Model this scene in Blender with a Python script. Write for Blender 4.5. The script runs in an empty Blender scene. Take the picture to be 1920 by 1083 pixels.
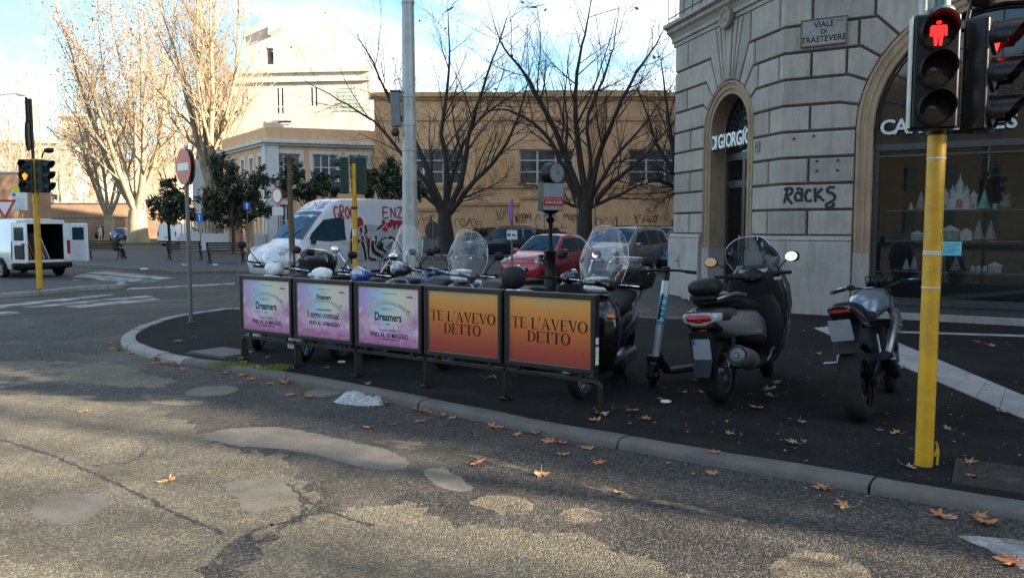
import bpy, math, random
from mathutils import Vector, Matrix, noise
V = Vector
pi = math.pi
rnd = random.Random(7)
SC = bpy.context.scene
COL = SC.collection
FPX, CAMH, HOR = 1500.0, 1.70, 424.0
PITCH = math.atan((541.5 - HOR) / FPX)
cam_data = bpy.data.cameras.new('camera')
cam = bpy.data.objects.new('camera', cam_data)
COL.objects.link(cam)
cam_data.sensor_width = 36.0
cam_data.lens = 36.0 * FPX / 1920.0
cam_data.clip_start = 0.05
cam_data.clip_end = 3000
cam.location = (0, 0, CAMH)
cam.rotation_euler = (pi / 2 - PITCH, 0, 0)
SC.camera = cam
SUN_EL = math.radians(19.0)
SUN_H = V((0.926, -0.368, 0)).normalized()
world = bpy.data.worlds.new('World')
SC.world = world
world.use_nodes = True
wn, wl = world.node_tree.nodes, world.node_tree.links
wn.clear()
w_out = wn.new('ShaderNodeOutputWorld')
w_bg = wn.new('ShaderNodeBackground')
w_sky = wn.new('ShaderNodeTexSky')
w_sky.sky_type = 'NISHITA'
w_sky.sun_disc = False
w_sky.sun_elevation = SUN_EL
w_sky.sun_rotation = math.atan2(SUN_H.x, SUN_H.y)
w_sky.air_density = 1.1
w_sky.dust_density = 0.5
w_sky.ozone_density = 2.2
w_bg.inputs['Strength'].default_value = 0.075
w_tc = wn.new('ShaderNodeTexCoord')
w_map = wn.new('ShaderNodeMapping')
w_map.inputs['Scale'].default_value = (1.0, 1.0, 2.1)
w_map.inputs['Location'].default_value = (0.9, 3.1, 0.3)
w_noise = wn.new('ShaderNodeTexNoise')
w_noise.inputs['Scale'].default_value = 2.6
w_noise.inputs['Detail'].default_value = 7
w_noise.inputs['Roughness'].default_value = 0.56
w_ramp = wn.new('ShaderNodeValToRGB')
w_ramp.color_ramp.elements[0].position = 0.47
w_ramp.color_ramp.elements[1].position = 0.62
w_mix = wn.new('ShaderNodeMix')
w_mix.data_type = 'RGBA'
w_mix.inputs[7].default_value = (4.6, 4.5, 4.4, 1)
w_gain = wn.new('ShaderNodeMix')
w_gain.data_type = 'RGBA'
w_gain.blend_type = 'MULTIPLY'
w_gain.inputs[0].default_value = 1.0
w_gain.inputs[7].default_value = (0.72, 0.98, 1.05, 1)
wl.new(w_tc.outputs['Generated'], w_map.inputs[0])
wl.new(w_map.outputs[0], w_noise.inputs['Vector'])
wl.new(w_noise.outputs['Fac'], w_ramp.inputs[0])
wl.new(w_ramp.outputs[0], w_mix.inputs[0])
wl.new(w_sky.outputs[0], w_gain.inputs[6])
wl.new(w_gain.outputs[2], w_mix.inputs[6])
wl.new(w_mix.outputs[2], w_bg.inputs['Color'])
wl.new(w_bg.outputs[0], w_out.inputs['Surface'])
sun_data = bpy.data.lights.new('sun', 'SUN')
sun_data.energy = 5.0
sun_data.angle = math.radians(0.55)
sun_data.color = (1.0, 0.86, 0.66)
sun = bpy.data.objects.new('sun', sun_data)
COL.objects.link(sun)
sun_dir = V((SUN_H.x * math.cos(SUN_EL), SUN_H.y * math.cos(SUN_EL), math.sin(SUN_EL)))
sun.rotation_euler = sun_dir.to_track_quat('Z', 'Y').to_euler()
sun.location = (30, -20, 40)
SC.view_settings.view_transform = 'Standard'
SC.view_settings.look = 'None'
SC.view_settings.exposure = 2.3
SC.view_settings.gamma = 1.0
SC.view_settings.use_curve_mapping = False
SC.cycles.max_bounces = 8
SC.cycles.transparent_max_bounces = 14
SC.cycles.use_denoising = True
def _ray(u, v):
 a, b = (u - 960) / FPX, (541.5 - v) / FPX
 return V((a, math.cos(PITCH) + b * math.sin(PITCH), -math.sin(PITCH) + b * math.cos(PITCH)))
def G(u, v, z=0.0):
 d = _ray(u, v)
 return V((0, 0, CAMH)) + d * ((z - CAMH) / d.z)
def at(u, v, Y):
 d = _ray(u, v)
 return V((0, 0, CAMH)) + d * (Y / d.y)
PZ = 0.07          # pavement above road
class MB:
 def __init__(s):
  s.v, s.f, s.mi, s.m = [], [], [], 0
 def add(s, vs, fs, M=None, m=None):
  b = len(s.v)
  s.v += [(M @ V(p)) if M is not None else V(p) for p in vs]
  mm = s.m if m is None else m
  for f in fs:
   s.f.append([b + i for i in f])
   s.mi.append(mm)
  return s
 def box(s, c, d, M=None, m=None):
  x, y, z = d[0] / 2, d[1] / 2, d[2] / 2
  vs = [(c[0] + a * x, c[1] + b * y, c[2] + e * z) for e in (-1, 1) for b in (-1, 1) for a in (-1, 1)]
  return s.add(vs, [(0, 2, 3, 1), (4, 5, 7, 6), (0, 1, 5, 4), (2, 6, 7, 3), (0, 4, 6, 2), (1, 3, 7, 5)], M, m)
 def rbox(s, c, d, r=0.02, M=None, m=None, axis=2, n=3):
  """box with rounded edges round one axis and chamfered ends"""
  order = [(1, 2, 0), (2, 0, 1), (0, 1, 2)][axis]
  a, b, h = d[order[0]] / 2, d[order[1]] / 2, d[order[2]] / 2
  r = min(r, a * .98, b * .98)
  rings = []
  for (hh, k) in ((-h, r * .6), (-h + r * .6, 0), (h - r * .6, 0), (h, r * .6)):
   ring = []
   for q in range(4):
    cx, cy = (1, -1, -1, 1)[q] * (a - r), (1, 1, -1, -1)[q] * (b - r)
    for i in range(n + 1):
     t = q * pi / 2 + i * pi / 2 / n
     p = [0, 0, 0]
     p[order[0]] = cx + (r - k) * math.cos(t)
     p[order[1]] = cy + (r - k) * math.sin(t)
     p[order[2]] = hh
     ring.append((p[0] + c[0], p[1] + c[1], p[2] + c[2]))
   rings.append(ring)
  return s.loft(rings, M=M, m=m)
 def loft(s, rings, close=True, caps=True, M=None, m=None):
  n = len(rings[0])
  vs = [p for r in rings for p in r]
  fs = []
  for i in range(len(rings) - 1):
   for j in range(n if close else n - 1):
    k = (j + 1) % n
    fs.append((i * n + j, i * n + k, (i + 1) * n + k, (i + 1) * n + j))
  if caps and close:
   fs.append(tuple(range(n - 1, -1, -1)))
   fs.append(tuple(range((len(rings) - 1) * n, len(rings) * n)))
  return s.add(vs, fs, M, m)
 def tube(s, pts, r, n=8, caps=True, M=None, m=None, squash=1.0):
  pts = [V(p) for p in pts]
  rs = r if isinstance(r, (list, tuple)) else [r] * len(pts)
  rings, up = [], None
  for i, p in enumerate(pts):
   t = (pts[min(i + 1, len(pts) - 1)] - pts[max(i - 1, 0)])
   t = t.normalized() if t.length > 1e-9 else V((0, 0, 1))
   if up is None:
    up = V((0, 0, 1)) if abs(t.z) < 0.9 else V((1, 0, 0))
   a = t.cross(up)
   if a.length < 1e-6:
    a = t.cross(V((0.3, 1, 0.2)))
   a.normalize()
   b = a.cross(t).normalized()
   up = b
   rings.append([p + (a * math.cos(2 * pi * k / n) + b * math.sin(2 * pi * k / n) * squash) * rs[i] for k in range(n)])
  return s.loft(rings, True, caps, M, m)
 def cyl(s, p0, p1, r0, r1=None, n=14, caps=True, M=None, m=None):
  return s.tube([p0, p1], [r0, r0 if r1 is None else r1], n, caps, M, m)
 def lathe(s, prof, n=20, M=None, m=None, arc=2 * pi):
  """profile of (radius, height) turned about z"""
  full = abs(arc - 2 * pi) < 1e-6
  k = n if full else n + 1
  vs = [(r * math.cos(arc * i / n), r * math.sin(arc * i / n), z) for r, z in prof for i in range(k)]
  fs = []
  for j in range(len(prof) - 1):
   for i in range(n):
    i2 = (i + 1) % k
    fs.append((j * k + i, j * k + i2, (j + 1) * k + i2, (j + 1) * k + i))
  return s.add(vs, fs, M, m)
 def region(s, pts, z, m=None):
  """flat outline of any shape, tessellated"""
  from mathutils.geometry import delaunay_2d_cdt
  q = [V((p[0], p[1])) for p in pts]
  vs, _, fs, *_r = delaunay_2d_cdt(q, [], [list(range(len(q)))], 1, 1e-6)
  return s.add([(p.x, p.y, z) for p in vs], [tuple(f) for f in fs], None, m)
 def ball(s, c, r, nu=12, nv=8, M=None, m=None, e=1.0):
  r = (r, r, r) if not isinstance(r, (tuple, list)) else r
  sg = lambda x: math.copysign(abs(x) ** e, x)
  vs = [(c[0], c[1], c[2] - r[2])]
  for j in range(1, nv):
   t = -pi / 2 + pi * j / nv
   for i in range(nu):
    p = 2 * pi * i / nu
    vs.append((c[0] + r[0] * sg(math.cos(t)) * sg(math.cos(p)), c[1] + r[1] * sg(math.cos(t)) * sg(math.sin(p)), c[2] + r[2] * sg(math.sin(t))))
  vs.append((c[0], c[1], c[2] + r[2]))
  fs = [(0, 1 + (i + 1) % nu, 1 + i) for i in range(nu)]
  for j in range(nv - 2):
   for i in range(nu):
    a, b = 1 + j * nu + i, 1 + j * nu + (i + 1) % nu
    fs.append((a, b, b + nu, a + nu))
  l, b = len(vs) - 1, 1 + (nv - 2) * nu
  fs += [(b + i, b + (i + 1) % nu, l) for i in range(nu)]
  return s.add(vs, fs, M, m)
 def prism(s, poly, h, M=None, m=None, z0=0.0):
  """polygon in xy, extruded from z0 to z0+h"""
  n = len(poly)
  vs = [(p[0], p[1], z0) for p in poly] + [(p[0], p[1], z0 + h) for p in poly]
  fs = [tuple(range(n - 1, -1, -1)), tuple(range(n, 2 * n))] + [(i, (i + 1) % n, n + (i + 1) % n, n + i) for i in range(n)]
  return s.add(vs, fs, M, m)
 def poly(s, pts, M=None, m=None):
  return s.add(pts, [tuple(range(len(pts)))], M, m)
 def ribbon(s, pts, w, M=None, m=None, closed=False):
  """flat strip along xy points, z = 0; w may be a list"""
  n = len(pts)
  if n < 2:
   return s
  vs = []
  for i, p in enumerate(pts):
   a, b = pts[max(i - 1, 0)], pts[min(i + 1, n - 1)]
   t = V((b[0] - a[0], b[1] - a[1], 0))
   t = t.normalized() if t.length > 1e-9 else V((1, 0, 0))
   ww = (w[i] if isinstance(w, (list, tuple)) else w) / 2
   vs += [(p[0] - t.y * ww, p[1] + t.x * ww, 0), (p[0] + t.y * ww, p[1] - t.x * ww, 0)]
  return s.add(vs, [(2 * i + 1, 2 * i + 3, 2 * i + 2, 2 * i) for i in range(n - 1)], M, m)
 def mesh(s, name, mats, smooth=40):
  me = bpy.data.meshes.new(name)
  me.from_pydata([tuple(p) for p in s.v], [], s.f)
  mats = mats if isinstance(mats, (list, tuple)) else [mats]
  for mt in mats:
   me.materials.append(mt)
  if len(mats) > 1:
   me.polygons.foreach_set('material_index', s.mi)
  if smooth:
   me.polygons.foreach_set('use_smooth', [True] * len(me.polygons))
   me.set_sharp_from_angle(angle=math.radians(smooth))
  me.update()
  return me
 def build(s, name, mats, parent=None, smooth=40, bevel=0, loc=None, rot=None, **kw):
  o = bpy.data.objects.new(name, s.mesh(name, mats, smooth))
  COL.objects.link(o)
  if parent is not None:
   o.parent = parent
  if loc is not None:
   o.location = loc
  if rot is not None:
   o.rotation_euler = rot
  if bevel:
   b = o.modifiers.new('bevel', 'BEVEL')
   b.width = bevel
   b.segments = 2
   b.limit_method = 'ANGLE'
   b.angle_limit = math.radians(40)
  tag(o, **kw)
  return o
def tag(o, label=None, category=None, group=None, kind=None):
 for k, x in (('label', label), ('category', category), ('group', group), ('kind', kind)):
  if x:
   o[k] = x
 return o
def empty(name, loc, rz=0.0, label=None, category=None, group=None, rot=None):
 o = bpy.data.objects.new(name, None)
 o.empty_display_size = 0.2
 COL.objects.link(o)
 o.location = loc
 o.rotation_euler = rot if rot else (0, 0, rz)
 return tag(o, label, category, group)
def link(name, me, parent=None, loc=(0, 0, 0), rot=(0, 0, 0), scale=None, **kw):
 o = bpy.data.objects.new(name, me)
 COL.objects.link(o)
 o.parent = parent
 o.location = loc
 o.rotation_euler = rot
 if scale:
  o.scale = scale
 return tag(o, **kw)
def kids(o):
 return [c for c in COL.objects if c.parent == o]
def dup(root, loc, rz, label=None, kidmap=None):
 if kidmap is None:
  kidmap = {}
  for c in COL.objects:
   if c.parent is not None:
    kidmap.setdefault(c.parent.name, []).append(c)
 r = root.copy()
 COL.objects.link(r)
 r.location = loc
 r.rotation_euler = (0, 0, rz)
 if label:
  r['label'] = label
 for ch in kidmap.get(root.name, []):
  c = ch.copy()
  COL.objects.link(c)
  c.parent = r
  for g in kidmap.get(ch.name, []):
   d = g.copy()
   COL.objects.link(d)
   d.parent = c
 return r
def frame(o, x, y):
 """matrix: local x along x, local y along y, local z = x cross y, at o"""
 x, y = V(x).normalized(), V(y)
 z = x.cross(y).normalized()
 y = z.cross(x)
 return Matrix(((x.x, y.x, z.x, o[0]), (x.y, y.y, z.y, o[1]), (x.z, y.z, z.z, o[2]), (0, 0, 0, 1)))
def T(x, y, z):
 return Matrix.Translation((x, y, z))
def Rx(a):
 return Matrix.Rotation(a, 4, 'X')
def Ry(a):
 return Matrix.Rotation(a, 4, 'Y')
def Rz(a):
 return Matrix.Rotation(a, 4, 'Z')
def spline(pts, n=6):
 """Catmull-Rom through the points"""
 P = [V(p) for p in pts]
 out = []
 for i in range(len(P) - 1):
  a, b, c, d = P[max(i - 1, 0)], P[i], P[i + 1], P[min(i + 2, len(P) - 1)]
  for k in range(n):
   t = k / n
   out.append(0.5 * ((2 * b) + (c - a) * t + (2 * a - 5 * b + 4 * c - d) * t * t + (3 * b - a - 3 * c + d) * t ** 3))
 out.append(P[-1])
 return out
def sring(x, zc, hw, hz, n=16, e=0.6, yc=0.0, top=None):
 """superellipse ring in the yz plane at x"""
 out = []
 for k in range(n):
  t = 2 * pi * k / n
  c, s_ = math.cos(t), math.sin(t)
  out.append((x, yc + hw * math.copysign(abs(c) ** e, c), zc + hz * math.copysign(abs(s_) ** e, s_)))
 return out
def text_mesh(txt, size=1.0, extrude=0.0, sx=1.0, align='CENTER', bold=0.0, shear=0.0, space=1.0):
 cu = bpy.data.curves.new('lettering', 'FONT')
 cu.body = txt
 cu.size = size
 cu.extrude = extrude
 cu.align_x = align
 cu.align_y = 'CENTER'
 cu.offset = bold
 cu.shear = shear
 cu.space_character = space
 cu.resolution_u = 3
 o = bpy.data.objects.new('lettering', cu)
 COL.objects.link(o)
 dg = bpy.context.evaluated_depsgraph_get()
 dg.update()
 me = bpy.data.meshes.new_from_object(o.evaluated_get(dg))
 bpy.data.objects.remove(o)
 if sx != 1.0:
  for q in me.vertices:
   q.co.x *= sx
 return me
def lettering(txt, material, M, parent, size, name='lettering', **kw):
 me = text_mesh(txt, size, **kw)
 me.transform(M)
 me.materials.clear()
 me.materials.append(material)
 o = bpy.data.objects.new(name, me)
 COL.objects.link(o)
 o.parent = parent
 return o
def mat(name, col, rough=0.5, metal=0.0, var=0.18, scale=6.0, bump=0.0, bscale=80.0, coat=0.0, emit=None, estr=1.0, spec=0.5, dirt=None, dirtamt=0.0, rvar=0.12):
 m = bpy.data.materials.new(name)
 m.use_nodes = True
 n, l = m.node_tree.nodes, m.node_tree.links
 b = n['Principled BSDF']
 b.inputs['Roughness'].default_value = rough
 b.inputs['Metallic'].default_value = metal
 b.inputs['Specular IOR Level'].default_value = spec
 if coat:
  b.inputs['Coat Weight'].default_value = coat
  b.inputs['Coat Roughness'].default_value = 0.06
 tc = n.new('ShaderNodeTexCoord')
 ns = n.new('ShaderNodeTexNoise')
 ns.inputs['Scale'].default_value = scale
 ns.inputs['Detail'].default_value = 6
 ns.inputs['Roughness'].default_value = 0.6
 l.new(tc.outputs['Object'], ns.inputs['Vector'])
 rp = n.new('ShaderNodeValToRGB')
 rp.color_ramp.elements[0].position = 0.3
 rp.color_ramp.elements[1].position = 0.7
 c = V(col[:3])
 rp.color_ramp.elements[0].color = (*(c * (1 - var)), 1)
 rp.color_ramp.elements[1].color = (*(c * (1 + var)), 1)
 l.new(ns.outputs['Fac'], rp.inputs[0])
 out = rp.outputs[0]
 if dirtamt:
  n2 = n.new('ShaderNodeTexNoise')
  n2.inputs['Scale'].default_value = scale * 0.45
  n2.inputs['Detail'].default_value = 9
  n2.inputs['Roughness'].default_value = 0.7
  l.new(tc.outputs['Object'], n2.inputs['Vector'])
  r2 = n.new('ShaderNodeValToRGB')
  r2.color_ramp.elements[0].position = 0.45
  r2.color_ramp.elements[1].position = 0.72
  r2.color_ramp.elements[1].color = (dirtamt,) * 3 + (1,)
  l.new(n2.outputs['Fac'], r2.inputs[0])
  mx = n.new('ShaderNodeMix')
  mx.data_type = 'RGBA'
  mx.inputs[7].default_value = (*(dirt or (0.05, 0.04, 0.03)), 1)
  l.new(r2.outputs[0], mx.inputs[0])
  l.new(out, mx.inputs[6])
  out = mx.outputs[2]
 l.new(out, b.inputs['Base Color'])
 if rvar:
  mr = n.new('ShaderNodeMapRange')
  mr.inputs['To Min'].default_value = max(0.02, rough - rvar)
  mr.inputs['To Max'].default_value = min(1.0, rough + rvar)
  l.new(ns.outputs['Fac'], mr.inputs['Value'])
  l.new(mr.outputs[0], b.inputs['Roughness'])
 if bump:
  n3 = n.new('ShaderNodeTexNoise')
  n3.inputs['Scale'].default_value = bscale
  n3.inputs['Detail'].default_value = 5
  l.new(tc.outputs['Object'], n3.inputs['Vector'])
  bp = n.new('ShaderNodeBump')
  bp.inputs['Strength'].default_value = bump
  bp.inputs['Distance'].default_value = 0.01
  l.new(n3.outputs['Fac'], bp.inputs['Height'])
  l.new(bp.outputs[0], b.inputs['Normal'])
 if emit:
  b.inputs['Emission Color'].default_value = (*emit, 1)
  b.inputs['Emission Strength'].default_value = estr
 return m
def glassy(name, tint=(1, 1, 1), haze=0.06, hazecol=(0.8, 0.85, 0.9), refl=0.08, rough=0.03):
 """thin clear sheet: transparent, with a fresnel reflection and a little milky scatter"""
 m = bpy.data.materials.new(name)
 m.use_nodes = True
 n, l = m.node_tree.nodes, m.node_tree.links
 n.clear()
 out = n.new('ShaderNodeOutputMaterial')
 tr = n.new('ShaderNodeBsdfTransparent')
 tr.inputs[0].default_value = (*tint, 1)
 df = n.new('ShaderNodeBsdfDiffuse')
 df.inputs[0].default_value = (*hazecol, 1)
 gl = n.new('ShaderNodeBsdfGlossy')
 gl.inputs['Roughness'].default_value = rough
 lw = n.new('ShaderNodeFresnel')
 lw.inputs[0].default_value = 1.45
 ns = n.new('ShaderNodeTexNoise')
 ns.inputs['Scale'].default_value = 7
 ns.inputs['Detail'].default_value = 6
 tc = n.new('ShaderNodeTexCoord')
 l.new(tc.outputs['Object'], ns.inputs['Vector'])
 mr = n.new('ShaderNodeMapRange')
 mr.inputs['To Min'].default_value = haze * 0.3
 mr.inputs['To Max'].default_value = haze * 1.7
 l.new(ns.outputs['Fac'], mr.inputs['Value'])
 m1 = n.new('ShaderNodeMixShader')
 l.new(mr.outputs[0], m1.inputs[0])
 l.new(tr.outputs[0], m1.inputs[1])
 l.new(df.outputs[0], m1.inputs[2])
 ma = n.new('ShaderNodeMath')
 ma.operation = 'ADD'
 ma.use_clamp = True
 ma.inputs[1].default_value = refl - 0.04
 l.new(lw.outputs[0], ma.inputs[0])
 m2 = n.new('ShaderNodeMixShader')
 l.new(ma.outputs[0], m2.inputs[0])
 l.new(m1.outputs[0], m2.inputs[1])
 l.new(gl.outputs[0], m2.inputs[2])
 l.new(m2.outputs[0], out.inputs[0])
 return m
def ramp(n, stops, interp='LINEAR'):
 r = n.new('ShaderNodeValToRGB')
 r.color_ramp.interpolation = interp
 e = r.color_ramp.elements
 while len(e) < len(stops):
  e.new(0.5)
 for q, (p, c) in zip(e, stops):
  q.position = p
  q.color = (*c, 1) if len(c) == 3 else c
 return r
M = {}
M['black_metal'] = mat('black_metal', (0.010, 0.010, 0.011), 0.4, 0.3, spec=0.35)
M['bronze_metal'] = mat('bronze_metal', (0.020, 0.017, 0.015), 0.45, 0.3, bump=0.08, spec=.35, dirt=(0.07, 0.058, 0.046), dirtamt=0.35)
M['grey_metal'] = mat('grey_metal', (0.16, 0.165, 0.165), 0.5, 0.5, bump=0.05, dirt=(0.05, 0.045, 0.04), dirtamt=0.3)
M['zinc'] = mat('zinc', (0.42, 0.43, 0.42), 0.5, 0.35, scale=3, var=0.14, dirt=(0.12, 0.09, 0.06), dirtamt=0.4)
M['chrome'] = mat('chrome', (0.75, 0.76, 0.78), 0.10, 1.0, rvar=0.06)
M['alloy'] = mat('alloy', (0.26, 0.27, 0.29), 0.34, 0.85)
M['black_plastic'] = mat('black_plastic', (0.008, 0.008, 0.009), 0.5, 0.0, spec=0.28, bump=0.06, bscale=300)
M['gloss_black'] = mat('gloss_black', (0.008, 0.008, 0.010), 0.16, 0.0, coat=0.6, rvar=0.07)
M['rubber'] = mat('rubber', (0.011, 0.0105, 0.0105), 0.88, spec=0.22, bump=0.15, bscale=150, dirt=(0.06, 0.055, 0.05), dirtamt=0.35)
M['seat_vinyl'] = mat('seat_vinyl', (0.007, 0.007, 0.0085), 0.48, spec=0.3, bump=0.12, bscale=350)
M['silver_paint'] = mat('silver_paint', (0.20, 0.20, 0.21), 0.3, 0.55, coat=0.7, scale=2, var=0.08)
M['grey_paint'] = mat('grey_paint', (0.045, 0.048, 0.055), 0.3, 0.4, coat=0.7, scale=2, var=0.1)
M['white_paint'] = mat('white_paint', (0.72, 0.73, 0.74), 0.28, coat=0.5, scale=2, var=0.05, dirt=(0.35, 0.32, 0.28), dirtamt=0.35)
M['red_paint'] = mat('red_paint', (0.36, 0.012, 0.022), 0.22, 0.1, coat=0.8, scale=2, var=0.1)
M['blue_paint'] = mat('blue_paint', (0.02, 0.06, 0.28), 0.25, 0.1, coat=0.7, scale=2, var=0.1)
M['navy_paint'] = mat('navy_paint', (0.012, 0.025, 0.085), 0.25, 0.1, coat=0.7, scale=2, var=0.1)
M['dark_paint'] = mat('dark_paint', (0.02, 0.024, 0.03), 0.22, 0.2, coat=0.7, scale=2, var=0.1)
M['beige_paint'] = mat('beige_paint', (0.26, 0.235, 0.215), 0.3, 0.35, coat=0.6, scale=2, var=0.08)
M['yellow_paint'] = mat('yellow_paint', (0.62, 0.335, 0.012), 0.45, scale=5, var=0.14, bump=0.1, dirt=(0.17, 0.09, 0.03), dirtamt=0.7)
M['lens_clear'] = mat('lens_clear', (0.42, 0.45, 0.47), 0.14, 0.25, scale=30, var=0.35)
M['lens_red'] = mat('lens_red', (0.30, 0.006, 0.010), 0.15, coat=0.5, scale=30, var=0.3)
M['lens_orange'] = mat('lens_orange', (0.55, 0.15, 0.01), 0.18, coat=0.4)
M['car_glass'] = mat('car_glass', (0.012, 0.040, 0.062), 0.05, 0.0, spec=0.28, rvar=0.02)  # blue of the reflected sky is put into the base colour
M['plate'] = mat('plate', (0.27, 0.30, 0.33), 0.5, scale=12, var=0.08)
M['mirror'] = mat('mirror', (0.88, 0.88, 0.88), 0.03, 1.0, rvar=0.01, var=0.02)
M['shield'] = glassy('shield', (0.95, 0.965, 0.97), 0.055, (0.7, 0.76, 0.84), 0.06)
M['white'] = mat('white', (0.75, 0.75, 0.74), 0.5, var=0.05)
M['sign_red'] = mat('sign_red', (0.50, 0.015, 0.02), 0.4, var=0.08)
M['sign_white'] = mat('sign_white', (0.70, 0.70, 0.70), 0.4, var=0.05)
M['sign_blue'] = mat('sign_blue', (0.01, 0.09, 0.42), 0.4, var=0.08)
M['ink'] = mat('ink', (0.006, 0.006, 0.007), 0.7, spec=0.1)
M['maxi_silver'] = mat('maxi_silver', (0.27, 0.26, 0.27), 0.32, 0.5, coat=0.5, scale=2, var=0.08)
M['bark'] = mat('bark', (0.045, 0.036, 0.030), 0.9, scale=9, var=0.4, bump=0.6, bscale=30)
# ================================================================== GROUND
def asphalt(name, dark, light, grain=58, worn=None, bump=0.7, rough=0.82, wscale=0.35, wlo=0.46, whi=0.6, spec=0.3):
 m = bpy.data.materials.new(name)
 m.use_nodes = True
 n, l = m.node_tree.nodes, m.node_tree.links
 b = n['Principled BSDF']
 b.inputs['Specular IOR Level'].default_value = spec
 tc = n.new('ShaderNodeTexCoord')
 vo = n.new('ShaderNodeTexVoronoi')
 vo.inputs['Scale'].default_value = grain
 l.new(tc.outputs['Object'], vo.inputs['Vector'])
 sep = n.new('ShaderNodeSeparateColor')
 l.new(vo.outputs['Color'], sep.inputs[0])
 r1 = ramp(n, [(0.0, dark), (0.45, tuple(d * 1.25 for d in dark)), (0.72, tuple((d + e) / 2 for d, e in zip(dark, light))), (1.0, light)])
 l.new(sep.outputs[0], r1.inputs[0])
 out = r1.outputs[0]
 n2 = n.new('ShaderNodeTexNoise')
 n2.inputs['Scale'].default_value = wscale
 n2.inputs['Detail'].default_value = 9
 n2.inputs['Roughness'].default_value = 0.68
 n2.inputs['Distortion'].default_value = 0.5
 l.new(tc.outputs['Object'], n2.inputs['Vector'])
 if worn:
  r3 = ramp(n, [(0.0, tuple(w * 0.42 for w in worn)), (0.25, tuple(w * 0.8 for w in worn)), (0.8, worn), (1.0, tuple(min(1, w * 1.5) for w in worn))])
  l.new(sep.outputs[0], r3.inputs[0])
  r2 = ramp(n, [(wlo, (0, 0, 0)), (whi, (1, 1, 1))])
  l.new(n2.outputs['Fac'], r2.inputs[0])
  mx = n.new('ShaderNodeMix')
  mx.data_type = 'RGBA'
  l.new(r2.outputs[0], mx.inputs[0])
  l.new(out, mx.inputs[6])
  l.new(r3.outputs[0], mx.inputs[7])
  out = mx.outputs[2]
 n4 = n.new('ShaderNodeTexNoise')
 n4.inputs['Scale'].default_value = 1.7
 n4.inputs['Detail'].default_value = 8
 n4.inputs['Roughness'].default_value = 0.7
 l.new(tc.outputs['Object'], n4.inputs['Vector'])
 r4 = ramp(n, [(0.3, (0.68, 0.68, 0.68)), (0.7, (1.25, 1.25, 1.25))])
 l.new(n4.outputs['Fac'], r4.inputs[0])
 mm = n.new('ShaderNodeMix')
 mm.data_type = 'RGBA'
 mm.blend_type = 'MULTIPLY'
 mm.inputs[0].default_value = 1.0
 l.new(out, mm.inputs[6])
 l.new(r4.outputs[0], mm.inputs[7])
 l.new(mm.outputs[2], b.inputs['Base Color'])
 b.inputs['Roughness'].default_value = rough
 bp = n.new('ShaderNodeBump')
 bp.inputs['Strength'].default_value = bump
 bp.inputs['Distance'].default_value = 0.010
 ad = n.new('ShaderNodeMath')
 ad.operation = 'MULTIPLY_ADD'
 ad.inputs[1].default_value = -1.0
 l.new(vo.outputs['Distance'], ad.inputs[0])
 l.new(n4.outputs['Fac'], ad.inputs[2])
 l.new(ad.outputs[0], bp.inputs['Height'])
 l.new(bp.outputs[0], b.inputs['Normal'])
 return m
M['road'] = asphalt('road_asphalt', (0.024, 0.022, 0.020), (0.125, 0.112, 0.096), 80, worn=(0.115, 0.10, 0.076), wlo=0.50, whi=0.62)
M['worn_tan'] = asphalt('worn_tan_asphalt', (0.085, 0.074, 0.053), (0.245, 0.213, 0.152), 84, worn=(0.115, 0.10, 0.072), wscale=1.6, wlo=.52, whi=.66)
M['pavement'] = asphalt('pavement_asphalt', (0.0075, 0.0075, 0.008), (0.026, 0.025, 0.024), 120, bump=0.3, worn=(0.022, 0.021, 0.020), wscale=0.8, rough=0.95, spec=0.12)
M['patch'] = asphalt('patch_asphalt', (0.135, 0.121, 0.10), (0.215, 0.193, 0.16), 170, bump=0.25, worn=(0.145, 0.13, 0.105), wscale=3.0, wlo=.4, whi=.65)
M['patch_tan'] = asphalt('patch_tan', (0.12, 0.098, 0.07), (0.27, 0.22, 0.15), 70, bump=0.6, worn=(0.07, 0.06, 0.046), wscale=4.0, wlo=.45, whi=.6)
M['crack'] = asphalt('crack_dirt', (0.030, 0.027, 0.024), (0.11, 0.096, 0.078), 60, bump=1.0)
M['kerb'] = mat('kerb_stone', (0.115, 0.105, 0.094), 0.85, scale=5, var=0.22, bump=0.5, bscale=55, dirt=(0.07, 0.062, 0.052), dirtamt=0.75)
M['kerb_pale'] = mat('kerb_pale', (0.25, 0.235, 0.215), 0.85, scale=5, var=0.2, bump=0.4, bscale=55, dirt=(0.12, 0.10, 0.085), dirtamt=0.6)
M['paint_worn'] = asphalt('worn_road_paint', (0.30, 0.30, 0.29), (0.52, 0.51, 0.48), 62, worn=(0.10, 0.095, 0.09), wscale=2.2, wlo=0.42, whi=0.6)
M['concrete'] = mat('concrete', (0.30, 0.29, 0.275), 0.82, scale=4, var=0.18, bump=0.3, dirt=(0.13, 0.12, 0.11), dirtamt=0.6)
M['iron'] = mat('iron', (0.06, 0.055, 0.05), 0.6, 0.5, bump=0.3)
g = MB()
for i in range(2):
 pass
g.poly([(-900, -300, 0), (900, -300, 0), (900, 1200, 0), (-900, 1200, 0)])
g.build('ground', M['road'], smooth=0, kind='structure', label='worn grey road asphalt with paler patches')
def wobble(poly, amp, n=5, seed=1):
 r = random.Random(seed)
 out = []
 m = len(poly)
 for i in range(m):
  a, b = V(poly[i]), V(poly[(i + 1) % m])
  for k in range(n):
   t = k / n
   p = a.lerp(b, t)
   p += V((r.uniform(-amp, amp), r.uniform(-amp, amp), 0))
   out.append(p)
 return out
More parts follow.
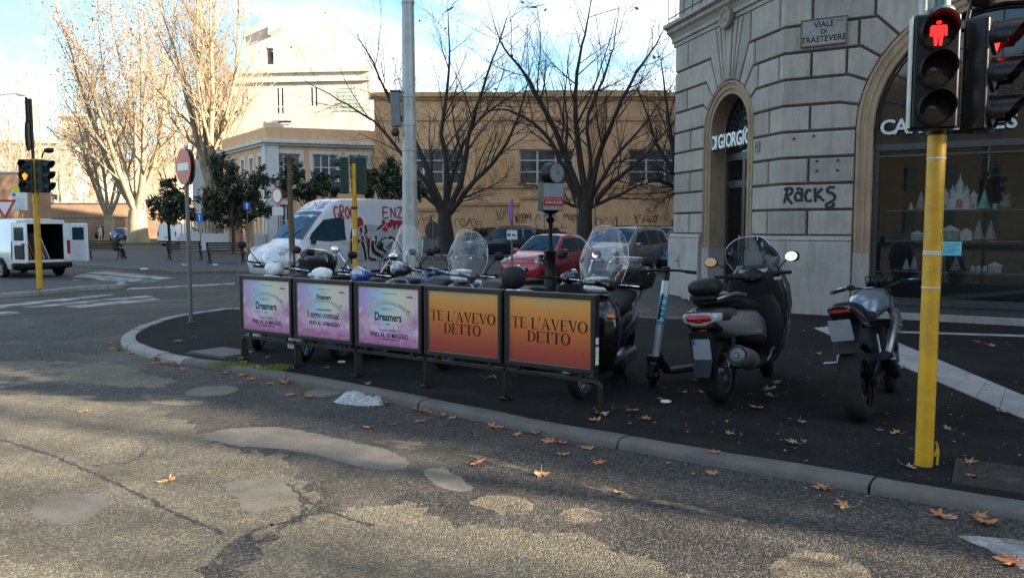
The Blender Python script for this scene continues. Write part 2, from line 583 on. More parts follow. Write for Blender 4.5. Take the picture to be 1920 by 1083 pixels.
def ragged(P, amp, seed):
 return [p + V((noise.noise(V((p.x * 4, p.y * 4, seed))) * amp + noise.noise(V((p.x * 14, p.y * 14, seed))) * amp * .55, noise.noise(V((p.x * 4, p.y * 4, seed + 9))) * amp * 1.3 + noise.noise(V((p.x * 15, p.y * 15, seed + 5))) * amp * .6, 0)) for p in P]
def closed_spline(P, n=6):
 P = [V(p) for p in P]
 m = len(P)
 out = []
 for i in range(m):
  a, b, c, d = P[i - 1], P[i], P[(i + 1) % m], P[(i + 2) % m]
  for k in range(n):
   t = k / n
   out.append(0.5 * ((2 * b) + (c - a) * t + (2 * a - 5 * b + 4 * c - d) * t * t + (3 * b - a - 3 * c + d) * t ** 3))
 return out
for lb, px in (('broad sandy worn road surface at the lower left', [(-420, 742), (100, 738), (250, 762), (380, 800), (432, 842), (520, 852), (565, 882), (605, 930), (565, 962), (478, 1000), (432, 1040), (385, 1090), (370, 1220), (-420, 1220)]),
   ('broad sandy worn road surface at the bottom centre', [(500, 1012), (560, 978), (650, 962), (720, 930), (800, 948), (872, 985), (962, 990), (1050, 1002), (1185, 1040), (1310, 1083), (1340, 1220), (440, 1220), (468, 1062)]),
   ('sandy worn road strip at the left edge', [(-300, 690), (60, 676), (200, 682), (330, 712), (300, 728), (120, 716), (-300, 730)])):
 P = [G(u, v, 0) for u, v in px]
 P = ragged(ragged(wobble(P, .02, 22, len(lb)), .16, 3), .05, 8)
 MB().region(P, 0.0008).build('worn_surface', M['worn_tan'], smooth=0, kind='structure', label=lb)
patches = [
 ('patch', 'long smooth grey repair patch with a tapering tail across the road', [(380, 818), (430, 802), (520, 800), (590, 812), (660, 826), (735, 845), (768, 868), (735, 880), (650, 868), (590, 850), (520, 840), (430, 832)]),
 ('patch', 'square smooth grey repair patch beside the long crack', [(425, 905), (470, 898), (528, 900), (560, 928), (555, 945), (520, 950), (470, 960), (440, 935)]),
 ('patch', 'faint round repair patch near the left edge of the road', [(60, 945), (120, 926), (185, 926), (205, 945), (160, 975), (95, 980)]),
 ('patch', 'lens shaped smooth repair patch pointing at the kerb', [(795, 880), (830, 878), (870, 900), (888, 916), (850, 920), (815, 906)]),
 ('patch_tan', 'sandy oval filled pothole in the middle of the road', [(880, 940), (925, 926), (985, 932), (1005, 955), (960, 964), (905, 952)]),
 ('patch_tan', 'small sandy filled pothole right of the oval one', [(1050, 965), (1085, 952), (1135, 962), (1130, 974), (1080, 978)]),
 ('patch_tan', 'sandy worn patch at the lower right corner of the road', [(1440, 1060), (1490, 1032), (1560, 1035), (1610, 1055), (1630, 1090), (1530, 1105), (1450, 1100)]),
 ('patch', 'thin smooth patch below the street nose', [(355, 738), (390, 729), (430, 732), (425, 738), (380, 742)]),
 ('patch_tan', 'sandy streak of worn road near the square patch', [(265, 740), (330, 742), (380, 752), (360, 758), (300, 756)]),
 ('patch_tan', 'wide sandy worn strip at the far left of the road', [(-60, 690), (60, 683), (125, 682), (140, 692), (60, 715), (-60, 735)]),
 ('patch_tan', 'sandy scraped streak between the long patch and the kerb', [(700, 824), (770, 826), (825, 838), (780, 842), (715, 834)]),
]
for i, (mt, lb, px) in enumerate(patches):
 P = ragged(wobble(closed_spline([G(u, v, 0.004) for u, v in px], 5), 0.012, 3, i), .028, i)
 MB().region(P, 0.0015).build('road_patch', M[mt], smooth=0, kind='structure', label=lb)
def crack(px, w, seed, lb):
 r = random.Random(seed)
 P = spline([G(u, v, 0.003) for u, v in px], 14)
 P = [(p.x + r.uniform(-.012, .012), p.y + r.uniform(-.012, .012)) for p in P]
 m = MB().ribbon(P, [w * r.uniform(0.35, 1.3) for _ in P])
 for k in range(len(m.v)):
  m.v[k].z = 0.0022
 m.build('road_crack', M['crack'], smooth=0, kind='structure', label=lb)
crack([(-20, 818), (60, 840), (120, 862), (190, 893), (270, 930), (340, 965), (420, 1000)], 0.032, 1, 'long dark trench crack running across the road')
crack([(560, 930), (572, 955), (545, 975), (500, 985), (468, 1000), (420, 1030), (385, 1090)], 0.034, 2, 'dark jagged crack below the square patch')
crack([(285, 832), (250, 862), (212, 868), (175, 872)], 0.016, 3, 'thin branching crack in the worn road')
crack([(540, 905), (580, 940), (640, 965), (700, 985)], 0.03, 4, 'ragged dark seam right of the square patch')
def quad_marks(name, quads, mt, z, lbs):
 for q, lb in zip(quads, lbs):
  P = ragged(wobble([G(u, v, z) for u, v in q], 0.008, 10, len(lb)), .03, len(lb))
  MB().region(P, z).build(name, M[mt], smooth=0, kind='structure', label=lb)
quad_marks('crossing_stripe', [
 [(1795, 1003), (1935, 1012), (1960, 1090)],
 [(-60, 584), (-60, 577), (205, 551), (215, 553)],
 [(40, 575), (60, 577), (288, 556), (275, 553)],
 [(120, 574), (150, 577), (300, 562), (290, 558)],
 [(-60, 598), (-60, 590), (20, 583), (40, 586)],
 [(135, 519), (160, 513), (300, 526), (270, 529)],
 [(160, 511), (200, 508), (330, 521), (300, 524)],
 [(120, 529), (140, 524), (245, 533), (232, 535)],
], 'paint_worn', 0.0025, ['torn white crossing stripe at the lower right corner of the road', 'nearest faded stripe of the far crossing', 'second faded stripe of the far crossing', 'third faded stripe of the far crossing', 'faded stripe at the left end of the far crossing',
      'faded stripe beside the sunlit island kerb', 'faded stripe behind the sunlit island kerb', 'short faded stripe at the tip of the island'])
quad_marks('stop_line', [[(236, 543), (240, 540), (440, 530), (440, 533)]], 'paint_worn', 0.0025, ['thin white stop line between the two traffic islands'])
quad_marks('lane_line', [[(850, 848), (900, 852), (990, 880), (985, 884)], [(1075, 903), (1100, 900), (1180, 925), (1210, 935), (1160, 932)], [(1215, 937), (1240, 935), (1400, 975), (1395, 980)]],
  'patch_tan', 0.002, ['first worn dash of the pale line along the kerb', 'second worn dash of the pale line along the kerb', 'third worn dash of the pale line along the kerb'])
for (u, v, r, lb) in ((607, 737, .19, 'round iron lid in the gutter left of the plastic bag'), (398, 734, .26, 'round pale road lid below the street nose')):
 p = G(u, v, 0)
 m = MB()
 m.lathe([(0.0, .012), (r * .9, .012), (r * .92, .007), (r * .95, .013), (r, .012), (r * 1.01, 0.0)], 28)
 m.build('manhole_lid', M['patch'], loc=(p.x, p.y, 0), kind='structure', label=lb)
KW = 0.20
front_px = [(1920, 977), (1707, 940), (1507, 903), (1300, 868), (1185, 846), (1021, 817), (868, 784), (776, 765), (722, 754), (573, 724), (434, 698), (331, 683), (267, 668), (236, 655), (226, 645), (231, 633), (250, 622), (285, 608), (330, 597), (391, 588), (440, 583)]
kp = [G(u, v, 0) for u, v in front_px]
d0 = (kp[0] - kp[2]).normalized()
kp = [kp[0] + d0 * 9.0, kp[0] + d0 * 4.5] + kp
back = [V((-3.2, 15.6, 0)), V((-1.0, 15.6, 0)), V((1.0, 15.2, 0)), V((2.6, 14.4, 0)), V((3.6, 14.2, 0))]
kp += back
kpath = spline(kp, 6)
def resample(P, step):
 out, acc = [P[0]], 0.0
 for i in range(1, len(P)):
  a, b = P[i - 1], P[i]
  L = (b - a).length
  while acc + L >= step:
   t = (step - acc) / L
   a = a.lerp(b, t)
   out.append(a.copy())
   L = (b - a).length
   acc = 0.0
  acc += L
 return out
kpath = resample(kpath, 0.12)
knorm = []
for i, p in enumerate(kpath):
 t = (kpath[min(i + 1, len(kpath) - 1)] - kpath[max(i - 1, 0)]).normalized()
 knorm.append(V((-t.y, t.x, 0)) * -1)     # towards the pavement (right of travel from right to left)
inner = [p + n_ * KW for p, n_ in zip(kpath, knorm)]
pv = [V((p.x, p.y, PZ - 0.012)) for p in inner]
pv += [V((4.4, 20.5, PZ - .012)), V((16, 41, PZ - .012)), V((60, 41, PZ - .012)), V((60, -20, PZ - .012)), V((pv[0].x + 6, -20, PZ - .012))]
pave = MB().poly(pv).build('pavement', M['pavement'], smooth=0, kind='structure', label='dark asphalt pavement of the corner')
M['pave_patch'] = asphalt('pavement_patch', (0.012, 0.012, 0.012), (0.034, 0.033, 0.031), 100, bump=0.3, rough=0.95, spec=0.12, worn=(0.018, 0.0175, 0.017), wscale=2.0)
for i, (lb, px) in enumerate((('long paler trench repair across the pavement behind the motorcycle', [(1180, 700), (1400, 748), (1640, 800), (1900, 850), (1900, 872), (1630, 822), (1390, 768), (1170, 716)]), ('paler dusty band of pavement along the kerb', [(1130, 790), (1330, 822), (1560, 865), (1700, 890), (1695, 902), (1540, 880), (1320, 838), (1125, 802)]),
       ('square paler repair under the third panel', [(560, 690), (680, 705), (720, 690), (610, 676)]), ('paler repair in front of the shop window', [(1560, 640), (1760, 650), (1900, 690), (1820, 700), (1640, 668)]))):
 P = ragged(wobble([G(u, v, PZ) for u, v in px], 0.01, 8, i), .03, i)
 MB().region(P, PZ - .0105).build('pavement_patch', M['pave_patch'], smooth=0, kind='structure', label=lb)
kerb_root = empty('kerb', (0, 0, 0))
tag(kerb_root, 'pale stone kerb curving round the nose of the pavement', kind='structure')
prof = [(0.0, -0.03), (0.004, 0.035), (0.018, PZ - .014), (0.05, PZ), (0.15, PZ + .003), (KW, PZ - .004), (KW, -0.03)]
def kerb_stone(path, norm, i0, i1, name, mt, parent, gap=0.007, seed=0, h=0.0):
 r = random.Random(seed)
 dz, sh = r.uniform(-.006, .006), r.uniform(-.008, .008)
 rings = []
 idx = list(range(i0, i1 + 1))
 if len(idx) > 10:
  idx = idx[::2] + ([idx[-1]] if (len(idx) - 1) % 2 else [])
 for k, i in enumerate(idx):
  p, nn = path[i].copy(), norm[i]
  if k == 0 or k == len(idx) - 1:
   j = idx[1] if k == 0 else idx[-2]
   p += (path[j] - p).normalized() * gap * r.uniform(.7, 2.4)
  jz = r.uniform(-.003, .003)
  rings.append([(p.x + nn.x * (o + sh), p.y + nn.y * (o + sh), (z + h * (z > 0.01) + dz + jz if z > 0 else z)) for o, z in prof])
 return MB().loft(rings).build(name, mt, parent, smooth=50)
rk = random.Random(3)
i = 0
while i < len(kpath) - 4:
 curv = 1 - (kpath[min(i + 5, len(kpath) - 1)] - kpath[i]).length / (0.12 * min(5, len(kpath) - 1 - i) + 1e-6)
 ln = 5 if -6.2 < kpath[i].x < -3.6 and kpath[i].y > 9 else rk.randint(15, 18)
 j = min(i + ln, len(kpath) - 1)
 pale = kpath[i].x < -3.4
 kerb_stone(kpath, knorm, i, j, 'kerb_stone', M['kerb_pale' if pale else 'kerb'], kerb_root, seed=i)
 i = j
tq = [(1527, 614), (1600, 606), (1925, 742), (1925, 785)]
A, B_, C_, D_ = [G(u, v, PZ) for u, v in tq]
tact = empty('tactile_strip', (0, 0, 0))
tag(tact, 'pale ribbed concrete strip crossing the pavement', kind='structure')
n = 14
far_dir = (C_ - B_)
for k in range(n + 6):
 a0, a1 = k / n + .0007, (k + 1) / n - .0007
 p = [A.lerp(D_, a0) if k else A, A + (D_ - A) * a1, B_ + (C_ - B_) * a1, B_ + (C_ - B_) * a0]
 m = MB()
 z0, z1 = PZ - .02, PZ - .004
 m.add([(q.x, q.y, z0) for q in p] + [(q.x, q.y, z1) for q in p], [(0, 1, 5, 4), (1, 2, 6, 5), (2, 3, 7, 6), (3, 0, 4, 7), (4, 5, 6, 7)])
 for rb in range(9):
  t = (rb + .5) / 9
  c0, c1 = p[0].lerp(p[3], t), p[1].lerp(p[2], t)
  w = (p[3] - p[0]) * .03
  m.add([(c0.x - w.x, c0.y - w.y, z1), (c1.x - w.x, c1.y - w.y, z1), (c1.x + w.x, c1.y + w.y, z1), (c0.x + w.x, c0.y + w.y, z1),
   (c0.x - w.x * .4, c0.y - w.y * .4, z1 + .005), (c1.x - w.x * .4, c1.y - w.y * .4, z1 + .005), (c1.x + w.x * .4, c1.y + w.y * .4, z1 + .005), (c0.x + w.x * .4, c0.y + w.y * .4, z1 + .005)],
   [(0, 1, 5, 4), (2, 3, 7, 6), (4, 5, 6, 7)])
 m.build('slab', M['concrete'], tact, smooth=0)
edge = MB()
P0, P1 = G(1640, 620, PZ), G(1960, 630, PZ)
dd = (P1 - P0).normalized()
P1 = P1 + dd * 6
edge.box((0, 0, 0), ((P1 - P0).length, .14, .02))
edge.build('pavement_edging', M['concrete'], smooth=0, loc=tuple((P0 + P1) / 2 + V((0, 0, -.008))), rot=(0, 0, math.atan2(dd.y, dd.x)), kind='structure', label='flush pale edging in front of the shop window')
c = G(1890, 893, PZ)
cv = empty('chamber_cover', (c.x, c.y, PZ - .012), math.radians(-31))
tag(cv, 'square cast chamber cover right of the yellow pole', kind='structure')
m = MB()
m.box((0, 0, .005), (.62, .62, .012))
for k in range(11):
 for q in range(11):
  x, y = (k - 5) * .053, (q - 5) * .053
  if x * x + y * y > .115 ** 2:
   m.box((x, y, .0135), (.036, .036, .007))
m.lathe([(0, .018), (.08, .018), (.085, .012), (.1, .012), (.105, .018), (.115, .011)], 20)
m.build('cover_plate', M['iron'], cv, smooth=0)
c = G(418, 660, PZ)
dr = empty('drain_grating', (c.x, c.y, PZ - .012), math.radians(-35))
tag(dr, 'ribbed grating at the foot of the first panel', kind='structure')
for k in range(12):
 MB().box(((k - 5.5) * .06, 0, .012), (.03, .5, .02)).build('bar', M['grey_metal'], dr, smooth=0)
MB().box((0, 0, .002), (.8, .56, .004)).build('tray', M['iron'], dr, smooth=0)
def island(name, px_front, extra, lb, mt, h=PZ, stone=14, hh=0.05):
 P = resample(spline([G(u, v, 0) for u, v in px_front], 6), 0.15)
 N = []
 for i, p in enumerate(P):
  t = (P[min(i + 1, len(P) - 1)] - P[max(i - 1, 0)]).normalized()
  N.append(V((-t.y, t.x, 0)))
 root = empty(name + '_kerb', (0, 0, 0))
 tag(root, 'kerb stones of the ' + lb, kind='structure')
 i = 0
 while i < len(P) - 2:
  j = min(i + stone, len(P) - 1)
  kerb_stone(P, N, i, j, 'kerb_stone', M[mt], root, seed=i + 50, h=hh)
  i = j
 pts = [V((p.x + q.x * KW * .9, p.y + q.y * KW * .9, h + hh - .02)) for p, q in zip(P, N)] + [V((e[0], e[1], h + hh - .02)) for e in extra]
 MB().poly(pts).build(name, M['pavement_far'], smooth=0, kind='structure', label=lb)
M['pavement_far'] = asphalt('piazza_asphalt', (0.045, 0.045, 0.046), (0.11, 0.105, 0.10), 90, bump=0.3)
island('traffic_island', [(-330, 580), (-120, 568), (0, 559), (80, 553), (140, 546), (185, 543), (226, 541), (236, 536), (228, 532), (190, 530)], [(-16, 24.0), (-30, 25.0), (-30, 20)], 'traffic island under the left traffic light', 'kerb_pale', hh=.04)
island('piazza', [(-500, 480), (-200, 488), (60, 490), (143, 499), (200, 503), (250, 507), (310, 511), (345, 514), (420, 512), (520, 512)], [(-7.5, 52), (-60, 60), (-90, 60), (-90, 42)], 'piazza pavement with the benches', 'kerb', hh=.04)
# ================================================================== PANELS
def glyphs():
 """high-contrast capital letters as thick and thin strokes: (width, [polygons])"""
 def bar(x0, y0, x1, y1):
  return [(x0, y0), (x1, y0), (x1, y1), (x0, y1)]
 g = {}
 th, tn, sf = .135, .046, .03
 def stem(x, y0=0, y1=1, serif=True):
  o = [bar(x - th / 2, y0, x + th / 2, y1)]
  if serif:
   o += [bar(x - th, y0, x + th, y0 + tn), bar(x - th, y1 - tn, x + th, y1)]
  return o
 def oval(w, c0=0.5):
  n = 28
  polys = []
  for i in range(n):
   a, b = 2 * pi * i / n, 2 * pi * (i + 1) / n
   def po(t):
    return (w / 2 + w / 2 * math.cos(t), .5 + .52 * math.sin(t))
   def pi_(t):
    return (w / 2 + (w / 2 - th * .98) * math.cos(t), .5 + .472 * math.sin(t))
   polys.append([po(a), po(b), pi_(b), pi_(a)])
  return polys
 g['T'] = (.72, stem(.36) + [bar(0, 1 - tn, .72, 1), [(0, 1), (.04, 1), (.02, .74), (0, .74)], [(.68, 1), (.72, 1), (.72, .74), (.70, .74)]])
 g['E'] = (.66, stem(.14) + [bar(.14, 1 - tn, .62, 1), bar(.14, .5, .46, .5 + tn), bar(.14, 0, .64, tn), [(.60, 1), (.62, 1), (.62, .76), (.605, .76)], [(.62, 0), (.64, 0), (.66, .27), (.645, .27)], bar(.445, .40, .46, .63)])
 g['L'] = (.64, stem(.14) + [bar(.14, 0, .62, tn), [(.60, 0), (.62, 0), (.64, .30), (.625, .30)]])
 g["'"] = (.2, [[(.04, 1.02), (.15, 1.02), (.15, .9), (.06, .74), (.05, .75), (.10, .9), (.04, .9)]])
 g['A'] = (.80, [[(.36, 1), (.42, 1), (.76, 0), (.60, 0)], [(.345, 1), (.395, 1), (.115, 0), (.065, 0)], bar(.18, .32, .58, .32 + tn), bar(0, 0, .19, tn), bar(.52, 0, .84, tn)])
 g['V'] = (.80, [[(.05, 1), (.21, 1), (.46, 0), (.40, 0)], [(.67, 1), (.72, 1), (.46, 0), (.41, 0)], bar(-.03, 1 - tn, .29, 1), bar(.60, 1 - tn, .80, 1)])
 g['O'] = (.82, oval(.82))
 dpol = []
 for i in range(16):
  a, b = -pi / 2 + pi * i / 16, -pi / 2 + pi * (i + 1) / 16
  dpol.append([(.30 + .46 * math.cos(a), .5 + .5 * math.sin(a)), (.30 + .46 * math.cos(b), .5 + .5 * math.sin(b)), (.30 + .325 * math.cos(b), .5 + .455 * math.sin(b)), (.30 + .325 * math.cos(a), .5 + .455 * math.sin(a))])
 g['D'] = (.78, stem(.14) + [bar(.14, 0, .31, tn), bar(.14, 1 - tn, .31, 1)] + dpol)
 g[' '] = (.30, [])
 return g
GL = glyphs()
def serif_text(txt, size, cx, cy, z, m, Mx=None, tight=.06, sx=.92):
 w = sum(GL[c][0] + tight for c in txt) * size * sx
 x = cx - w / 2
 k = 0
 for c in txt:
  for p in GL[c][1]:
   m.poly([(x + q[0] * size * sx, cy + q[1] * size, z + .00006 * k) for q in p], Mx)
   k += 1
  x += (GL[c][0] + tight) * size * sx
def poster_orange():
 m = bpy.data.materials.new('orange_poster')
 m.use_nodes = True
 n, l = m.node_tree.nodes, m.node_tree.links
 b = n['Principled BSDF']
 b.inputs['Roughness'].default_value = 0.30
 tc = n.new('ShaderNodeTexCoord')
 sp = n.new('ShaderNodeSeparateXYZ')
 l.new(tc.outputs['Generated'], sp.inputs[0])
 r = ramp(n, [(0.0, (0.300, 0.036, 0.029)), (0.2, (0.396, 0.060, 0.029)), (0.5, (0.564, 0.150, 0.031)), (0.75, (0.648, 0.240, 0.043)), (1.0, (0.684, 0.360, 0.096))])
 l.new(sp.outputs['Y'], r.inputs[0])
 vm = n.new('ShaderNodeMapping')
 vm.inputs['Location'].default_value = (-.5, -1.03, 0)
 vm.inputs['Scale'].default_value = (1.0, 2.2, 0)
 vm.vector_type = 'POINT'
 sb = n.new('ShaderNodeVectorMath')
 sb.operation = 'SUBTRACT'
 sb.inputs[1].default_value = (.5, 1.0, 0)
 l.new(tc.outputs['Generated'], sb.inputs[0])
 ml = n.new('ShaderNodeVectorMath')
 ml.operation = 'MULTIPLY'
 ml.inputs[1].default_value = (2.6, 5.5, 0)
 l.new(sb.outputs[0], ml.inputs[0])
 ln = n.new('ShaderNodeVectorMath')
 ln.operation = 'LENGTH'
 l.new(ml.outputs[0], ln.inputs[0])
 r2 = ramp(n, [(0.25, (.75, .75, .75)), (1.0, (0, 0, 0))])
 l.new(ln.outputs['Value'], r2.inputs[0])
 mx = n.new('ShaderNodeMix')
 mx.data_type = 'RGBA'
 mx.inputs[7].default_value = (0.52, 0.34, 0.15, 1)
 l.new(r2.outputs[0], mx.inputs[0])
 l.new(r.outputs[0], mx.inputs[6])
 l.new(mx.outputs[2], b.inputs['Base Color'])
 return m
def poster_pink():
 m = bpy.data.materials.new('pink_poster')
 m.use_nodes = True
 n, l = m.node_tree.nodes, m.node_tree.links
 b = n['Principled BSDF']
 b.inputs['Roughness'].default_value = 0.30
 tc = n.new('ShaderNodeTexCoord')
 sp = n.new('ShaderNodeSeparateXYZ')
 l.new(tc.outputs['Generated'], sp.inputs[0])
 ns = n.new('ShaderNodeTexNoise')
 ns.inputs['Scale'].default_value = 2.2
 ns.inputs['Detail'].default_value = 3
 l.new(tc.outputs['Generated'], ns.inputs['Vector'])
 ad = n.new('ShaderNodeMath')
 ad.operation = 'MULTIPLY_ADD'
 ad.inputs[1].default_value = 0.5
 l.new(ns.outputs['Fac'], ad.inputs[0])
 l.new(sp.outputs['X'], ad.inputs[2])
 r = ramp(n, [(0.10, (0.483, 0.333, 0.621)), (0.36, (0.380, 0.552, 0.713)), (0.56, (0.632, 0.690, 0.552)), (0.78, (0.713, 0.598, 0.494)), (1.0, (0.690, 0.506, 0.598))])
 sf = n.new('ShaderNodeMath'); sf.operation = 'SUBTRACT'; sf.inputs[1].default_value = .25
 l.new(ad.outputs[0], sf.inputs[0])
 l.new(sf.outputs[0], r.inputs[0])
 r2 = ramp(n, [(0.0, (.92, .92, .92)), (0.26, (.75, .75, .75)), (0.55, (0.0, 0.0, 0.0))])
 l.new(sp.outputs['Y'], r2.inputs[0])
 nc = n.new('ShaderNodeTexNoise')
 nc.inputs['Scale'].default_value = 6
 nc.inputs['Detail'].default_value = 8
 nc.inputs['Roughness'].default_value = .6
 l.new(tc.outputs['Generated'], nc.inputs['Vector'])
 rc = ramp(n, [(0.35, (0.472, 0.224, 0.378)), (0.52, (0.625, 0.389, 0.543)), (0.68, (0.800, 0.637, 0.743))])
 l.new(nc.outputs['Fac'], rc.inputs[0])
 mx = n.new('ShaderNodeMix')
 mx.data_type = 'RGBA'
 ab = n.new('ShaderNodeMath'); ab.operation = 'SUBTRACT'; ab.inputs[1].default_value = .5
 l.new(sp.outputs['X'], ab.inputs[0])
 a2 = n.new('ShaderNodeMath'); a2.operation = 'ABSOLUTE'
 l.new(ab.outputs[0], a2.inputs[0])
 a3 = n.new('ShaderNodeMath'); a3.operation = 'MULTIPLY_ADD'; a3.inputs[1].default_value = -.75
 l.new(a2.outputs[0], a3.inputs[0]); l.new(sp.outputs['Y'], a3.inputs[2])
 a4 = n.new('ShaderNodeMath'); a4.operation = 'MULTIPLY_ADD'; a4.inputs[1].default_value = -.35
 l.new(nc.outputs['Fac'], a4.inputs[0]); l.new(a3.outputs[0], a4.inputs[2])
 r3 = ramp(n, [(0.0, (1, 1, 1)), (0.05, (.9, .9, .9)), (0.16, (0, 0, 0))])
 l.new(a4.outputs[0], r3.inputs[0])
 l.new(r3.outputs[0], mx.inputs[0])
 l.new(r.outputs[0], mx.inputs[6])
 l.new(rc.outputs[0], mx.inputs[7])
 m3 = n.new('ShaderNodeMix')
 m3.data_type = 'RGBA'
 r5 = ramp(n, [(0.0, (.9, .9, .9)), (0.22, (.0, .0, .0))])
 l.new(sp.outputs['Y'], r5.inputs[0])
 l.new(r5.outputs[0], m3.inputs[0])
 l.new(mx.outputs[2], m3.inputs[6])
 m3.inputs[7].default_value = (0.46, 0.12, 0.31, 1)
 l.new(m3.outputs[2], b.inputs['Base Color'])
 return m
M['poster_orange'] = poster_orange()
M['poster_pink'] = poster_pink()
M['ink_brown'] = mat('ink_brown', (0.012, 0.005, 0.004), 0.7, spec=.1)
M['ink_plum'] = mat('ink_plum', (0.055, 0.010, 0.05), 0.7, spec=.1)
M['ink_olive'] = mat('ink_olive', (0.20, 0.22, 0.10), 0.4)
M['bow_yellow'] = mat('bow_yellow', (0.52, 0.50, 0.24), 0.35)
M['bow_peach'] = mat('bow_peach', (0.54, 0.38, 0.30), 0.35)
M['bow_aqua'] = mat('bow_aqua', (0.26, 0.48, 0.48), 0.35)
M['sticker'] = mat('sticker', (0.62, 0.62, 0.58), 0.5, var=0.25, scale=40)
px_legs = [(450, 672), (544, 685), (664, 702.7), (797.7, 727), (942.6, 747.5), (1117, 775)]
leg = [G(u, v, PZ) for u, v in px_legs]
La, Lb = leg[0], leg[5]
pdir = (Lb - La).normalized()
PW = (Lb - La).length / 5
pang = math.atan2(pdir.y, pdir.x)
print('PANEL', La, Lb, PW)
def bird(m, x, y, s, a, z):
 c, d = math.cos(a), math.sin(a)
 for p in ([(-.5, 0), (.5, .12), (.5, -.1)], [(-.1, .05), (.15, .05), (.35, .75)], [(-.1, -.02), (.15, -.02), (-.25, .6)], [(.45, 0), (.75, .2), (.6, -.05)]):
  z += .0002
  m.poly([(x + s * (c * q[0] - d * q[1]), y + s * (d * q[0] + c * q[1]), z) for q in p])
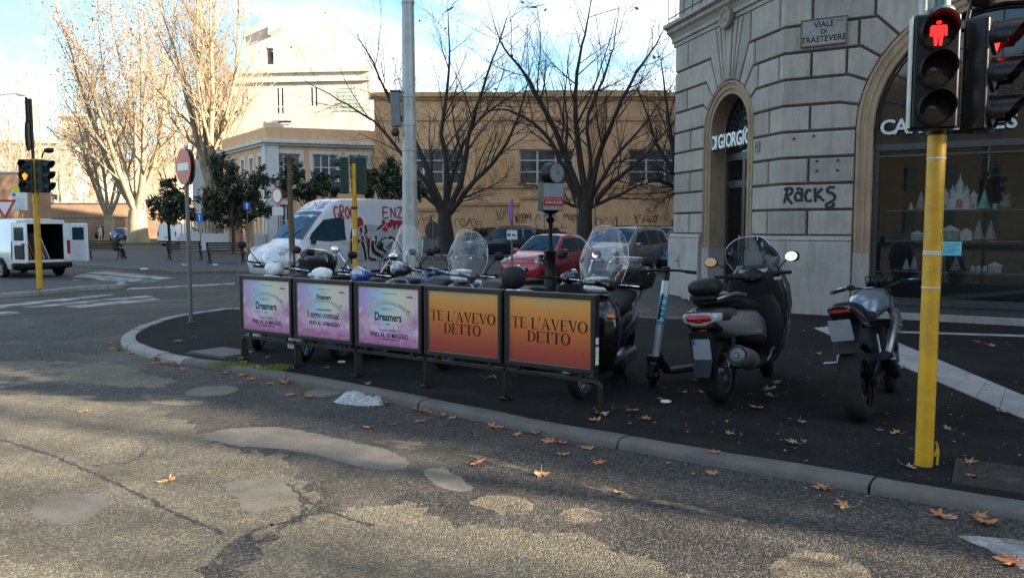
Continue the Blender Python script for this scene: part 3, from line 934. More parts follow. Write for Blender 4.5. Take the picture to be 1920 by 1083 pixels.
def panel(i, kind):
 """bay i: local x along the run, local y away from the road, z up; front face at y = 0"""
 lb = ['leftmost pink poster panel, its left edge free beside the scooters', 'pink poster panel reading Il sogno continua, second in the row', 'pink poster panel reading Dreamers, beside the first orange one',
  'orange poster panel reading Te l\'avevo detto, between a pink and an orange one', 'orange poster panel at the near right end of the row, with a bent end leg'][i]
 o = La + pdir * PW * i
 root = empty('poster_panel', (o.x, o.y, PZ), pang, lb, 'street poster panel', 'poster panels along the kerb')
 w = PW
 x0, x1, z0, z1 = .018, w - .018, .335, 1.035
 fw, dp = .042, .085
 f = MB()
 f.box(((x0 + x1) / 2, dp / 2, z1 - fw / 2), (x1 - x0, dp, fw))
 f.box(((x0 + x1) / 2, dp / 2, z0 + fw / 2), (x1 - x0, dp, fw))
 f.box((x0 + fw / 2, dp / 2, (z0 + z1) / 2), (fw, dp, z1 - z0 - 2 * fw))
 f.box((x1 - fw / 2, dp / 2, (z0 + z1) / 2), (fw, dp, z1 - z0 - 2 * fw))
 f.build('frame', M['bronze_metal'], root, bevel=.006)
 MB().box(((x0 + x1) / 2, dp - .012, (z0 + z1) / 2), (x1 - x0 - .02, .02, z1 - z0 - .02)).build('back_plate', M['bronze_metal'], root)
 lp = MB()
 a0, a1, b0, b1 = x0 + fw, x1 - fw, z0 + fw, z1 - fw
 for (q0, q1, q2, q3) in ((a0, a1, b0, b0 + .008), (a0, a1, b1 - .008, b1), (a0, a0 + .008, b0 + .008, b1 - .008), (a1 - .008, a1, b0 + .008, b1 - .008)):
  lp.box(((q0 + q1) / 2, .016, (q2 + q3) / 2), (q1 - q0, .012, q3 - q2))
 lp.build('lip', M['grey_metal'], root, smooth=0)
 a0, a1, b0, b1 = a0 + .008, a1 - .008, b0 + .008, b1 - .008
 W, H = a1 - a0, b1 - b0
 PM = Matrix(((1, 0, 0, a0), (0, 0, -1, .020), (0, 1, 0, b0), (0, 0, 0, 1)))
 pm = MB().box((W / 2, H / 2, -.002), (W, H, .004))
 po = pm.build('poster', M['poster_orange' if kind == 'o' else 'poster_pink'], root, smooth=0)
 po.matrix_local = PM
 zz = .0008
 if kind == 'o':
  t = MB()
  serif_text("TE L'AVEVO", H * .168, W * .5, H * .515, zz, t, sx=1.16)
  serif_text('DETTO', H * .168, W * .5, H * .315, zz, t, sx=1.16)
  for (bx, by, an) in ((.5, .80, -1.2), (.06, .50, 0), (.92, .21, .3)):
   bird(t, W * bx, H * by, .012, an, zz)
  t.build('lettering', M['ink_brown'], po, smooth=0)
 else:
  bows = MB()
  cx, cy = W * .50, H * (.40 if i == 1 else .45)
  for k, r in enumerate((.385, .365, .345)):
   pts = [(cx + W * r * math.cos(t * pi / 24), cy + H * (r * .80) * math.sin(t * pi / 24)) for t in range(1, 24)]
   b0_ = MB()
   bows.m = k
   rb = MB().ribbon(pts, W * .020)
   bows.add([(q.x, q.y, zz * .5 + k * .0001) for q in rb.v], rb.f, None, k)
  bows.build('rainbow', [M['bow_peach'], M['bow_yellow'], M['bow_aqua']], po, smooth=0)
  bd = MB()
  for k, (bx, by, s, a) in enumerate(((.25, .80, .020, -.6), (.69, .80, .012, .5), (.84, .60, .034, .8), (.12, .58, .012, 0), (.33, .36, .012, 2), (.80, .36, .014, 1), (.2, .2, .01, 1))):
   bird(bd, W * bx, H * by, s * 1.15, a, zz + .0004)
  bd.build('bird', M['ink_plum'], po, smooth=0)
  ink, pl = M['ink'], M['ink_plum']
  def L(txt, x, y, size, m_, **kw):
   lettering(txt, m_, T(W * x, H * y, zz), po, size, **kw)
  L('museumofdreamers.com', .52, .905, H * .036, M['ink'])
  L('ticketone', .86, .865, H * .040, M['ink_plum'], bold=.0012)
  L('partner', .87, .905, H * .020, M['ink_plum'])
  if i == 1:
   L('MUSEUM OF', .52, .875 - .04, H * .034, M['ink_olive'])
   L('Dreamers', .52, .755, H * .125, ink, sx=.80, bold=.002)
   L('ROMA', .50, .685, H * .022, pl)
   L('A GRANDE RICHIESTA', .52, .515, H * .046, ink, bold=.0008, sx=.9)
   L('Il sogno continua!', .5, .415, H * .165, ink, sx=.74, bold=.002)
   L('FINO AL 10 MAGGIO', .52, .255, H * .105, pl, sx=.86, bold=.002)
   L('PIAZZA BARBERINI', .17, .115, H * .026, pl)
   L('museumofdreamers.com', .5, .075, H * .026, pl)
   L('TICKETONE.IT', .84, .065, H * .026, pl)
  else:
   L('MUSEUM OF', .48, .625, H * .066, M['ink_olive'], sx=.8)
   L('Dreamers', .50, .485, H * .20, ink, sx=.80, bold=.003)
   L('ROMA', .50, .365, H * .028, pl, bold=.001)
   L('Il sogno continua!', .50, .26, H * .07, pl, shear=.3, sx=.85)
   L('FINO AL 10 MAGGIO', .51, .165, H * .115, pl, sx=.86, bold=.002)
   L('PIAZZA BARBERINI 7 - ROMA CENTRO', .52, .095, H * .032, pl, sx=.9, bold=.0006)
 rl = MB()
 xe = w - .05 if i < 4 else w - .10
 rl.box((w / 2, .05, .275), (w - .03, .035, .035))
 for xx in (w * .15, w * .82):
  rl.box((xx, .05, .313), (.05, .03, .042))
 rl.build('rail', M['bronze_metal'], root, bevel=.004)
 def legm(x):
  q = MB()
  q.box((x, .05, .13), (.032, .05, .27))
  q.add([(x + .017, .03, .25), (x + .017, .03, .02), (x + .075, .07, .02), (x + .045, .07, .25), (x + .011, .045, .25), (x + .011, .045, .02), (x + .069, .085, .02), (x + .039, .085, .25)],
   [(0, 1, 2, 3), (7, 6, 5, 4), (0, 4, 5, 1), (1, 5, 6, 2), (2, 6, 7, 3), (3, 7, 4, 0)])
  q.box((x, .05, .006), (.11, .10, .012))
  return q
 legm(.0).build('leg', M['bronze_metal'], root, bevel=.003)
 if i == 4:
  q = MB().tube(spline([(w - .16, .05, .262), (w - .03, .05, .262), (w + .005, .05, .245), (w + .02, .05, .20), (w + .02, .05, .0)], 5), .026, 10)
  q.box((w + .02, .05, .006), (.12, .10, .012))
  q.build('end_leg', M['bronze_metal'], root)
  s = MB()
  s.box((x1 + .001, .045, .63), (.003, .05, .06))
  s.box((x1 + .001, .045, .50), (.003, .055, .16))
  s.build('lock_plate', M['sticker'], root, smooth=0)
 return root
for i, k in enumerate('pppoo'):
 panel(i, k)
# ================================================================== CORNER SHOP BUILDING
CC = G(1461, 583.5, PZ)
CC.z = 0
RD = V((.854, -.520, 0)).normalized()
LD = V((-.2425, .970, 0)).normalized()
NR = V((-RD.y * -1, 0, 0))
NR = V((RD.y, -RD.x, 0)).normalized()      # out of the long front, towards the road
NL = V((-LD.y, LD.x, 0)).normalized()
MIT = (NR + NL).normalized()
MIT = MIT / MIT.dot(NR)
def FC(S, z, o=0.0):
 """unrolled facade: S<0 chamfer with the door, S>0 long front; o out of the wall"""
 if S > 1e-6:
  p = CC + RD * S + NR * o
 elif S < -1e-6:
  p = CC - LD * S + NL * o
 else:
  p = CC + MIT * o
 return V((p.x, p.y, z))
def stone(name, col, var=.16):
 m = bpy.data.materials.new(name)
 m.use_nodes = True
 n, l = m.node_tree.nodes, m.node_tree.links
 b = n['Principled BSDF']
 b.inputs['Roughness'].default_value = .85
 tc = n.new('ShaderNodeTexCoord')
 a = n.new('ShaderNodeTexNoise')
 a.inputs['Scale'].default_value = 1.6
 a.inputs['Detail'].default_value = 9
 a.inputs['Roughness'].default_value = .66
 l.new(tc.outputs['Object'], a.inputs['Vector'])
 c = V(col)
 r = ramp(n, [(.25, tuple(c * (1 - var * 1.6))), (.5, tuple(c)), (.75, tuple(c * (1 + var)))])
 l.new(a.outputs['Fac'], r.inputs[0])
 mp = n.new('ShaderNodeMapping')
 mp.inputs['Scale'].default_value = (5, 5, .55)
 l.new(tc.outputs['Object'], mp.inputs[0])
 s_ = n.new('ShaderNodeTexNoise')
 s_.inputs['Scale'].default_value = 2.2
 s_.inputs['Detail'].default_value = 7
 s_.inputs['Roughness'].default_value = .7
 l.new(mp.outputs[0], s_.inputs['Vector'])
 r2 = ramp(n, [(.46, (0, 0, 0)), (.78, (.6, .6, .6))])
 l.new(s_.outputs['Fac'], r2.inputs[0])
 mx = n.new('ShaderNodeMix')
 mx.data_type = 'RGBA'
 mx.inputs[7].default_value = (*(c * .42), 1)
 l.new(r2.outputs[0], mx.inputs[0])
 l.new(r.outputs[0], mx.inputs[6])
 oi = n.new('ShaderNodeObjectInfo')
 mr = n.new('ShaderNodeMapRange')
 mr.inputs['To Min'].default_value = .84
 mr.inputs['To Max'].default_value = 1.13
 l.new(oi.outputs['Random'], mr.inputs['Value'])
 mu = n.new('ShaderNodeVectorMath')
 mu.operation = 'SCALE'
 l.new(mx.outputs[2], mu.inputs[0])
 l.new(mr.outputs[0], mu.inputs['Scale'])
 l.new(mu.outputs[0], b.inputs['Base Color'])
 f = n.new('ShaderNodeTexNoise')
 f.inputs['Scale'].default_value = 38
 f.inputs['Detail'].default_value = 8
 l.new(tc.outputs['Object'], f.inputs['Vector'])
 bp = n.new('ShaderNodeBump')
 bp.inputs['Strength'].default_value = .35
 bp.inputs['Distance'].default_value = .012
 l.new(f.outputs['Fac'], bp.inputs['Height'])
 l.new(bp.outputs[0], b.inputs['Normal'])
 return m
M['stone'] = stone('block_stone', (.365, .322, .278))
M['joint'] = stone('joint_shade_stone', (.12, .10, .085))  # block stone darkened, the shade between blocks put into the colour
M['tan_stone'] = stone('tan_stone', (.36, .25, .155), .2)
M['plinth'] = stone('plinth_stone', (.335, .305, .278))
M['window_dark'] = mat('window_dark', (.012, .014, .016), .06, spec=.9, rvar=.03)
M['shop_glass'] = glassy('shop_glass', (.86, .89, .89), .006, (.5, .55, .6), .05, .01)
M['wrought'] = mat('wrought', (.022, .022, .024), .5, .5)
M['shop_frame'] = mat('shop_frame', (.055, .058, .062), .4, .4)
M['steel_letter'] = mat('steel_letter', (.52, .54, .58), .35, .35, var=.1)
M['ink_spray'] = mat('ink_spray', (.012, .012, .014), .6)
M['marble'] = stone('marble', (.27, .25, .235), .12)
shop = empty('corner_building', (CC.x, CC.y, 0))
tag(shop, 'rusticated grey stone corner building with an arched door and shop window', 'building')
SHI = shop.matrix_world.inverted() if False else T(-CC.x, -CC.y, 0)
def facade_poly_offset(P, d):
 """move every edge of a counter-clockwise polygon inwards by d"""
 n = len(P)
 A = sum(P[i][0] * P[(i + 1) % n][1] - P[(i + 1) % n][0] * P[i][1] for i in range(n))
 if A < 0:
  P = P[::-1]
 out = []
 for i in range(n):
  a, b, c = P[i - 1], P[i], P[(i + 1) % n]
  e1, e2 = V((b[0] - a[0], b[1] - a[1])).normalized(), V((c[0] - b[0], c[1] - b[1])).normalized()
  n1, n2 = V((-e1.y, e1.x)), V((-e2.y, e2.x))
  k = 1 + n1.dot(n2)
  q = (n1 + n2) / max(k, .35)
  out.append((b[0] + q.x * d, b[1] + q.y * d))
 return out
def cut0(P):
 """insert points where the polygon crosses S = 0"""
 out = []
 for i in range(len(P)):
  a, b = P[i], P[(i + 1) % len(P)]
  out.append(a)
  if a[0] * b[0] < -1e-9:
   t = a[0] / (a[0] - b[0])
   out.append((0.0, a[1] + (b[1] - a[1]) * t))
 return out
def split0(P):
 if min(p[0] for p in P) < -1e-6 and max(p[0] for p in P) > 1e-6:
  return [[i for i, p in enumerate(P) if p[0] <= 1e-6], [i for i, p in enumerate(P) if p[0] >= -1e-6]]
 return [list(range(len(P)))]
def block(poly, name='stone_block', mt='stone', proud=.06, gap=.020, ch=.020, base_o=0.0, parent=None):
 b0 = cut0(facade_poly_offset(poly, gap))
 b1 = cut0(facade_poly_offset(poly, gap + .004))
 b2 = cut0(facade_poly_offset(poly, gap + ch))
 n = len(b0)
 if not (len(b1) == len(b2) == n):
  b1 = b2 = b0
 vs = [FC(s, z, base_o - .01) for s, z in b0] + [FC(s, z, base_o + proud - ch * .8) for s, z in b1] + [FC(s, z, base_o + proud) for s, z in b2]
 fs = []
 for k in (0, n):
  fs += [(k + i, k + (i + 1) % n, k + n + (i + 1) % n, k + n + i) for i in range(n)]
 for part in split0(b2):
  fs.append(tuple(2 * n + i for i in part))
 m = MB().add(vs, fs, SHI)
 return m.build(name, M[mt], parent or shop, smooth=28)
wallm = MB()
def wall(poly, o=0.0):
 P = facade_poly_offset(poly, 0)
 P = cut0(P)
 vs = [FC(s, z, o) for s, z in P]
 wallm.add(vs, [tuple(i for i in part) for part in split0(P)], SHI)
def stone_row(poly, **k):
 wall(poly)
 block(poly, **k)
LC, LZ, LR = -2.05, 3.72, 1.05          # door arch centre, springing, outer radius
AC, AZ, AR = 3.48, 3.45, 2.20           # shop arch
H0, CH, NROW = 1.52, .483, 10
zj = [H0 + CH * i for i in range(NROW + 1)]
TOP = 6.02
zj = [z for z in zj if z < TOP - .2] + [TOP]
def bend(c, zc, R, side, tab, z):
 """where joint z of the rustication turns towards the arch and where it meets it"""
 if z <= zc + .02:
  x = c + side * R
  return (x, z), (x, z)
 ks = sorted(tab)
 S = None
 for a, b in zip(ks, ks[1:]):
  if a <= z <= b:
   S = tab[a] + (tab[b] - tab[a]) * (z - a) / (b - a)
 if S is None:
  S = tab[ks[-1]] if z > ks[-1] else tab[ks[0]]
 S = c + side * S
 d = V((S - c, z - zc))
 dn = d.normalized() * R
 return (S, z), (c + dn.x, zc + dn.y)
tabR = {3.45: 2.2, 3.93: 2.50, 4.42: 2.36, 4.92: 2.16, 5.40: 1.90, 6.02: 1.25}
tabL = {3.72: 1.05, 3.93: 1.14, 4.42: 1.12, 4.92: .98, 5.40: .80, 6.02: .58}
LEFT_END, RIGHT_END = -4.62, 9.6
for i in range(len(zj) - 1):
 zl, zu = zj[i], zj[i + 1]
 odd = i % 2
 (l0, lp0), (l1, lp1) = bend(LC, LZ, LR, 1, tabL, zl), bend(LC, LZ, LR, 1, tabL, zu)
 (r0, rp0), (r1, rp1) = bend(AC, AZ, AR, -1, tabR, zl), bend(AC, AZ, AR, -1, tabR, zu)
 def chain(*p):
  out = []
  for q in p:
   if not out or (abs(q[0] - out[-1][0]) + abs(q[1] - out[-1][1])) > .012:
    out.append(q)
  if (abs(out[0][0] - out[-1][0]) + abs(out[0][1] - out[-1][1])) < .012:
   out.pop()
  return out
 tall = zl > 4.3
 if odd and not tall:                      # one long block wrapping the corner
  stone_row(chain(lp0, l0, r0, rp0, rp1, r1, l1, lp1))
 else:
  cl, c2 = -.42, .47
  if not tall:
   stone_row(chain(lp0, l0, (cl, zl), (cl, zu), l1, lp1))
   stone_row([(cl, zl), (c2, zl), (c2, zu), (cl, zu)])
   stone_row(chain((c2, zl), r0, rp0, rp1, r1, (c2, zu)))
  else:
   sl = max(l0[0], l1[0]) + .06
   sr = min(r0[0], r1[0]) - .04
   stone_row(chain(lp0, l0, (sl, zl), (sl, zu), l1, lp1))
   if odd:
    stone_row([(sl, zl), (sr, zl), (sr, zu), (sl, zu)])
   else:
    stone_row([(sl, zl), (-.14, zl), (-.14, zu), (sl, zu)])
    stone_row([(-.14, zl), (.47, zl), (.47, zu), (-.14, zu)])
    stone_row([(.47, zl), (sr, zl), (sr, zu), (.47, zu)])
   stone_row(chain((sr, zl), r0, rp0, rp1, r1, (sr, zu)))
 (f0, fp0), (f1, fp1) = bend(LC, LZ, LR, -1, tabL, zl), bend(LC, LZ, LR, -1, tabL, zu)
 if odd:
  stone_row(chain((LEFT_END, zl), f0, fp0, fp1, f1, (LEFT_END, zu)))
 else:
  mid = -3.75 if zl < 4 else -3.95
  stone_row([(LEFT_END, zl), (mid, zl), (mid, zu), (LEFT_END, zu)])
  stone_row(chain((mid, zl), f0, fp0, fp1, f1, (mid, zu)))
 (g0, gp0), (g1, gp1) = bend(AC, AZ, AR, 1, tabR, zl), bend(AC, AZ, AR, 1, tabR, zu)
 e = 7.0 if odd else 7.4
 stone_row(chain(gp0, g0, (e, zl), (e, zu), g1, gp1))
 stone_row([(e, zl), (RIGHT_END, zl), (RIGHT_END, zu), (e, zu)])
def keystones(c, zc, R, cuts, ztop):
 """fan of long wedges over the crown between two half-widths at ztop"""
 for a, b in zip(cuts, cuts[1:]):
  def foot(S):
   d = V((S - c, ztop - zc)).normalized() * R
   return (c + d.x, zc + d.y)
  stone_row([foot(c + a), foot(c + b), (c + b, ztop), (c + a, ztop)], proud=.075 if a * b < 0 else .06)
keystones(LC, LZ, LR, [-.58, -.38, -.17, .17, .38, .58], TOP)
keystones(AC, AZ, AR, [-1.25, -.75, -.28, .28, .75, 1.25], TOP)
def plinth(s0, s1, name='plinth'):
 xs = [s0] + ([0.0] if s0 < 0 < s1 else []) + [s1]
 pr = [(.13, PZ - .05), (.13, 1.36), (.115, 1.40), (.105, 1.42), (.12, 1.445), (.085, 1.50), (.05, 1.52)]
 m = MB()
 rings = [[FC(s, z, o) for o, z in pr] + [FC(s, 1.52, -.02), FC(s, PZ - .05, -.02)] for s in xs]
 m.loft(rings, M=SHI)
 wall([(s0, 0), (s1, 0), (s1, 1.53), (s0, 1.53)])
 m.build(name, M['plinth'], shop, smooth=25)
plinth(LEFT_END - .1, LC - LR - .05)
plinth(LC + LR + .05, .12)
plinth(.125, AC - AR - .02)
plinth(AC + AR + .02, RIGHT_END)
wallm.build('wall', M['joint'], shop, smooth=0)
pr = [(.05, TOP), (.05, 6.10), (.10, 6.12), (.10, 6.20), (.16, 6.28), (.24, 6.33), (.24, 6.40), (.34, 6.44), (.34, 6.52), (.0, 6.56), (-.05, TOP)]
m = MB()
m.loft([[FC(s, z, o) for o, z in pr] for s in (LEFT_END - .12, 0.0, RIGHT_END + 66)], M=SHI)
m.build('cornice', M['stone'], shop, smooth=20)
m = MB()
rm = frame(FC(LC, 6.07, .14), -LD, (0, 0, 1))
m.lathe([(0, .05), (.05, .045), (.09, .01), (.13, .015), (.16, .05), (.20, .055), (.23, .03), (.24, -.06)], 24, SHI @ rm)
m.build('roundel', M['stone'], shop)
for a, b in ((LEFT_END, -.1), ):
 m = MB()
 for z in (6.65, 7.3):
  m.tube([FC(a, z, .26), FC(b, z, .26)], .014, 6, M=SHI)
 m.build('rail', M['wrought'], shop)
 k = a
 while k < b:
  MB().tube([FC(k, 6.5, .26), FC(k, 7.3, .26)], .010, 5, M=SHI).build('baluster', M['wrought'], shop)
  k += .42
TD = V((.51, .86, 0)).normalized()
E0 = FC(LEFT_END - .02, 0)
BH = 21.4
poly = [FC(LEFT_END - .02, 0, -.03), FC(0, 0, -.03), FC(78, 0, -.03), FC(78, 0, -.03) + V((.52, .85, 0)) * 22, E0 + TD * 52 + V((10, -8, 0)), E0 + TD * 52]
m = MB()
vs = [V((p.x, p.y, 6.3)) for p in poly] + [V((p.x, p.y, BH)) for p in poly]
n = len(poly)
m.add(vs, [(i, (i + 1) % n, n + (i + 1) % n, n + i) for i in range(n)] + [tuple(range(n, 2 * n)), tuple(range(n - 1, -1, -1))], SHI)
m.build('upper_wall', M['stone'], shop, smooth=0)
m = MB()
vs = [V((p.x, p.y, 0)) for p in (poly[5], poly[0], poly[4], poly[3], poly[2], FC(RIGHT_END, 0, -.03))] + [V((p.x, p.y, 6.3)) for p in (poly[5], poly[0], poly[4], poly[3], poly[2], FC(RIGHT_END, 0, -.03))]
m.add(vs, [(0, 1, 7, 6), (2, 0, 6, 8), (3, 2, 8, 9), (4, 3, 9, 10), (5, 4, 10, 11)], SHI)
m.build('side_wall', M['stone'], shop, smooth=0)
m = MB()
ctr = sum(poly, V()) / n
vs = []
for z, g_ in ((BH, .25), (BH + .25, .5), (BH + .5, .6)):
 for p in poly:
  d = (p - ctr)
  d.z = 0
  vs.append(V((p.x, p.y, z)) + d.normalized() * g_)
m.add(vs, [(k * n + i, k * n + (i + 1) % n, (k + 1) * n + (i + 1) % n, (k + 1) * n + i) for k in range(2) for i in range(n)] + [tuple(range(2 * n, 3 * n)), tuple(range(n - 1, -1, -1))], SHI)
m.build('eaves', M['stone'], shop, smooth=0)
def arch_path(c, zc, R, z0, n=22):
 return [(c - R, z0)] + [(c - R * math.cos(pi * k / n), zc + R * math.sin(pi * k / n)) for k in range(n + 1)] + [(c + R, z0)]
def arch_frame(c, zc, R, w, z0, depth, name, mt):
 prof_ = [(0, -.02), (0, .05), (.02, .062), (.05, .062), (.06, .035), (.12, .035), (.13, .05), (.17, .045), (.18, .02), (w, .02), (w, -depth)]
 rings = []
 for (dr, o) in prof_:
  rings.append([FC(s, z, o) for s, z in arch_path(c, zc, R - dr, z0)])
 m = MB()
 k = len(rings[0])
 vs = [p for r in rings for p in r]
 m.add(vs, [(a * k + b, a * k + b + 1, (a + 1) * k + b + 1, (a + 1) * k + b) for a in range(len(rings) - 1) for b in range(k - 1)], SHI)
 return m.build(name, M[mt], shop, smooth=30)
arch_frame(LC, LZ, LR, .27, 1.22, .50, 'door_arch', 'tan_stone')
arch_frame(AC, AZ, AR, .27, 1.22, .26, 'window_arch', 'tan_stone')
for c, R, dp in ((LC, LR, .5), (AC, AR, .26)):
 for sd in (-1, 1):
  m = MB()
  q = [(c + sd * (R - .27), -dp), (c + sd * (R - .27), .03), (c + sd * R, .06), (c + sd * R, -.02)]
  m.loft([[FC(s, z, o) for s, o in q] for z in (PZ - .02, 1.218)], M=SHI)
  m.build('jamb_base', M['plinth'], shop, smooth=20)
def fbox(m, s0, s1, z0, z1, o0, o1, mi=None):
 vs = [FC(s, z, o) for z in (z0, z1) for o in (o0, o1) for s in (s0, s1)]
 return m.add(vs, [(0, 1, 3, 2), (4, 6, 7, 5), (0, 4, 5, 1), (2, 3, 7, 6), (0, 2, 6, 4), (1, 5, 7, 3)], SHI, mi)
dl, dr_ = LC - LR + .27, LC + LR - .27
dw = (dr_ - dl)
do = -.40
m = MB()
fbox(m, dl - .02, dr_ + .02, PZ, 6, -.52, -.50) if False else None
step = MB()
fbox(step, LC - LR + .27, LC + LR - .27, PZ - .03, .235, -.52, .10)
fbox(step, LC - 1.3, LC + 1.3, PZ - .03, .15, .101, .42)
step.build('door_step', M['plinth'], shop, smooth=0)
door = MB()
fbox(door, dl, dl + .09, .24, 3.30, do - .03, do + .03)
fbox(door, dr_ - .09, dr_, .24, 3.30, do - .03, do + .03)
fbox(door, LC - .06, LC + .06, .24, 3.14, do - .035, do + .035)
fbox(door, dl + .09, dr_ - .09, 3.14, 3.30, do - .032, do + .032)
fbox(door, dl + .09, LC - .06, 2.55, 2.70, do - .028, do + .028)
fbox(door, LC + .06, dr_ - .09, 2.55, 2.70, do - .028, do + .028)
fbox(door, dl + .09, LC - .06, .24, .42, do - .028, do + .028)
fbox(door, LC + .06, dr_ - .09, .24, .42, do - .028, do + .028)
dd_ = door.build('door', M['shop_frame'], shop, smooth=0)
for s0, s1, z0, z1 in ((dl + .09, LC - .06, .42, 2.55), (LC + .06, dr_ - .09, .42, 2.55), (dl + .09, LC - .06, 2.70, 3.14), (LC + .06, dr_ - .09, 2.70, 3.14)):
 q = MB()
 fbox(q, s0, s1, z0, z1, do - .006, do + .006)
 q.build('pane', M['shop_glass'], dd_, smooth=0)
hd = MB()
hd.tube([FC(LC - .03, 1.0, do + .09), FC(LC - .03, 1.5, do + .09)], .014, 8, M=SHI)
hd.build('handle', M['chrome'], dd_)
def fanlight(c, zc, R, z0, o, nspoke, name):
 fan = MB()
 P = [FC(c - R * math.cos(pi * k / 24), zc + R * math.sin(pi * k / 24), o - .03) for k in range(25)] + [FC(c + R, z0, o - .03), FC(c - R, z0, o - .03)]
 g_ = MB().poly(P, SHI).build('fanlight', M['window_dark'], shop, smooth=0)
 def bar(pts, r=.013):
  MB().tube(pts, r, 5, M=SHI).build(name, M['wrought'], g_)
 for k in range(nspoke + 1):
  t = pi * k / nspoke
  d = lambda q: FC(c - q * math.cos(t), zc + q * math.sin(t) + .0, o)
  bar([d(R * .2), d(R * .99)])
  if k < nspoke:      # scroll between two spokes
   t2 = pi * (k + .5) / nspoke
   w_ = R * .62 * math.sin(pi / nspoke / 2)
   pts = []
   for q in range(13):
    a = pi + q * pi / 12
    rr = R * .80 + w_ * math.sin(-a) * -1
    tt = t2 + (w_ * math.cos(a)) / (R * .8)
    pts.append(FC(c - rr * math.cos(tt), zc + rr * math.sin(tt), o))
   bar(pts, .010)
 for q in (.2, .55, .97):
  bar([FC(c - R * q * math.cos(pi * k / 20), zc + R * q * math.sin(pi * k / 20), o) for k in range(21)], .013)
 return g_
fanlight(LC, LZ, LR - .28, 3.30, do + .06, 10, 'iron_bar')
sl_, sr_ = AC - AR + .27, AC + AR - .27
so = -.20
fanlight(AC, AZ, AR - .28, 3.14, so + .05, 12, 'iron_bar')
fr = MB()
fbox(fr, sl_, sl_ + .10, .34, 3.05, so - .04, so + .04)
fbox(fr, sr_ - .10, sr_, .34, 3.05, so - .04, so + .04)
fbox(fr, sl_, sr_, 3.05, 3.16, so - .05, so + .06)
fbox(fr, sl_, sr_, 2.93, 2.965, so - .03, so + .045)
fbox(fr, sl_ + .10, sr_ - .10, .34, .42, so - .03, so + .04)
fbox(fr, 4.22, 4.30, .42, 2.93, so - .035, so + .035)
win = fr.build('shop_window', M['shop_frame'], shop, smooth=0)
for s0, s1, z0, z1 in ((sl_ + .10, 4.22, .42, 2.93), (4.30, sr_ - .10, .42, 2.93), (sl_ + .10, sr_ - .10, 2.965, 3.05)):
 q = MB()
 fbox(q, s0, s1, z0, z1, so - .006, so + .006)
 q.build('pane', M['shop_glass'], win, smooth=0)
sp = MB()
fbox(sp, sl_, sr_, PZ - .02, .30, -.24, -.10)
fbox(sp, sl_, sr_, .30, .34, -.24, -.06)
sp.build('stall_riser', M['shop_frame'], shop, smooth=0)
sp = MB()
fbox(sp, sl_ + .0, sr_, PZ - .02, PZ + .09, -.10, .14)
sp.build('window_step', M['plinth'], shop, smooth=0)
M['room'] = mat('room', (.10, .095, .09), .9)
rm_ = MB()
for s0, s1, o0, o1, zt in ((sl_ - .2, sr_ + .2, -.26, -2.4, 3.3), (dl - .3, dr_ + .02, -.53, -2.6, 3.4)):
 vs = [FC(s, z, o) for z in (.30, zt) for o in (o0, o1) for s in (s0, s1)]
 rm_.add(vs, [(0, 1, 3, 2), (4, 6, 7, 5), (2, 3, 7, 6), (0, 2, 6, 4), (1, 5, 7, 3)], SHI)
rm_.build('shop_room', M['room'], shop, smooth=0)
def flat(S, z, o, txt, size, mt, parent, ext=0.0, **kw):
 x = -LD if S < 0 else RD
 return lettering(txt, M[mt], SHI @ frame(FC(S, z, o), x, (0, 0, 1)), parent, size, extrude=ext, **kw)
for ch, S in zip('DIGIORGIO', (-2.74, -2.62, -2.42, -2.26, -2.07, -1.86, -1.64, -1.48, -1.30)):
 flat(S, 3.52, -.03, ch, .42, 'steel_letter', shop, .03, name='letter', sx=.78, bold=.008)
for ch, S in zip('CARTOLERIES', (1.78, 2.0, 2.22, 2.42, 2.64, 2.85, 3.03, 3.2, 3.34, 3.47, 3.66)):
 if ch in 'CARES' or True:
  flat(S, 3.44, so + .12, ch, .36, 'steel_letter', shop, .03, name='letter', bold=.008)
pl = empty('street_name_plate', FC(.68, 5.22, .062), 0)
tag(pl, 'marble street name plate reading Viale di Trastevere on the corner', 'street sign')
pl.rotation_euler = frame((0, 0, 0), RD, (0, 0, 1)).to_euler()
q = MB()
q.box((0, 0, .02), (.80, .50, .04))
q.build('plate', M['marble'], pl, bevel=.006)
q = MB()
for c_, d_ in (((0, .235, .045), (.80, .022, .012)), ((0, -.235, .045), (.80, .022, .012)), ((.39, 0, .045), (.022, .448, .012)), ((-.39, 0, .045), (.022, .448, .012))):
 q.box(c_, d_)
q.build('border', M['joint'], pl, smooth=0)
for txt, y, sz in (('VIALE', .13, .15), ('DI', .0, .12), ('TRASTEVERE', -.13, .15)):
 lettering(txt, M['ink'], T(0, y, .0415), pl, sz, bold=.002, sx=.92)
lettering('R XIII', M['ink'], T(.27, .17, .0415), pl, .055)
def spray(root_name, strokes, S, z, sx, sz, w, o, label=None, mt='ink_spray', parent=shop):
 """strokes: lists of (x, y) in unit letters laid on the facade at S, z"""
 x = -LD if S < 0 else RD
 fm = SHI @ frame(FC(S, z, o), x, (0, 0, 1))
 r = random.Random(len(strokes))
 m = MB()
 for k, st in enumerate(strokes):
  P = spline([(a * sx, b * sz, 0) for a, b in st], 5)
  rb = MB().ribbon([(p.x, p.y) for p in P], [w * r.uniform(.75, 1.25) for _ in P])
  m.add([(p.x, p.y, k * .0004) for p in rb.v], rb.f, fm)
 return m.build(root_name, M[mt], parent, smooth=0)
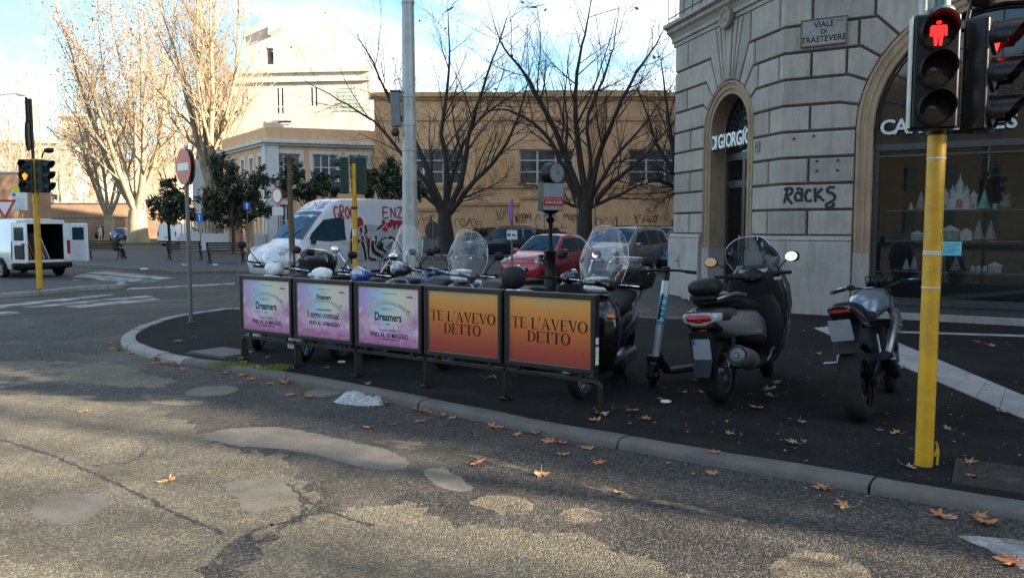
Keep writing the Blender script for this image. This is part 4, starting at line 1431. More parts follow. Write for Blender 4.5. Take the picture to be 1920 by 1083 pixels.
RACKS = [[(0, .1), (.05, .5), (.10, 1)], [(.0, .9), (.12, 1.02), (.24, .92), (.22, .70), (.06, .52)], [(.08, .55), (.16, .25), (.26, .05)],
  [(.50, .62), (.40, .74), (.33, .52), (.38, .25), (.50, .30)], [(.36, .95), (.52, .92), (.53, .5), (.54, .18)],
  [(.82, .80), (.70, .86), (.64, .5), (.70, .22), (.84, .26)], [(.92, 1.0), (.93, .5), (.94, .15)], [(1.14, .95), (.95, .55), (1.05, .45), (1.20, .20)],
  [(1.50, .98), (1.34, 1.0), (1.28, .78), (1.46, .60), (1.50, .32), (1.36, .1), (1.26, .0), (1.30, -.18), (1.45, -.12), (1.48, .1)]]
spray('graffiti_tag', RACKS, .05, 2.10, .60, .31, .055, .0625)
spray('graffiti_tag', [[(0, 1), (.1, .7), (.3, .95), (.4, 0)], [(.3, .9), (.6, .9), (.62, .1)], [(.6, .9), (.9, .8), (.8, .2), (1.2, .9), (1.15, 0)]], -.55, .9, .35, .42, .02, .133)
spray('graffiti_tag', [[(0, 0), (.4, .1), (.8, 0)], [(.5, -.4), (.55, .4), (.9, .4), (.9, -.4), (.5, -.4)]], -4.3, .85, .28, .28, .02, .133)
for S, z, w_, h_ in ((-.80, 3.28, .17, .22), ):
 q = MB()
 fbox(q, S - w_ / 2, S + w_ / 2, z - h_ / 2, z + h_ / 2, .06, .085)
 q.build('number_plate', M['marble'], shop, bevel=.004)
 flat(S, z, .087, '61', .12, 'ink', shop)
for S, z in ((.62, 2.90), (.98, 2.90), (.62, 2.72), (.98, 2.72), (.55, 3.36), (.2, 3.33)):
 q = MB().lathe([(0, .03), (.02, .025), (.028, 0)], 8, SHI @ frame(FC(S, z, .058), RD, (0, 0, 1)))
 q.build('bolt', M['iron'], shop)
# ================================================================== BACKGROUND BUILDINGS
M['ochre'] = stone('ochre_render', (.80, .46, .245), .10)
M['ochre_dark'] = stone('ochre_dark', (.60, .335, .155), .14)
M['ochre_trim'] = stone('ochre_trim', (.58, .34, .165), .14)
M['white_trim'] = mat('white_trim', (.62, .60, .57), .7, var=.08, dirt=(.4, .36, .32), dirtamt=.4)
M['white_render'] = mat('white_render', (.56, .51, .44), .85, scale=.6, var=.06)
M['cream_render'] = mat('cream_render', (.50, .42, .30), .85, scale=.6, var=.08)
M['grey_render'] = mat('grey_render', (.44, .44, .45), .85, scale=.6, var=.08, bump=.1)
M['brick_wall'] = mat('brick_wall', (.36, .21, .13), .9, scale=.8, var=.25, bump=.4, bscale=12, dirt=(.2, .13, .09), dirtamt=.6)
M['shutter'] = mat('shutter', (.16, .085, .06), .7)
M['glass_far'] = mat('glass_far', (.06, .068, .075), .12, spec=.9, rvar=.05, var=.4, scale=1.2)
M['green_metal'] = mat('green_metal', (.10, .19, .15), .6)
M['dado'] = mat('dado', (.17, .175, .18), .85, scale=1.5, var=.2, bump=.2)
M['tag_dark'] = mat('tag_dark', (.055, .035, .03), .7)
M['tag_red'] = mat('tag_red', (.38, .05, .045), .6)
M['tag_white'] = mat('tag_white', (.62, .6, .58), .6)
def holes_wall(m, x0, x1, z0, z1, holes, MX, depth=.2):
 """wall in local xz (y = 0 is the face, +y inwards) with rectangular openings and their reveals"""
 xs = sorted({x0, x1, *[h[0] for h in holes], *[h[1] for h in holes]})
 zs = sorted({z0, z1, *[h[2] for h in holes], *[h[3] for h in holes]})
 for a, b in zip(xs, xs[1:]):
  for c, d in zip(zs, zs[1:]):
   if any(h[0] <= a + 1e-6 and b <= h[1] + 1e-6 and h[2] <= c + 1e-6 and d <= h[3] + 1e-6 for h in holes):
    continue
   m.add([(a, 0, c), (b, 0, c), (b, 0, d), (a, 0, d)], [(0, 1, 2, 3)], MX)
 for a, b, c, d in holes:
  m.add([(a, 0, c), (b, 0, c), (b, 0, d), (a, 0, d), (a, depth, c), (b, depth, c), (b, depth, d), (a, depth, d)],
   [(0, 4, 5, 1), (1, 5, 6, 2), (2, 6, 7, 3), (3, 7, 4, 0)], MX)
def window(parent, MX, h, cols, rows, depth=.2, fr=.09, frame_mat='white_trim', pane='glass_far', surround=0.0, sill=True):
 a, b, c, d = h
 f = MB()
 y = depth - .05
 for i in range(cols + 1):
  x = a + (b - a) * i / cols
  x = min(max(x, a + fr / 2), b - fr / 2)
  f.box((x, y, (c + d) / 2), (fr, .07, d - c), MX)
 rz = [c + (d - c) * k for k in rows]
 for z in rz:
  z = min(max(z, c + fr * .35), d - fr * .35)
  for i in range(cols):
   p = a + (b - a) * i / cols + fr / 2
   q = a + (b - a) * (i + 1) / cols - fr / 2
   f.box(((p + q) / 2, y, z), (q - p - (fr / 2 if i in (0, cols - 1) else 0), .055, fr * .7), MX)
 if surround:
  s = surround
  for (p, q, r_, t) in ((a - s, b + s, d, d + s), (a - s, a, c, d), (b, b + s, c, d)):
   f.box(((p + q) / 2, -.02, (r_ + t) / 2), (q - p, .06, t - r_), MX)
 w = f.build('window', M[frame_mat], parent, smooth=0)
 for i in range(cols):
  p, q = a + (b - a) * i / cols, a + (b - a) * (i + 1) / cols
  for z0, z1 in zip(rz, rz[1:]):
   MB().add([(p, depth, z0), (q, depth, z0), (q, depth, z1), (p, depth, z1)], [(0, 1, 2, 3)], MX).build('pane', M[pane], w, smooth=0)
 if sill:
  MB().box(((a + b) / 2, -.04, c - .05), (b - a + .2, .16, .09), MX).build('sill', M[frame_mat if surround else 'ochre_trim'], w, smooth=0)
 return w
def scribble(name, parent, MX, x, z, w, h, seed, mt='tag_dark', lw=.06, n=4, y=-.012):
 r = random.Random(seed)
 m = MB()
 FM = MX @ Matrix(((1, 0, 0, x), (0, 0, -1, y), (0, 1, 0, z), (0, 0, 0, 1)))
 for k in range(n):
  cx = w * (k + .5) / n
  kind = r.random()
  if kind < .45:
   pts = [(cx + w / n * .42 * math.cos(t * .9) * (1 - .03 * t), h * .5 + h * .5 * math.sin(t * .9)) for t in range(0, r.randint(5, 8))]
  else:
   pts = [(cx + r.uniform(-.55, .55) * w / n, h * r.choice((0, .1, .5, .9, 1.05))) for _ in range(r.randint(3, 6))]
  P = spline([(a, b, 0) for a, b in pts], 4)
  rb = MB().ribbon([(p.x, p.y) for p in P], [lw * r.uniform(.6, 1.2) for _ in P])
  m.add([(p.x, p.y, k * .001) for p in rb.v], rb.f, FM)
 return m.build(name, M[mt], parent, smooth=0)
YB = 58.0
pxm = YB / FPX
bx = (705 - 960) * pxm
zb = lambda v: CAMH + (HOR - v) * pxm
och = empty('ochre_building', (bx, YB, 0))
tag(och, 'long ochre building with white framed windows behind the bare trees', 'building')
X = lambda u: (u - 705) * pxm
I4 = Matrix.Identity(4)
wins = [(X(757), X(870)), (X(973), X(1076)), (X(1176), X(1279)), (X(1380), X(1480))]
H_ = [(a, b, zb(346), zb(282)) for a, b in wins]
m = MB()
Wd = X(1560)
holes_wall(m, 0, Wd, 0, zb(181), H_, I4, .3)
m.add([(0, 0, 0), (0, 0, zb(181)), (0, 14, zb(181)), (0, 14, 0), (Wd, 0, 0), (Wd, 0, zb(181)), (Wd, 14, zb(181)), (Wd, 14, 0)], [(0, 1, 2, 3), (4, 7, 6, 5), (1, 5, 6, 2)])
m.build('wall', M['ochre'], och, smooth=0)
for k, h in enumerate(H_):
 window(och, I4, h, 3, [0, .36, .69, 1.0], .3, .13, sill=True)
m = MB()
for z, t, p in ((zb(183), .35, .35), (zb(190), .18, .18)):
 m.box((Wd / 2, -p / 2 + .01, z), (Wd + .5, p, t))
m.build('cornice', M['ochre_trim'], och, bevel=.04)
m = MB()
m.box((Wd / 2, -.05, zb(226)), (Wd, .10, .28))
m.build('string_course', M['ochre_trim'], och)
m = MB()
m.box((Wd / 2, -.05, zb(350.5)), (Wd, .12, .22))
m.build('string_course', M['ochre_trim'], och)
for u0, u1, v in ((780, 862, 393), (862, 974, 383), (974, 1112, 371), (1112, 1216, 361), (1216, 1330, 358)):
 MB().box((X((u0 + u1) / 2), -.06, zb(v)), (X(u1) - X(u0), .14, .26)).build('ledge', M['ochre_trim'], och, bevel=.03)
 MB().box((X((u0 + u1) / 2), -.012, (zb(v) + 1.0) / 2 - .06), (X(u1) - X(u0), .03, zb(v) - 1.0 - .14)).build('lower_wall', M['ochre'], och, smooth=0)
for u0, u1, v0, v1 in ((893, 948, 246, 349), (1098, 1132, 191, 349), (705, 740, 190, 349)):
 MB().box((X((u0 + u1) / 2), -.02, (zb(v0) + zb(v1)) / 2), (X(u1) - X(u0), .05, zb(v0) - zb(v1))).build('pilaster', M['ochre_dark'], och, smooth=0)
MB().box((Wd / 2, -.035, .45), (Wd, .08, 1.0)).build('dado', M['dado'], och, smooth=0)
MB().box((X(1267), -.05, 1.55), (X(1276) - X(1258), .05, 1.3)).build('dark_hatch', M['shutter'], och, smooth=0)
m = MB()
for u in range(985, 1250, 12):
 m.box((X(u), .6, zb(177)), (.06, .06, .5))
m.box((X(1115), .6, zb(173)), (X(1248) - X(982), .07, .08))
m.box((X(1115), .6, zb(178)), (X(1248) - X(982), .07, .06))
m.box((X(1115), .6, zb(175.5)), (X(1248) - X(982), .02, .2))
m.build('roof_railing', M['green_metal'], och, smooth=0)
for k, (u, v, w_, h_, n_, mt) in enumerate(((790, 415, 1.0, .5, 4, 'tag_dark'), (780, 430, 1.6, .9, 3, 'tag_red'), (852, 425, 1.6, .6, 4, 'tag_dark'), (892, 430, .5, .6, 1, 'tag_dark'), (928, 412, 1.0, .7, 3, 'tag_dark'), (966, 418, 1.2, .6, 5, 'tag_dark'),
          (968, 408, 1.1, .3, 5, 'tag_dark'), (1002, 428, 2.0, 1.0, 5, 'tag_white'), (1003, 428, 2.0, 1.0, 5, 'tag_dark'), (1055, 412, 1.1, .4, 6, 'tag_dark'), (1056, 428, 1.4, .7, 3, 'tag_dark'), (1115, 424, 2.0, .6, 4, 'tag_dark'), (1187, 418, 1.7, .55, 6, 'tag_dark'), (1215, 416, 1.2, .4, 3, 'tag_red'))):
 scribble('graffiti_tag', och, I4, X(u), zb(v), w_, h_, k + 5, mt, .045, n_, -.034 - .001 * k)
low = empty('low_ochre_house', (-17.0, 56.0, 0))
tag(low, 'low ochre corner house with white cornice and barred windows behind the van', 'building')
pA, pB, pC = V((0, 0, 0)), V((7.2, 2.4, 0)), V((-6.2, 8.6, 0))
def side(parent, p, q, z1, holes, mt, ins=1, **kw):
 d = (q - p)
 L_ = d.length
 MX = frame(p, d, (0, 0, 1))
 MX = MX @ Matrix(((1, 0, 0, 0), (0, 0, -1, 0), (0, 1, 0, 0), (0, 0, 0, 1))).inverted() if False else Matrix(((d.x / L_, -d.y / L_ * -1 * -1, 0, p.x), (d.y / L_, d.x / L_, 0, p.y), (0, 0, 1, 0), (0, 0, 0, 1)))
 m = MB()
 holes_wall(m, 0, L_, 0, z1, holes, MX, .2)
 m.build('wall', M[mt], parent, smooth=0)
 return MX, L_
HT = 8.55
fh = [(.55, 2.25, 4.95, 6.75), (3.1, 4.8, 4.95, 6.75), (5.6, 7.0, 4.95, 6.75), (.6, 1.5, 1.0, 3.2), (3.3, 4.6, .3, 3.2)]
MXf, Lf = side(low, pA, pB, HT, fh, 'ochre')
for h in fh:
 window(low, MXf, h, 3, [0, .5, 1], .2, .10, surround=.24)
sh = [(1.0, 1.7, 4.7, 6.6), (2.9, 3.6, 4.7, 6.6), (4.9, 5.6, 4.7, 6.6), (7.4, 8.4, 4.7, 6.6)]
sh = [(10.6 - b, 10.6 - a, c, d) for a, b, c, d in sh]
MXs, Ls = side(low, pC, pA, HT, sh, 'ochre')
for h in sh:
 window(low, MXs, h, 1, [0, .5, 1], .2, .10, surround=.26)
m = MB()
for MX_, L_ in ((MXf, Lf), (MXs, Ls)):
 m.box((L_ / 2, -.20, 7.55), (L_ + .4, .40, .22), MX_)
 m.box((L_ / 2, -.10, 7.36), (L_ + .2, .22, .16), MX_)
m.build('cornice', M['white_trim'], low, bevel=.03)
m = MB()
m.box((.40, -.06, 3.7), (.8, .12, 7.2), MXf)
m.box((Ls - .35, -.06, 3.7), (.7, .12, 7.2), MXs)
m.build('corner_pilaster', M['white_trim'], low, smooth=0)
m = MB()
for MX_, L_ in ((MXf, Lf), (MXs, Ls)):
 m.box((L_ / 2, -.04, 4.25), (L_, .08, .2), MX_)
m.build('string_course', M['white_trim'], low, smooth=0)
MB().add([(0, 0, HT), pB + V((0, 0, HT)), pB + V((-6, 9, HT)), pC + V((0, 0, HT))], [(0, 1, 2, 3)]).build('roof', M['ochre_trim'], low, smooth=0)
YW = 84.0
pw = YW / FPX
tx = lambda u: (u - 425) * pw
tz = lambda v: CAMH + (HOR - v) * pw
tow = empty('white_apartment_block', ((425 - 960) * pw, YW, 0), math.radians(-6))
tag(tow, 'tall sunlit white apartment block with a stepped top', 'building')
hs = []
for u in (462, 530, 594):
 for du in (0, 8):
  hs.append((tx(u + du), tx(u + du + 4), tz(205), tz(172)))
for du in (0, 8):
 hs.append((tx(530 + du), tx(534 + du), tz(218), tz(207)))
hs.append((tx(530), tx(556), tz(235), tz(231.5)))
m = MB()
W2 = tx(705)
holes_wall(m, 0, W2, 0, tz(140), hs, I4, .25)
m.add([(0, 0, 0), (0, 0, tz(140)), (0, 12, tz(140)), (0, 12, 0), (W2, 0, 0), (W2, 0, tz(140)), (W2, 12, tz(140)), (W2, 12, 0)], [(0, 1, 2, 3), (4, 7, 6, 5), (1, 5, 6, 2)])
m.build('wall', M['white_render'], tow, smooth=0)
for h in hs:
 f = MB()
 f.add([(h[0], .25, h[2]), (h[1], .25, h[2]), (h[1], .25, h[3]), (h[0], .25, h[3])], [(0, 1, 2, 3)])
 f.build('window', M['shutter'], tow, smooth=0)
h2 = [(tx(508), tx(522), tz(128), tz(98))]
m = MB()
holes_wall(m, tx(470), tx(640), tz(140), tz(58), h2, T(0, .4, 0), 1.6)
m.add([(tx(470), .4, tz(140)), (tx(470), .4, tz(58)), (tx(470), 9, tz(58)), (tx(470), 9, tz(140)), (tx(640), .4, tz(140)), (tx(640), .4, tz(58)), (tx(640), 9, tz(58)), (tx(640), 9, tz(140))], [(0, 1, 2, 3), (4, 7, 6, 5), (1, 5, 6, 2)])
m.build('upper_storey', M['white_render'], tow, smooth=0)
MB().add([(h2[0][0], 2.0, h2[0][2]), (h2[0][1], 2.0, h2[0][2]), (h2[0][1], 2.0, h2[0][3]), (h2[0][0], 2.0, h2[0][3])], [(0, 1, 2, 3)]).build('window', M['glass_far'], tow, smooth=0)
m = MB()
a, b = tx(488), tx(521)
m.add([(a, .5, tz(58)), (b, .5, tz(58)), (b, .5, tz(17)), (a, 6, tz(58)), (b, 6, tz(58)), (b, 6, tz(17))], [(0, 1, 2), (3, 5, 4), (0, 2, 5, 3), (1, 4, 5, 2)])
m.build('roof_hood', M['grey_render'], tow, smooth=0)
m = MB()
a, b = tx(520), tx(542)
m.add([(a, -.6, tz(78)), (b, -.6, tz(66)), (b, -.6, tz(50)), (a, -.6, tz(62)), (a, .4, tz(78)), (b, .4, tz(66)), (b, .4, tz(50)), (a, .4, tz(62))], [(0, 1, 2, 3), (0, 4, 5, 1), (3, 2, 6, 7), (0, 3, 7, 4), (1, 5, 6, 2)])
m.build('balcony_parapet', M['grey_render'], tow, smooth=0)
m = MB()
a, b = tx(645), tx(704)
for k in range(7):
 z = tz(222) + k * (tz(182) - tz(222)) / 6
 m.box(((a + b) / 2, -2.2, z), (b - a - .28 * k, .06, .07))
for k in range(6):
 x = a + (b - a) * k / 5
 m.tube([(x, -2.2, tz(255)), (x, -2.2, tz(182) - .30 * k)], .05, 4)
 m.tube([(a + .3 * k, -2.2, tz(184)), (min(b, a + .3 * k + 2.0), -2.2, tz(222))], .035, 4)
m.build('trellis', M['green_metal'], tow, smooth=0)
wl_ = [(1.5, 2.2, tz(205), tz(175)), (2.9, 3.6, tz(205), tz(175)), (6.5, 7.2, tz(205), tz(175)), (1.5, 2.2, tz(290), tz(262)), (6.5, 7.2, tz(290), tz(262))]
q2 = .7071
MXw = Matrix(((q2, q2, 0, -7.4), (-q2, q2, 0, 7.4), (0, 0, 1, 0), (0, 0, 0, 1)))
m = MB()
holes_wall(m, 0, 10.46, 0, tz(150), wl_, MXw, .25)
m.add([(-7.4, 7.4, 0), (-7.4, 7.4, tz(150)), (0, 12, tz(150)), (0, 12, 0)], [(0, 1, 2, 3)])
m.add([(-7.4, 7.4, tz(150)), (0, 0, tz(150)), (0, 12, tz(150))], [(0, 1, 2)])
m.build('side_wing', M['grey_render'], tow, smooth=0)  # greyer than the white front: this face's shade is put into its colour
for h in wl_:
 MB().add([(h[0], .25, h[2]), (h[1], .25, h[2]), (h[1], .25, h[3]), (h[0], .25, h[3])], [(0, 1, 2, 3)], MXw).build('window', M['shutter'], tow, smooth=0)
for z, t in ((tz(141), .5), (tz(160), .25)):
 MB().box((W2 / 2, -.12, z), (W2, .3, t)).build('string_course', M['white_render'], tow, smooth=0)
def far_house(name, u0, u1, vtop, vbase_z, Y, mt, lb, wins_, depth=10, rz=0):
 s = Y / FPX
 r = empty(name, ((u0 - 960) * s, Y, 0), rz)
 tag(r, lb, 'building')
 W_ = (u1 - u0) * s
 top = CAMH + (HOR - vtop) * s
 hh = [((a - u0) * s, (b - u0) * s, CAMH + (HOR - d) * s, CAMH + (HOR - c) * s) for a, b, c, d in wins_]
 m = MB()
 holes_wall(m, 0, W_, 0, top, hh, I4, .3)
 m.add([(0, 0, 0), (0, 0, top), (0, depth, top), (0, depth, 0), (W_, 0, 0), (W_, 0, top), (W_, depth, top), (W_, depth, 0)], [(0, 1, 2, 3), (4, 7, 6, 5), (1, 5, 6, 2)])
 m.build('wall', M[mt], r, smooth=0)
 MB().box((W_ / 2, -.15, top - .3), (W_ + .8, .5, .5)).build('cornice', M['shutter' if mt == 'cream_render' else 'white_trim'], r, smooth=0)
 for h in hh:
  MB().add([(h[0], .3, h[2]), (h[1], .3, h[2]), (h[1], .3, h[3]), (h[0], .3, h[3])], [(0, 1, 2, 3)]).build('window', M['glass_far'], r, smooth=0)
 return r
far_house('cream_tower', 126, 192, 221, 0, 150, 'cream_render', 'narrow cream building far behind the plane trees', [(148, 172, 248, 270), (148, 172, 284, 292), (150, 170, 305, 318), (150, 170, 335, 350)])
far_house('long_white_house', -160, 118, 265, 0, 135, 'white_render', 'long white house far off at the left edge', [(20, 45, 290, 302), (70, 85, 340, 375), (100, 120, 365, 375), (-60, -30, 290, 310), (-5, 8, 340, 370)])
far_house('pale_house', 190, 330, 300, 0, 190, 'cream_render', 'low pale house at the end of the tree lined street', [(210, 220, 320, 335), (240, 250, 320, 335), (270, 280, 320, 335)])
s = 95 / FPX
k_ = empty('brown_block', ((-40 - 960) * s, 95, 0))
tag(k_, 'dark brown block standing behind the bus stop sign', 'building')
MB().box((2.7, 3, 4.0), (5.4, 6, 8.0)).build('wall', M['brick_wall'], k_, smooth=0)
MB().box((2.7, 3, 8.1), (5.7, 6.3, .25)).build('cornice', M['grey_render'], k_, smooth=0)
s = 110 / FPX
bw = empty('brick_wall', ((-180 - 960) * s, 110, 0))
tag(bw, 'long sunlit brick wall closing the street at the left', 'wall')
MB().box((24, .4, 2.4), (48, .8, 4.8)).build('wall', M['brick_wall'], bw, smooth=0)
MB().box((24, .4, 4.9), (48.2, 1.1, .22)).build('coping', M['concrete'], bw, smooth=0)
MB().box((24, -.05, 3.0), (48.2, .12, .14)).build('band', M['concrete'], bw, smooth=0)
op = empty('opposite_house', (-60, -46, 0))
tag(op, 'plain row of houses across the avenue', 'building')
hh = [(4 + 4.2 * i, 5.6 + 4.2 * i, 1.2 + 4 * j, 3.6 + 4 * j) for i in range(28) for j in range(4)]
m = MB()
MXo = Matrix(((-1, 0, 0, 124), (0, -1, 0, 0), (0, 0, 1, 0), (0, 0, 0, 1)))
holes_wall(m, 0, 124, 0, 17, hh, MXo, .3)
m.add([(0, -10, 0), (124, -10, 0), (124, -10, 17), (0, -10, 17), (0, 0, 17), (124, 0, 17)], [(0, 1, 2, 3), (3, 2, 5, 4)])
m.build('wall', M['ochre_trim'], op, smooth=0)
wm = MB()
for h in hh:
 wm.add([(h[0], .3, h[2]), (h[1], .3, h[2]), (h[1], .3, h[3]), (h[0], .3, h[3])], [(0, 1, 2, 3)], MXo)
wm.build('glazing', M['glass_far'], op, smooth=0, kind='stuff')
# ================================================================== VEHICLES ON THE ROAD
def lerp_st(st, x):
 st = sorted(st, key=lambda s: s[0])
 if x <= st[0][0]:
  return st[0]
 for a, b in zip(st, st[1:]):
  if a[0] <= x <= b[0]:
   t = (x - a[0]) / (b[0] - a[0])
   return tuple(p + (q - p) * t for p, q in zip(a, b))
 return st[-1]
def body_ring(s):
 x, zb_, zs_, zt, wb, ws, wt = s
 half = [(wb * .80, zb_), (wb * .96, zb_ + .05), (ws, zb_ + (zs_ - zb_) * .45), (ws * .995, zs_ - .04), (ws * .965, zs_ + .012), (wt + (ws - wt) * .10, zt - (zt - zs_) * .12 - .02), (wt * .93, zt - .012), (wt * .55, zt + .018), (0, zt + .024)]
 return [(x, y, z) for y, z in half] + [(x, -y, z) for y, z in reversed(half[:-1])]
def hw_at(st, x, z):
 s = lerp_st(st, x)
 _, zb_, zs_, zt, wb, ws, wt = s
 if z <= zs_:
  return ws
 y0, z0 = ws * .965, zs_ + .012
 y1, z1 = wt + (ws - wt) * .10, zt - (zt - zs_) * .12 - .02
 t = (z - z0) / max(z1 - z0, 1e-4)
 return y0 + (y1 - y0) * min(max(t, 0), 1.05)
def zt_at(st, x, y):
 s = lerp_st(st, x)
 zt, wt = s[3], s[6]
 f = abs(y) / max(wt, .01)
 return zt + .024 - (.006 * f / .55 if f < .55 else .006 + (f - .55) / .38 * .030)
def side_glass(st, pts, sgn, off=.016, name='side_window', mt='car_glass', parent=None, sub=4):
 P = []
 n_ = len(pts)
 for i in range(n_):
  a, b = pts[i], pts[(i + 1) % n_]
  for k in range(sub):
   t = k / sub
   P.append((a[0] + (b[0] - a[0]) * t, a[1] + (b[1] - a[1]) * t))
 vs = [(x, sgn * (hw_at(st, x, z) + off), z) for x, z in P]
 c = (sum(p[0] for p in P) / len(P), sum(p[1] for p in P) / len(P))
 vs.append((c[0], sgn * (hw_at(st, c[0], c[1]) + off), c[1]))
 k = len(P)
 m = MB().add(vs, [((i, (i + 1) % k, k) if sgn < 0 else ((i + 1) % k, i, k)) for i in range(k)])
 return m.build(name, M[mt], parent, smooth=30)
def top_glass(st, x0, x1, w0, w1, name, parent, off=.008, mt='car_glass', nx=6, ny=6):
 vs = []
 for i in range(nx + 1):
  x = x0 + (x1 - x0) * i / nx
  w = w0 + (w1 - w0) * i / nx
  for j in range(ny + 1):
   y = -w + 2 * w * j / ny
   vs.append((x, y, zt_at(st, x, y) + off))
 fs = [(i * (ny + 1) + j, i * (ny + 1) + j + 1, (i + 1) * (ny + 1) + j + 1, (i + 1) * (ny + 1) + j) for i in range(nx) for j in range(ny)]
 if x1 < x0:
  fs = [f[::-1] for f in fs]
 return MB().add(vs, fs).build(name, M[mt], parent, smooth=40)
def wheel_car(parent, x, y, r, w=.19, rim='alloy', spokes=5):
 sg = 1 if y > 0 else -1
 MX = T(x, y, r) @ Rx(-pi / 2 * sg)
 m = MB().lathe([(r * .66, -w / 2), (r * .93, -w / 2), (r, -w / 2 + .03), (r, w / 2 - .03), (r * .93, w / 2), (r * .68, w / 2 - .005), (r * .64, w / 2 - .03)], 28, MX)
 wh = m.build('wheel', M['rubber'], parent)
 q = MB().lathe([(r * .67, w / 2 - .006), (r * .63, w / 2 - .012), (r * .60, w / 2 - .05), (0, w / 2 - .055)], 24, MX)
 q.build('hub', M['black_metal'], wh)
 q = MB()
 for k in range(spokes):
  a = 2 * pi * k / spokes
  q.box((r * .34, 0, w / 2 - .022), (r * .62, r * .17, .02), MX @ Rz(a))
 q.lathe([(0, w / 2 - .004), (r * .13, w / 2 - .006), (r * .15, w / 2 - .03)], 12, MX)
 q.lathe([(r * .68, w / 2 + .0), (r * .62, w / 2 - .004), (r * .60, w / 2 - .03)], 24, MX)
 q.build('rim', M[rim], wh)
 return wh
def arch(parent, x, y, r, mt='black_plastic'):
 sg = 1 if y > 0 else -1
 m = MB()
 P, Q = [], []
 for k in range(19):
  t = -.12 + (pi + .24) * k / 18
  P.append((x + r * 1.13 * math.cos(t), y, r + r * 1.13 * math.sin(t)))
 m.poly(P if sg < 0 else P[::-1])
 m.build('wheel_recess_shade', M[mt], parent, smooth=0)  # flat black disc on the body side stands in for the shaded recess
def make_car(label, group, loc, rz, st, paint, wheels, glass, lights, cat='car', scale=1.0, name='parked_car', roof_rails=False, rimr=.29, plate_front=True):
 root = empty(name, loc, rz, label, cat, group)
 sts = sorted(st, key=lambda s: s[0])
 rings = [body_ring(s) for s in sts]
 MB().loft(rings).build('body', M[paint], root, smooth=32)
 x0, x1 = sts[0][0], sts[-1][0]
 for sg in (-1, 1):
  for x in wheels:
   arch(root, x, sg * (lerp_st(st, x)[5] + .004), rimr)
   wheel_car(root, x, sg * (lerp_st(st, x)[5] - .06), rimr)
  for p in glass['side']:
   side_glass(st, p, sg, parent=root)
  sl = MB()
  sl.tube([(wheels[0] - rimr * 1.25, sg * (lerp_st(st, 0)[5] - .01), .25), (wheels[1] + rimr * 1.25, sg * (lerp_st(st, 0)[5] - .01), .25)], .045, 6)
  sl.build('sill', M['black_plastic'], root)
  for x in glass.get('handles', ()):
   MB().rbox((x, sg * (lerp_st(st, x)[5] + .008), lerp_st(st, x)[2] - .11), (.17, .03, .03), .012, axis=0).build('handle', M[paint], root)
  for x in glass.get('seams', ()):
   zs_ = lerp_st(st, x)[2]
   MB().box((x, sg * (lerp_st(st, x)[5] - .003), (.32 + zs_) / 2), (.012, .012, zs_ - .36)).build('door_seam', M['black_plastic'], root, smooth=0)
  mx = glass['mirror']
  mm = MB()
  yy = hw_at(st, mx, lerp_st(st, mx)[2] + .05)
  mm.rbox((mx, sg * (yy + .11), lerp_st(st, mx)[2] + .10), (.10, .20, .15), .045, axis=1)
  mm.tube([(mx, sg * (yy - .02), lerp_st(st, mx)[2] + .03), (mx, sg * (yy + .08), lerp_st(st, mx)[2] + .07)], .025, 6)
  mm.build('mirror', M[glass.get('mirror_mat', paint)], root)
 top_glass(st, *glass['windscreen'], 'windscreen', root)
 if 'rear' in glass:
  top_glass(st, *glass['rear'], 'rear_window', root)
 for nm, c, r, mt in lights:
  for sg in (-1, 1):
   q = MB().ball((c[0], sg * c[1], c[2]), r, 14, 8, e=.8)
   q.build(nm, M[mt], root)
 f = lerp_st(st, x1)
 MB().rbox((x1 - .005, 0, f[1] + .17), (.05, f[5] * 1.3, .13), .05, axis=0).build('intake', M['black_plastic'], root)
 MB().rbox((x1 - .01, 0, f[2] - .02), (.05, f[5] * 1.0, .06), .025, axis=0).build('grille', M['black_plastic'], root)
 MB().box((x1 + .022, 0, f[1] + .22), (.012, .48, .11)).build('number_plate', M['plate'], root, smooth=0)
 MB().lathe([(0, .012), (.05, .01), (.055, 0)], 14, T(x1 + .012, 0, f[2] + .02) @ Ry(pi / 2)).build('badge', M['chrome'], root)
 r = lerp_st(st, x0)
 MB().box((x0 - .012, 0, (r[1] + r[2]) / 2 + .05), (.012, .50, .11)).build('number_plate', M['plate'], root, smooth=0)
 MB().rbox((x0 + .05, 0, r[1] + .12), (.18, r[5] * 1.9, .18), .06, axis=1).build('rear_bumper', M['black_plastic' if cat == 'van' else paint], root)
 w = glass['windscreen']
 for yy in (-.32, .22):
  P = [(w[0] - .02 + (w[1] - w[0]) * t, yy + t * .9, 0) for t in (0, .12, .25)]
  MB().tube([(p[0], p[1], zt_at(st, p[0], p[1]) + .022) for p in P], .010, 5).build('wiper', M['black_plastic'], root)
 if roof_rails:
  for sg in (-1, 1):
   q = MB()
   xs_ = roof_rails
   zz = [zt_at(st, x, lerp_st(st, x)[6] * .86) for x in xs_]
   q.tube([(xs_[0], sg * lerp_st(st, xs_[0])[6] * .86, zz[0])] + [(x, sg * lerp_st(st, x)[6] * .86, z + .06) for x, z in zip(xs_, zz)] + [(xs_[-1], sg * lerp_st(st, xs_[-1])[6] * .86, zz[-1])], .018, 6)
   q.build('roof_rail', M['black_metal'], root)
 return root
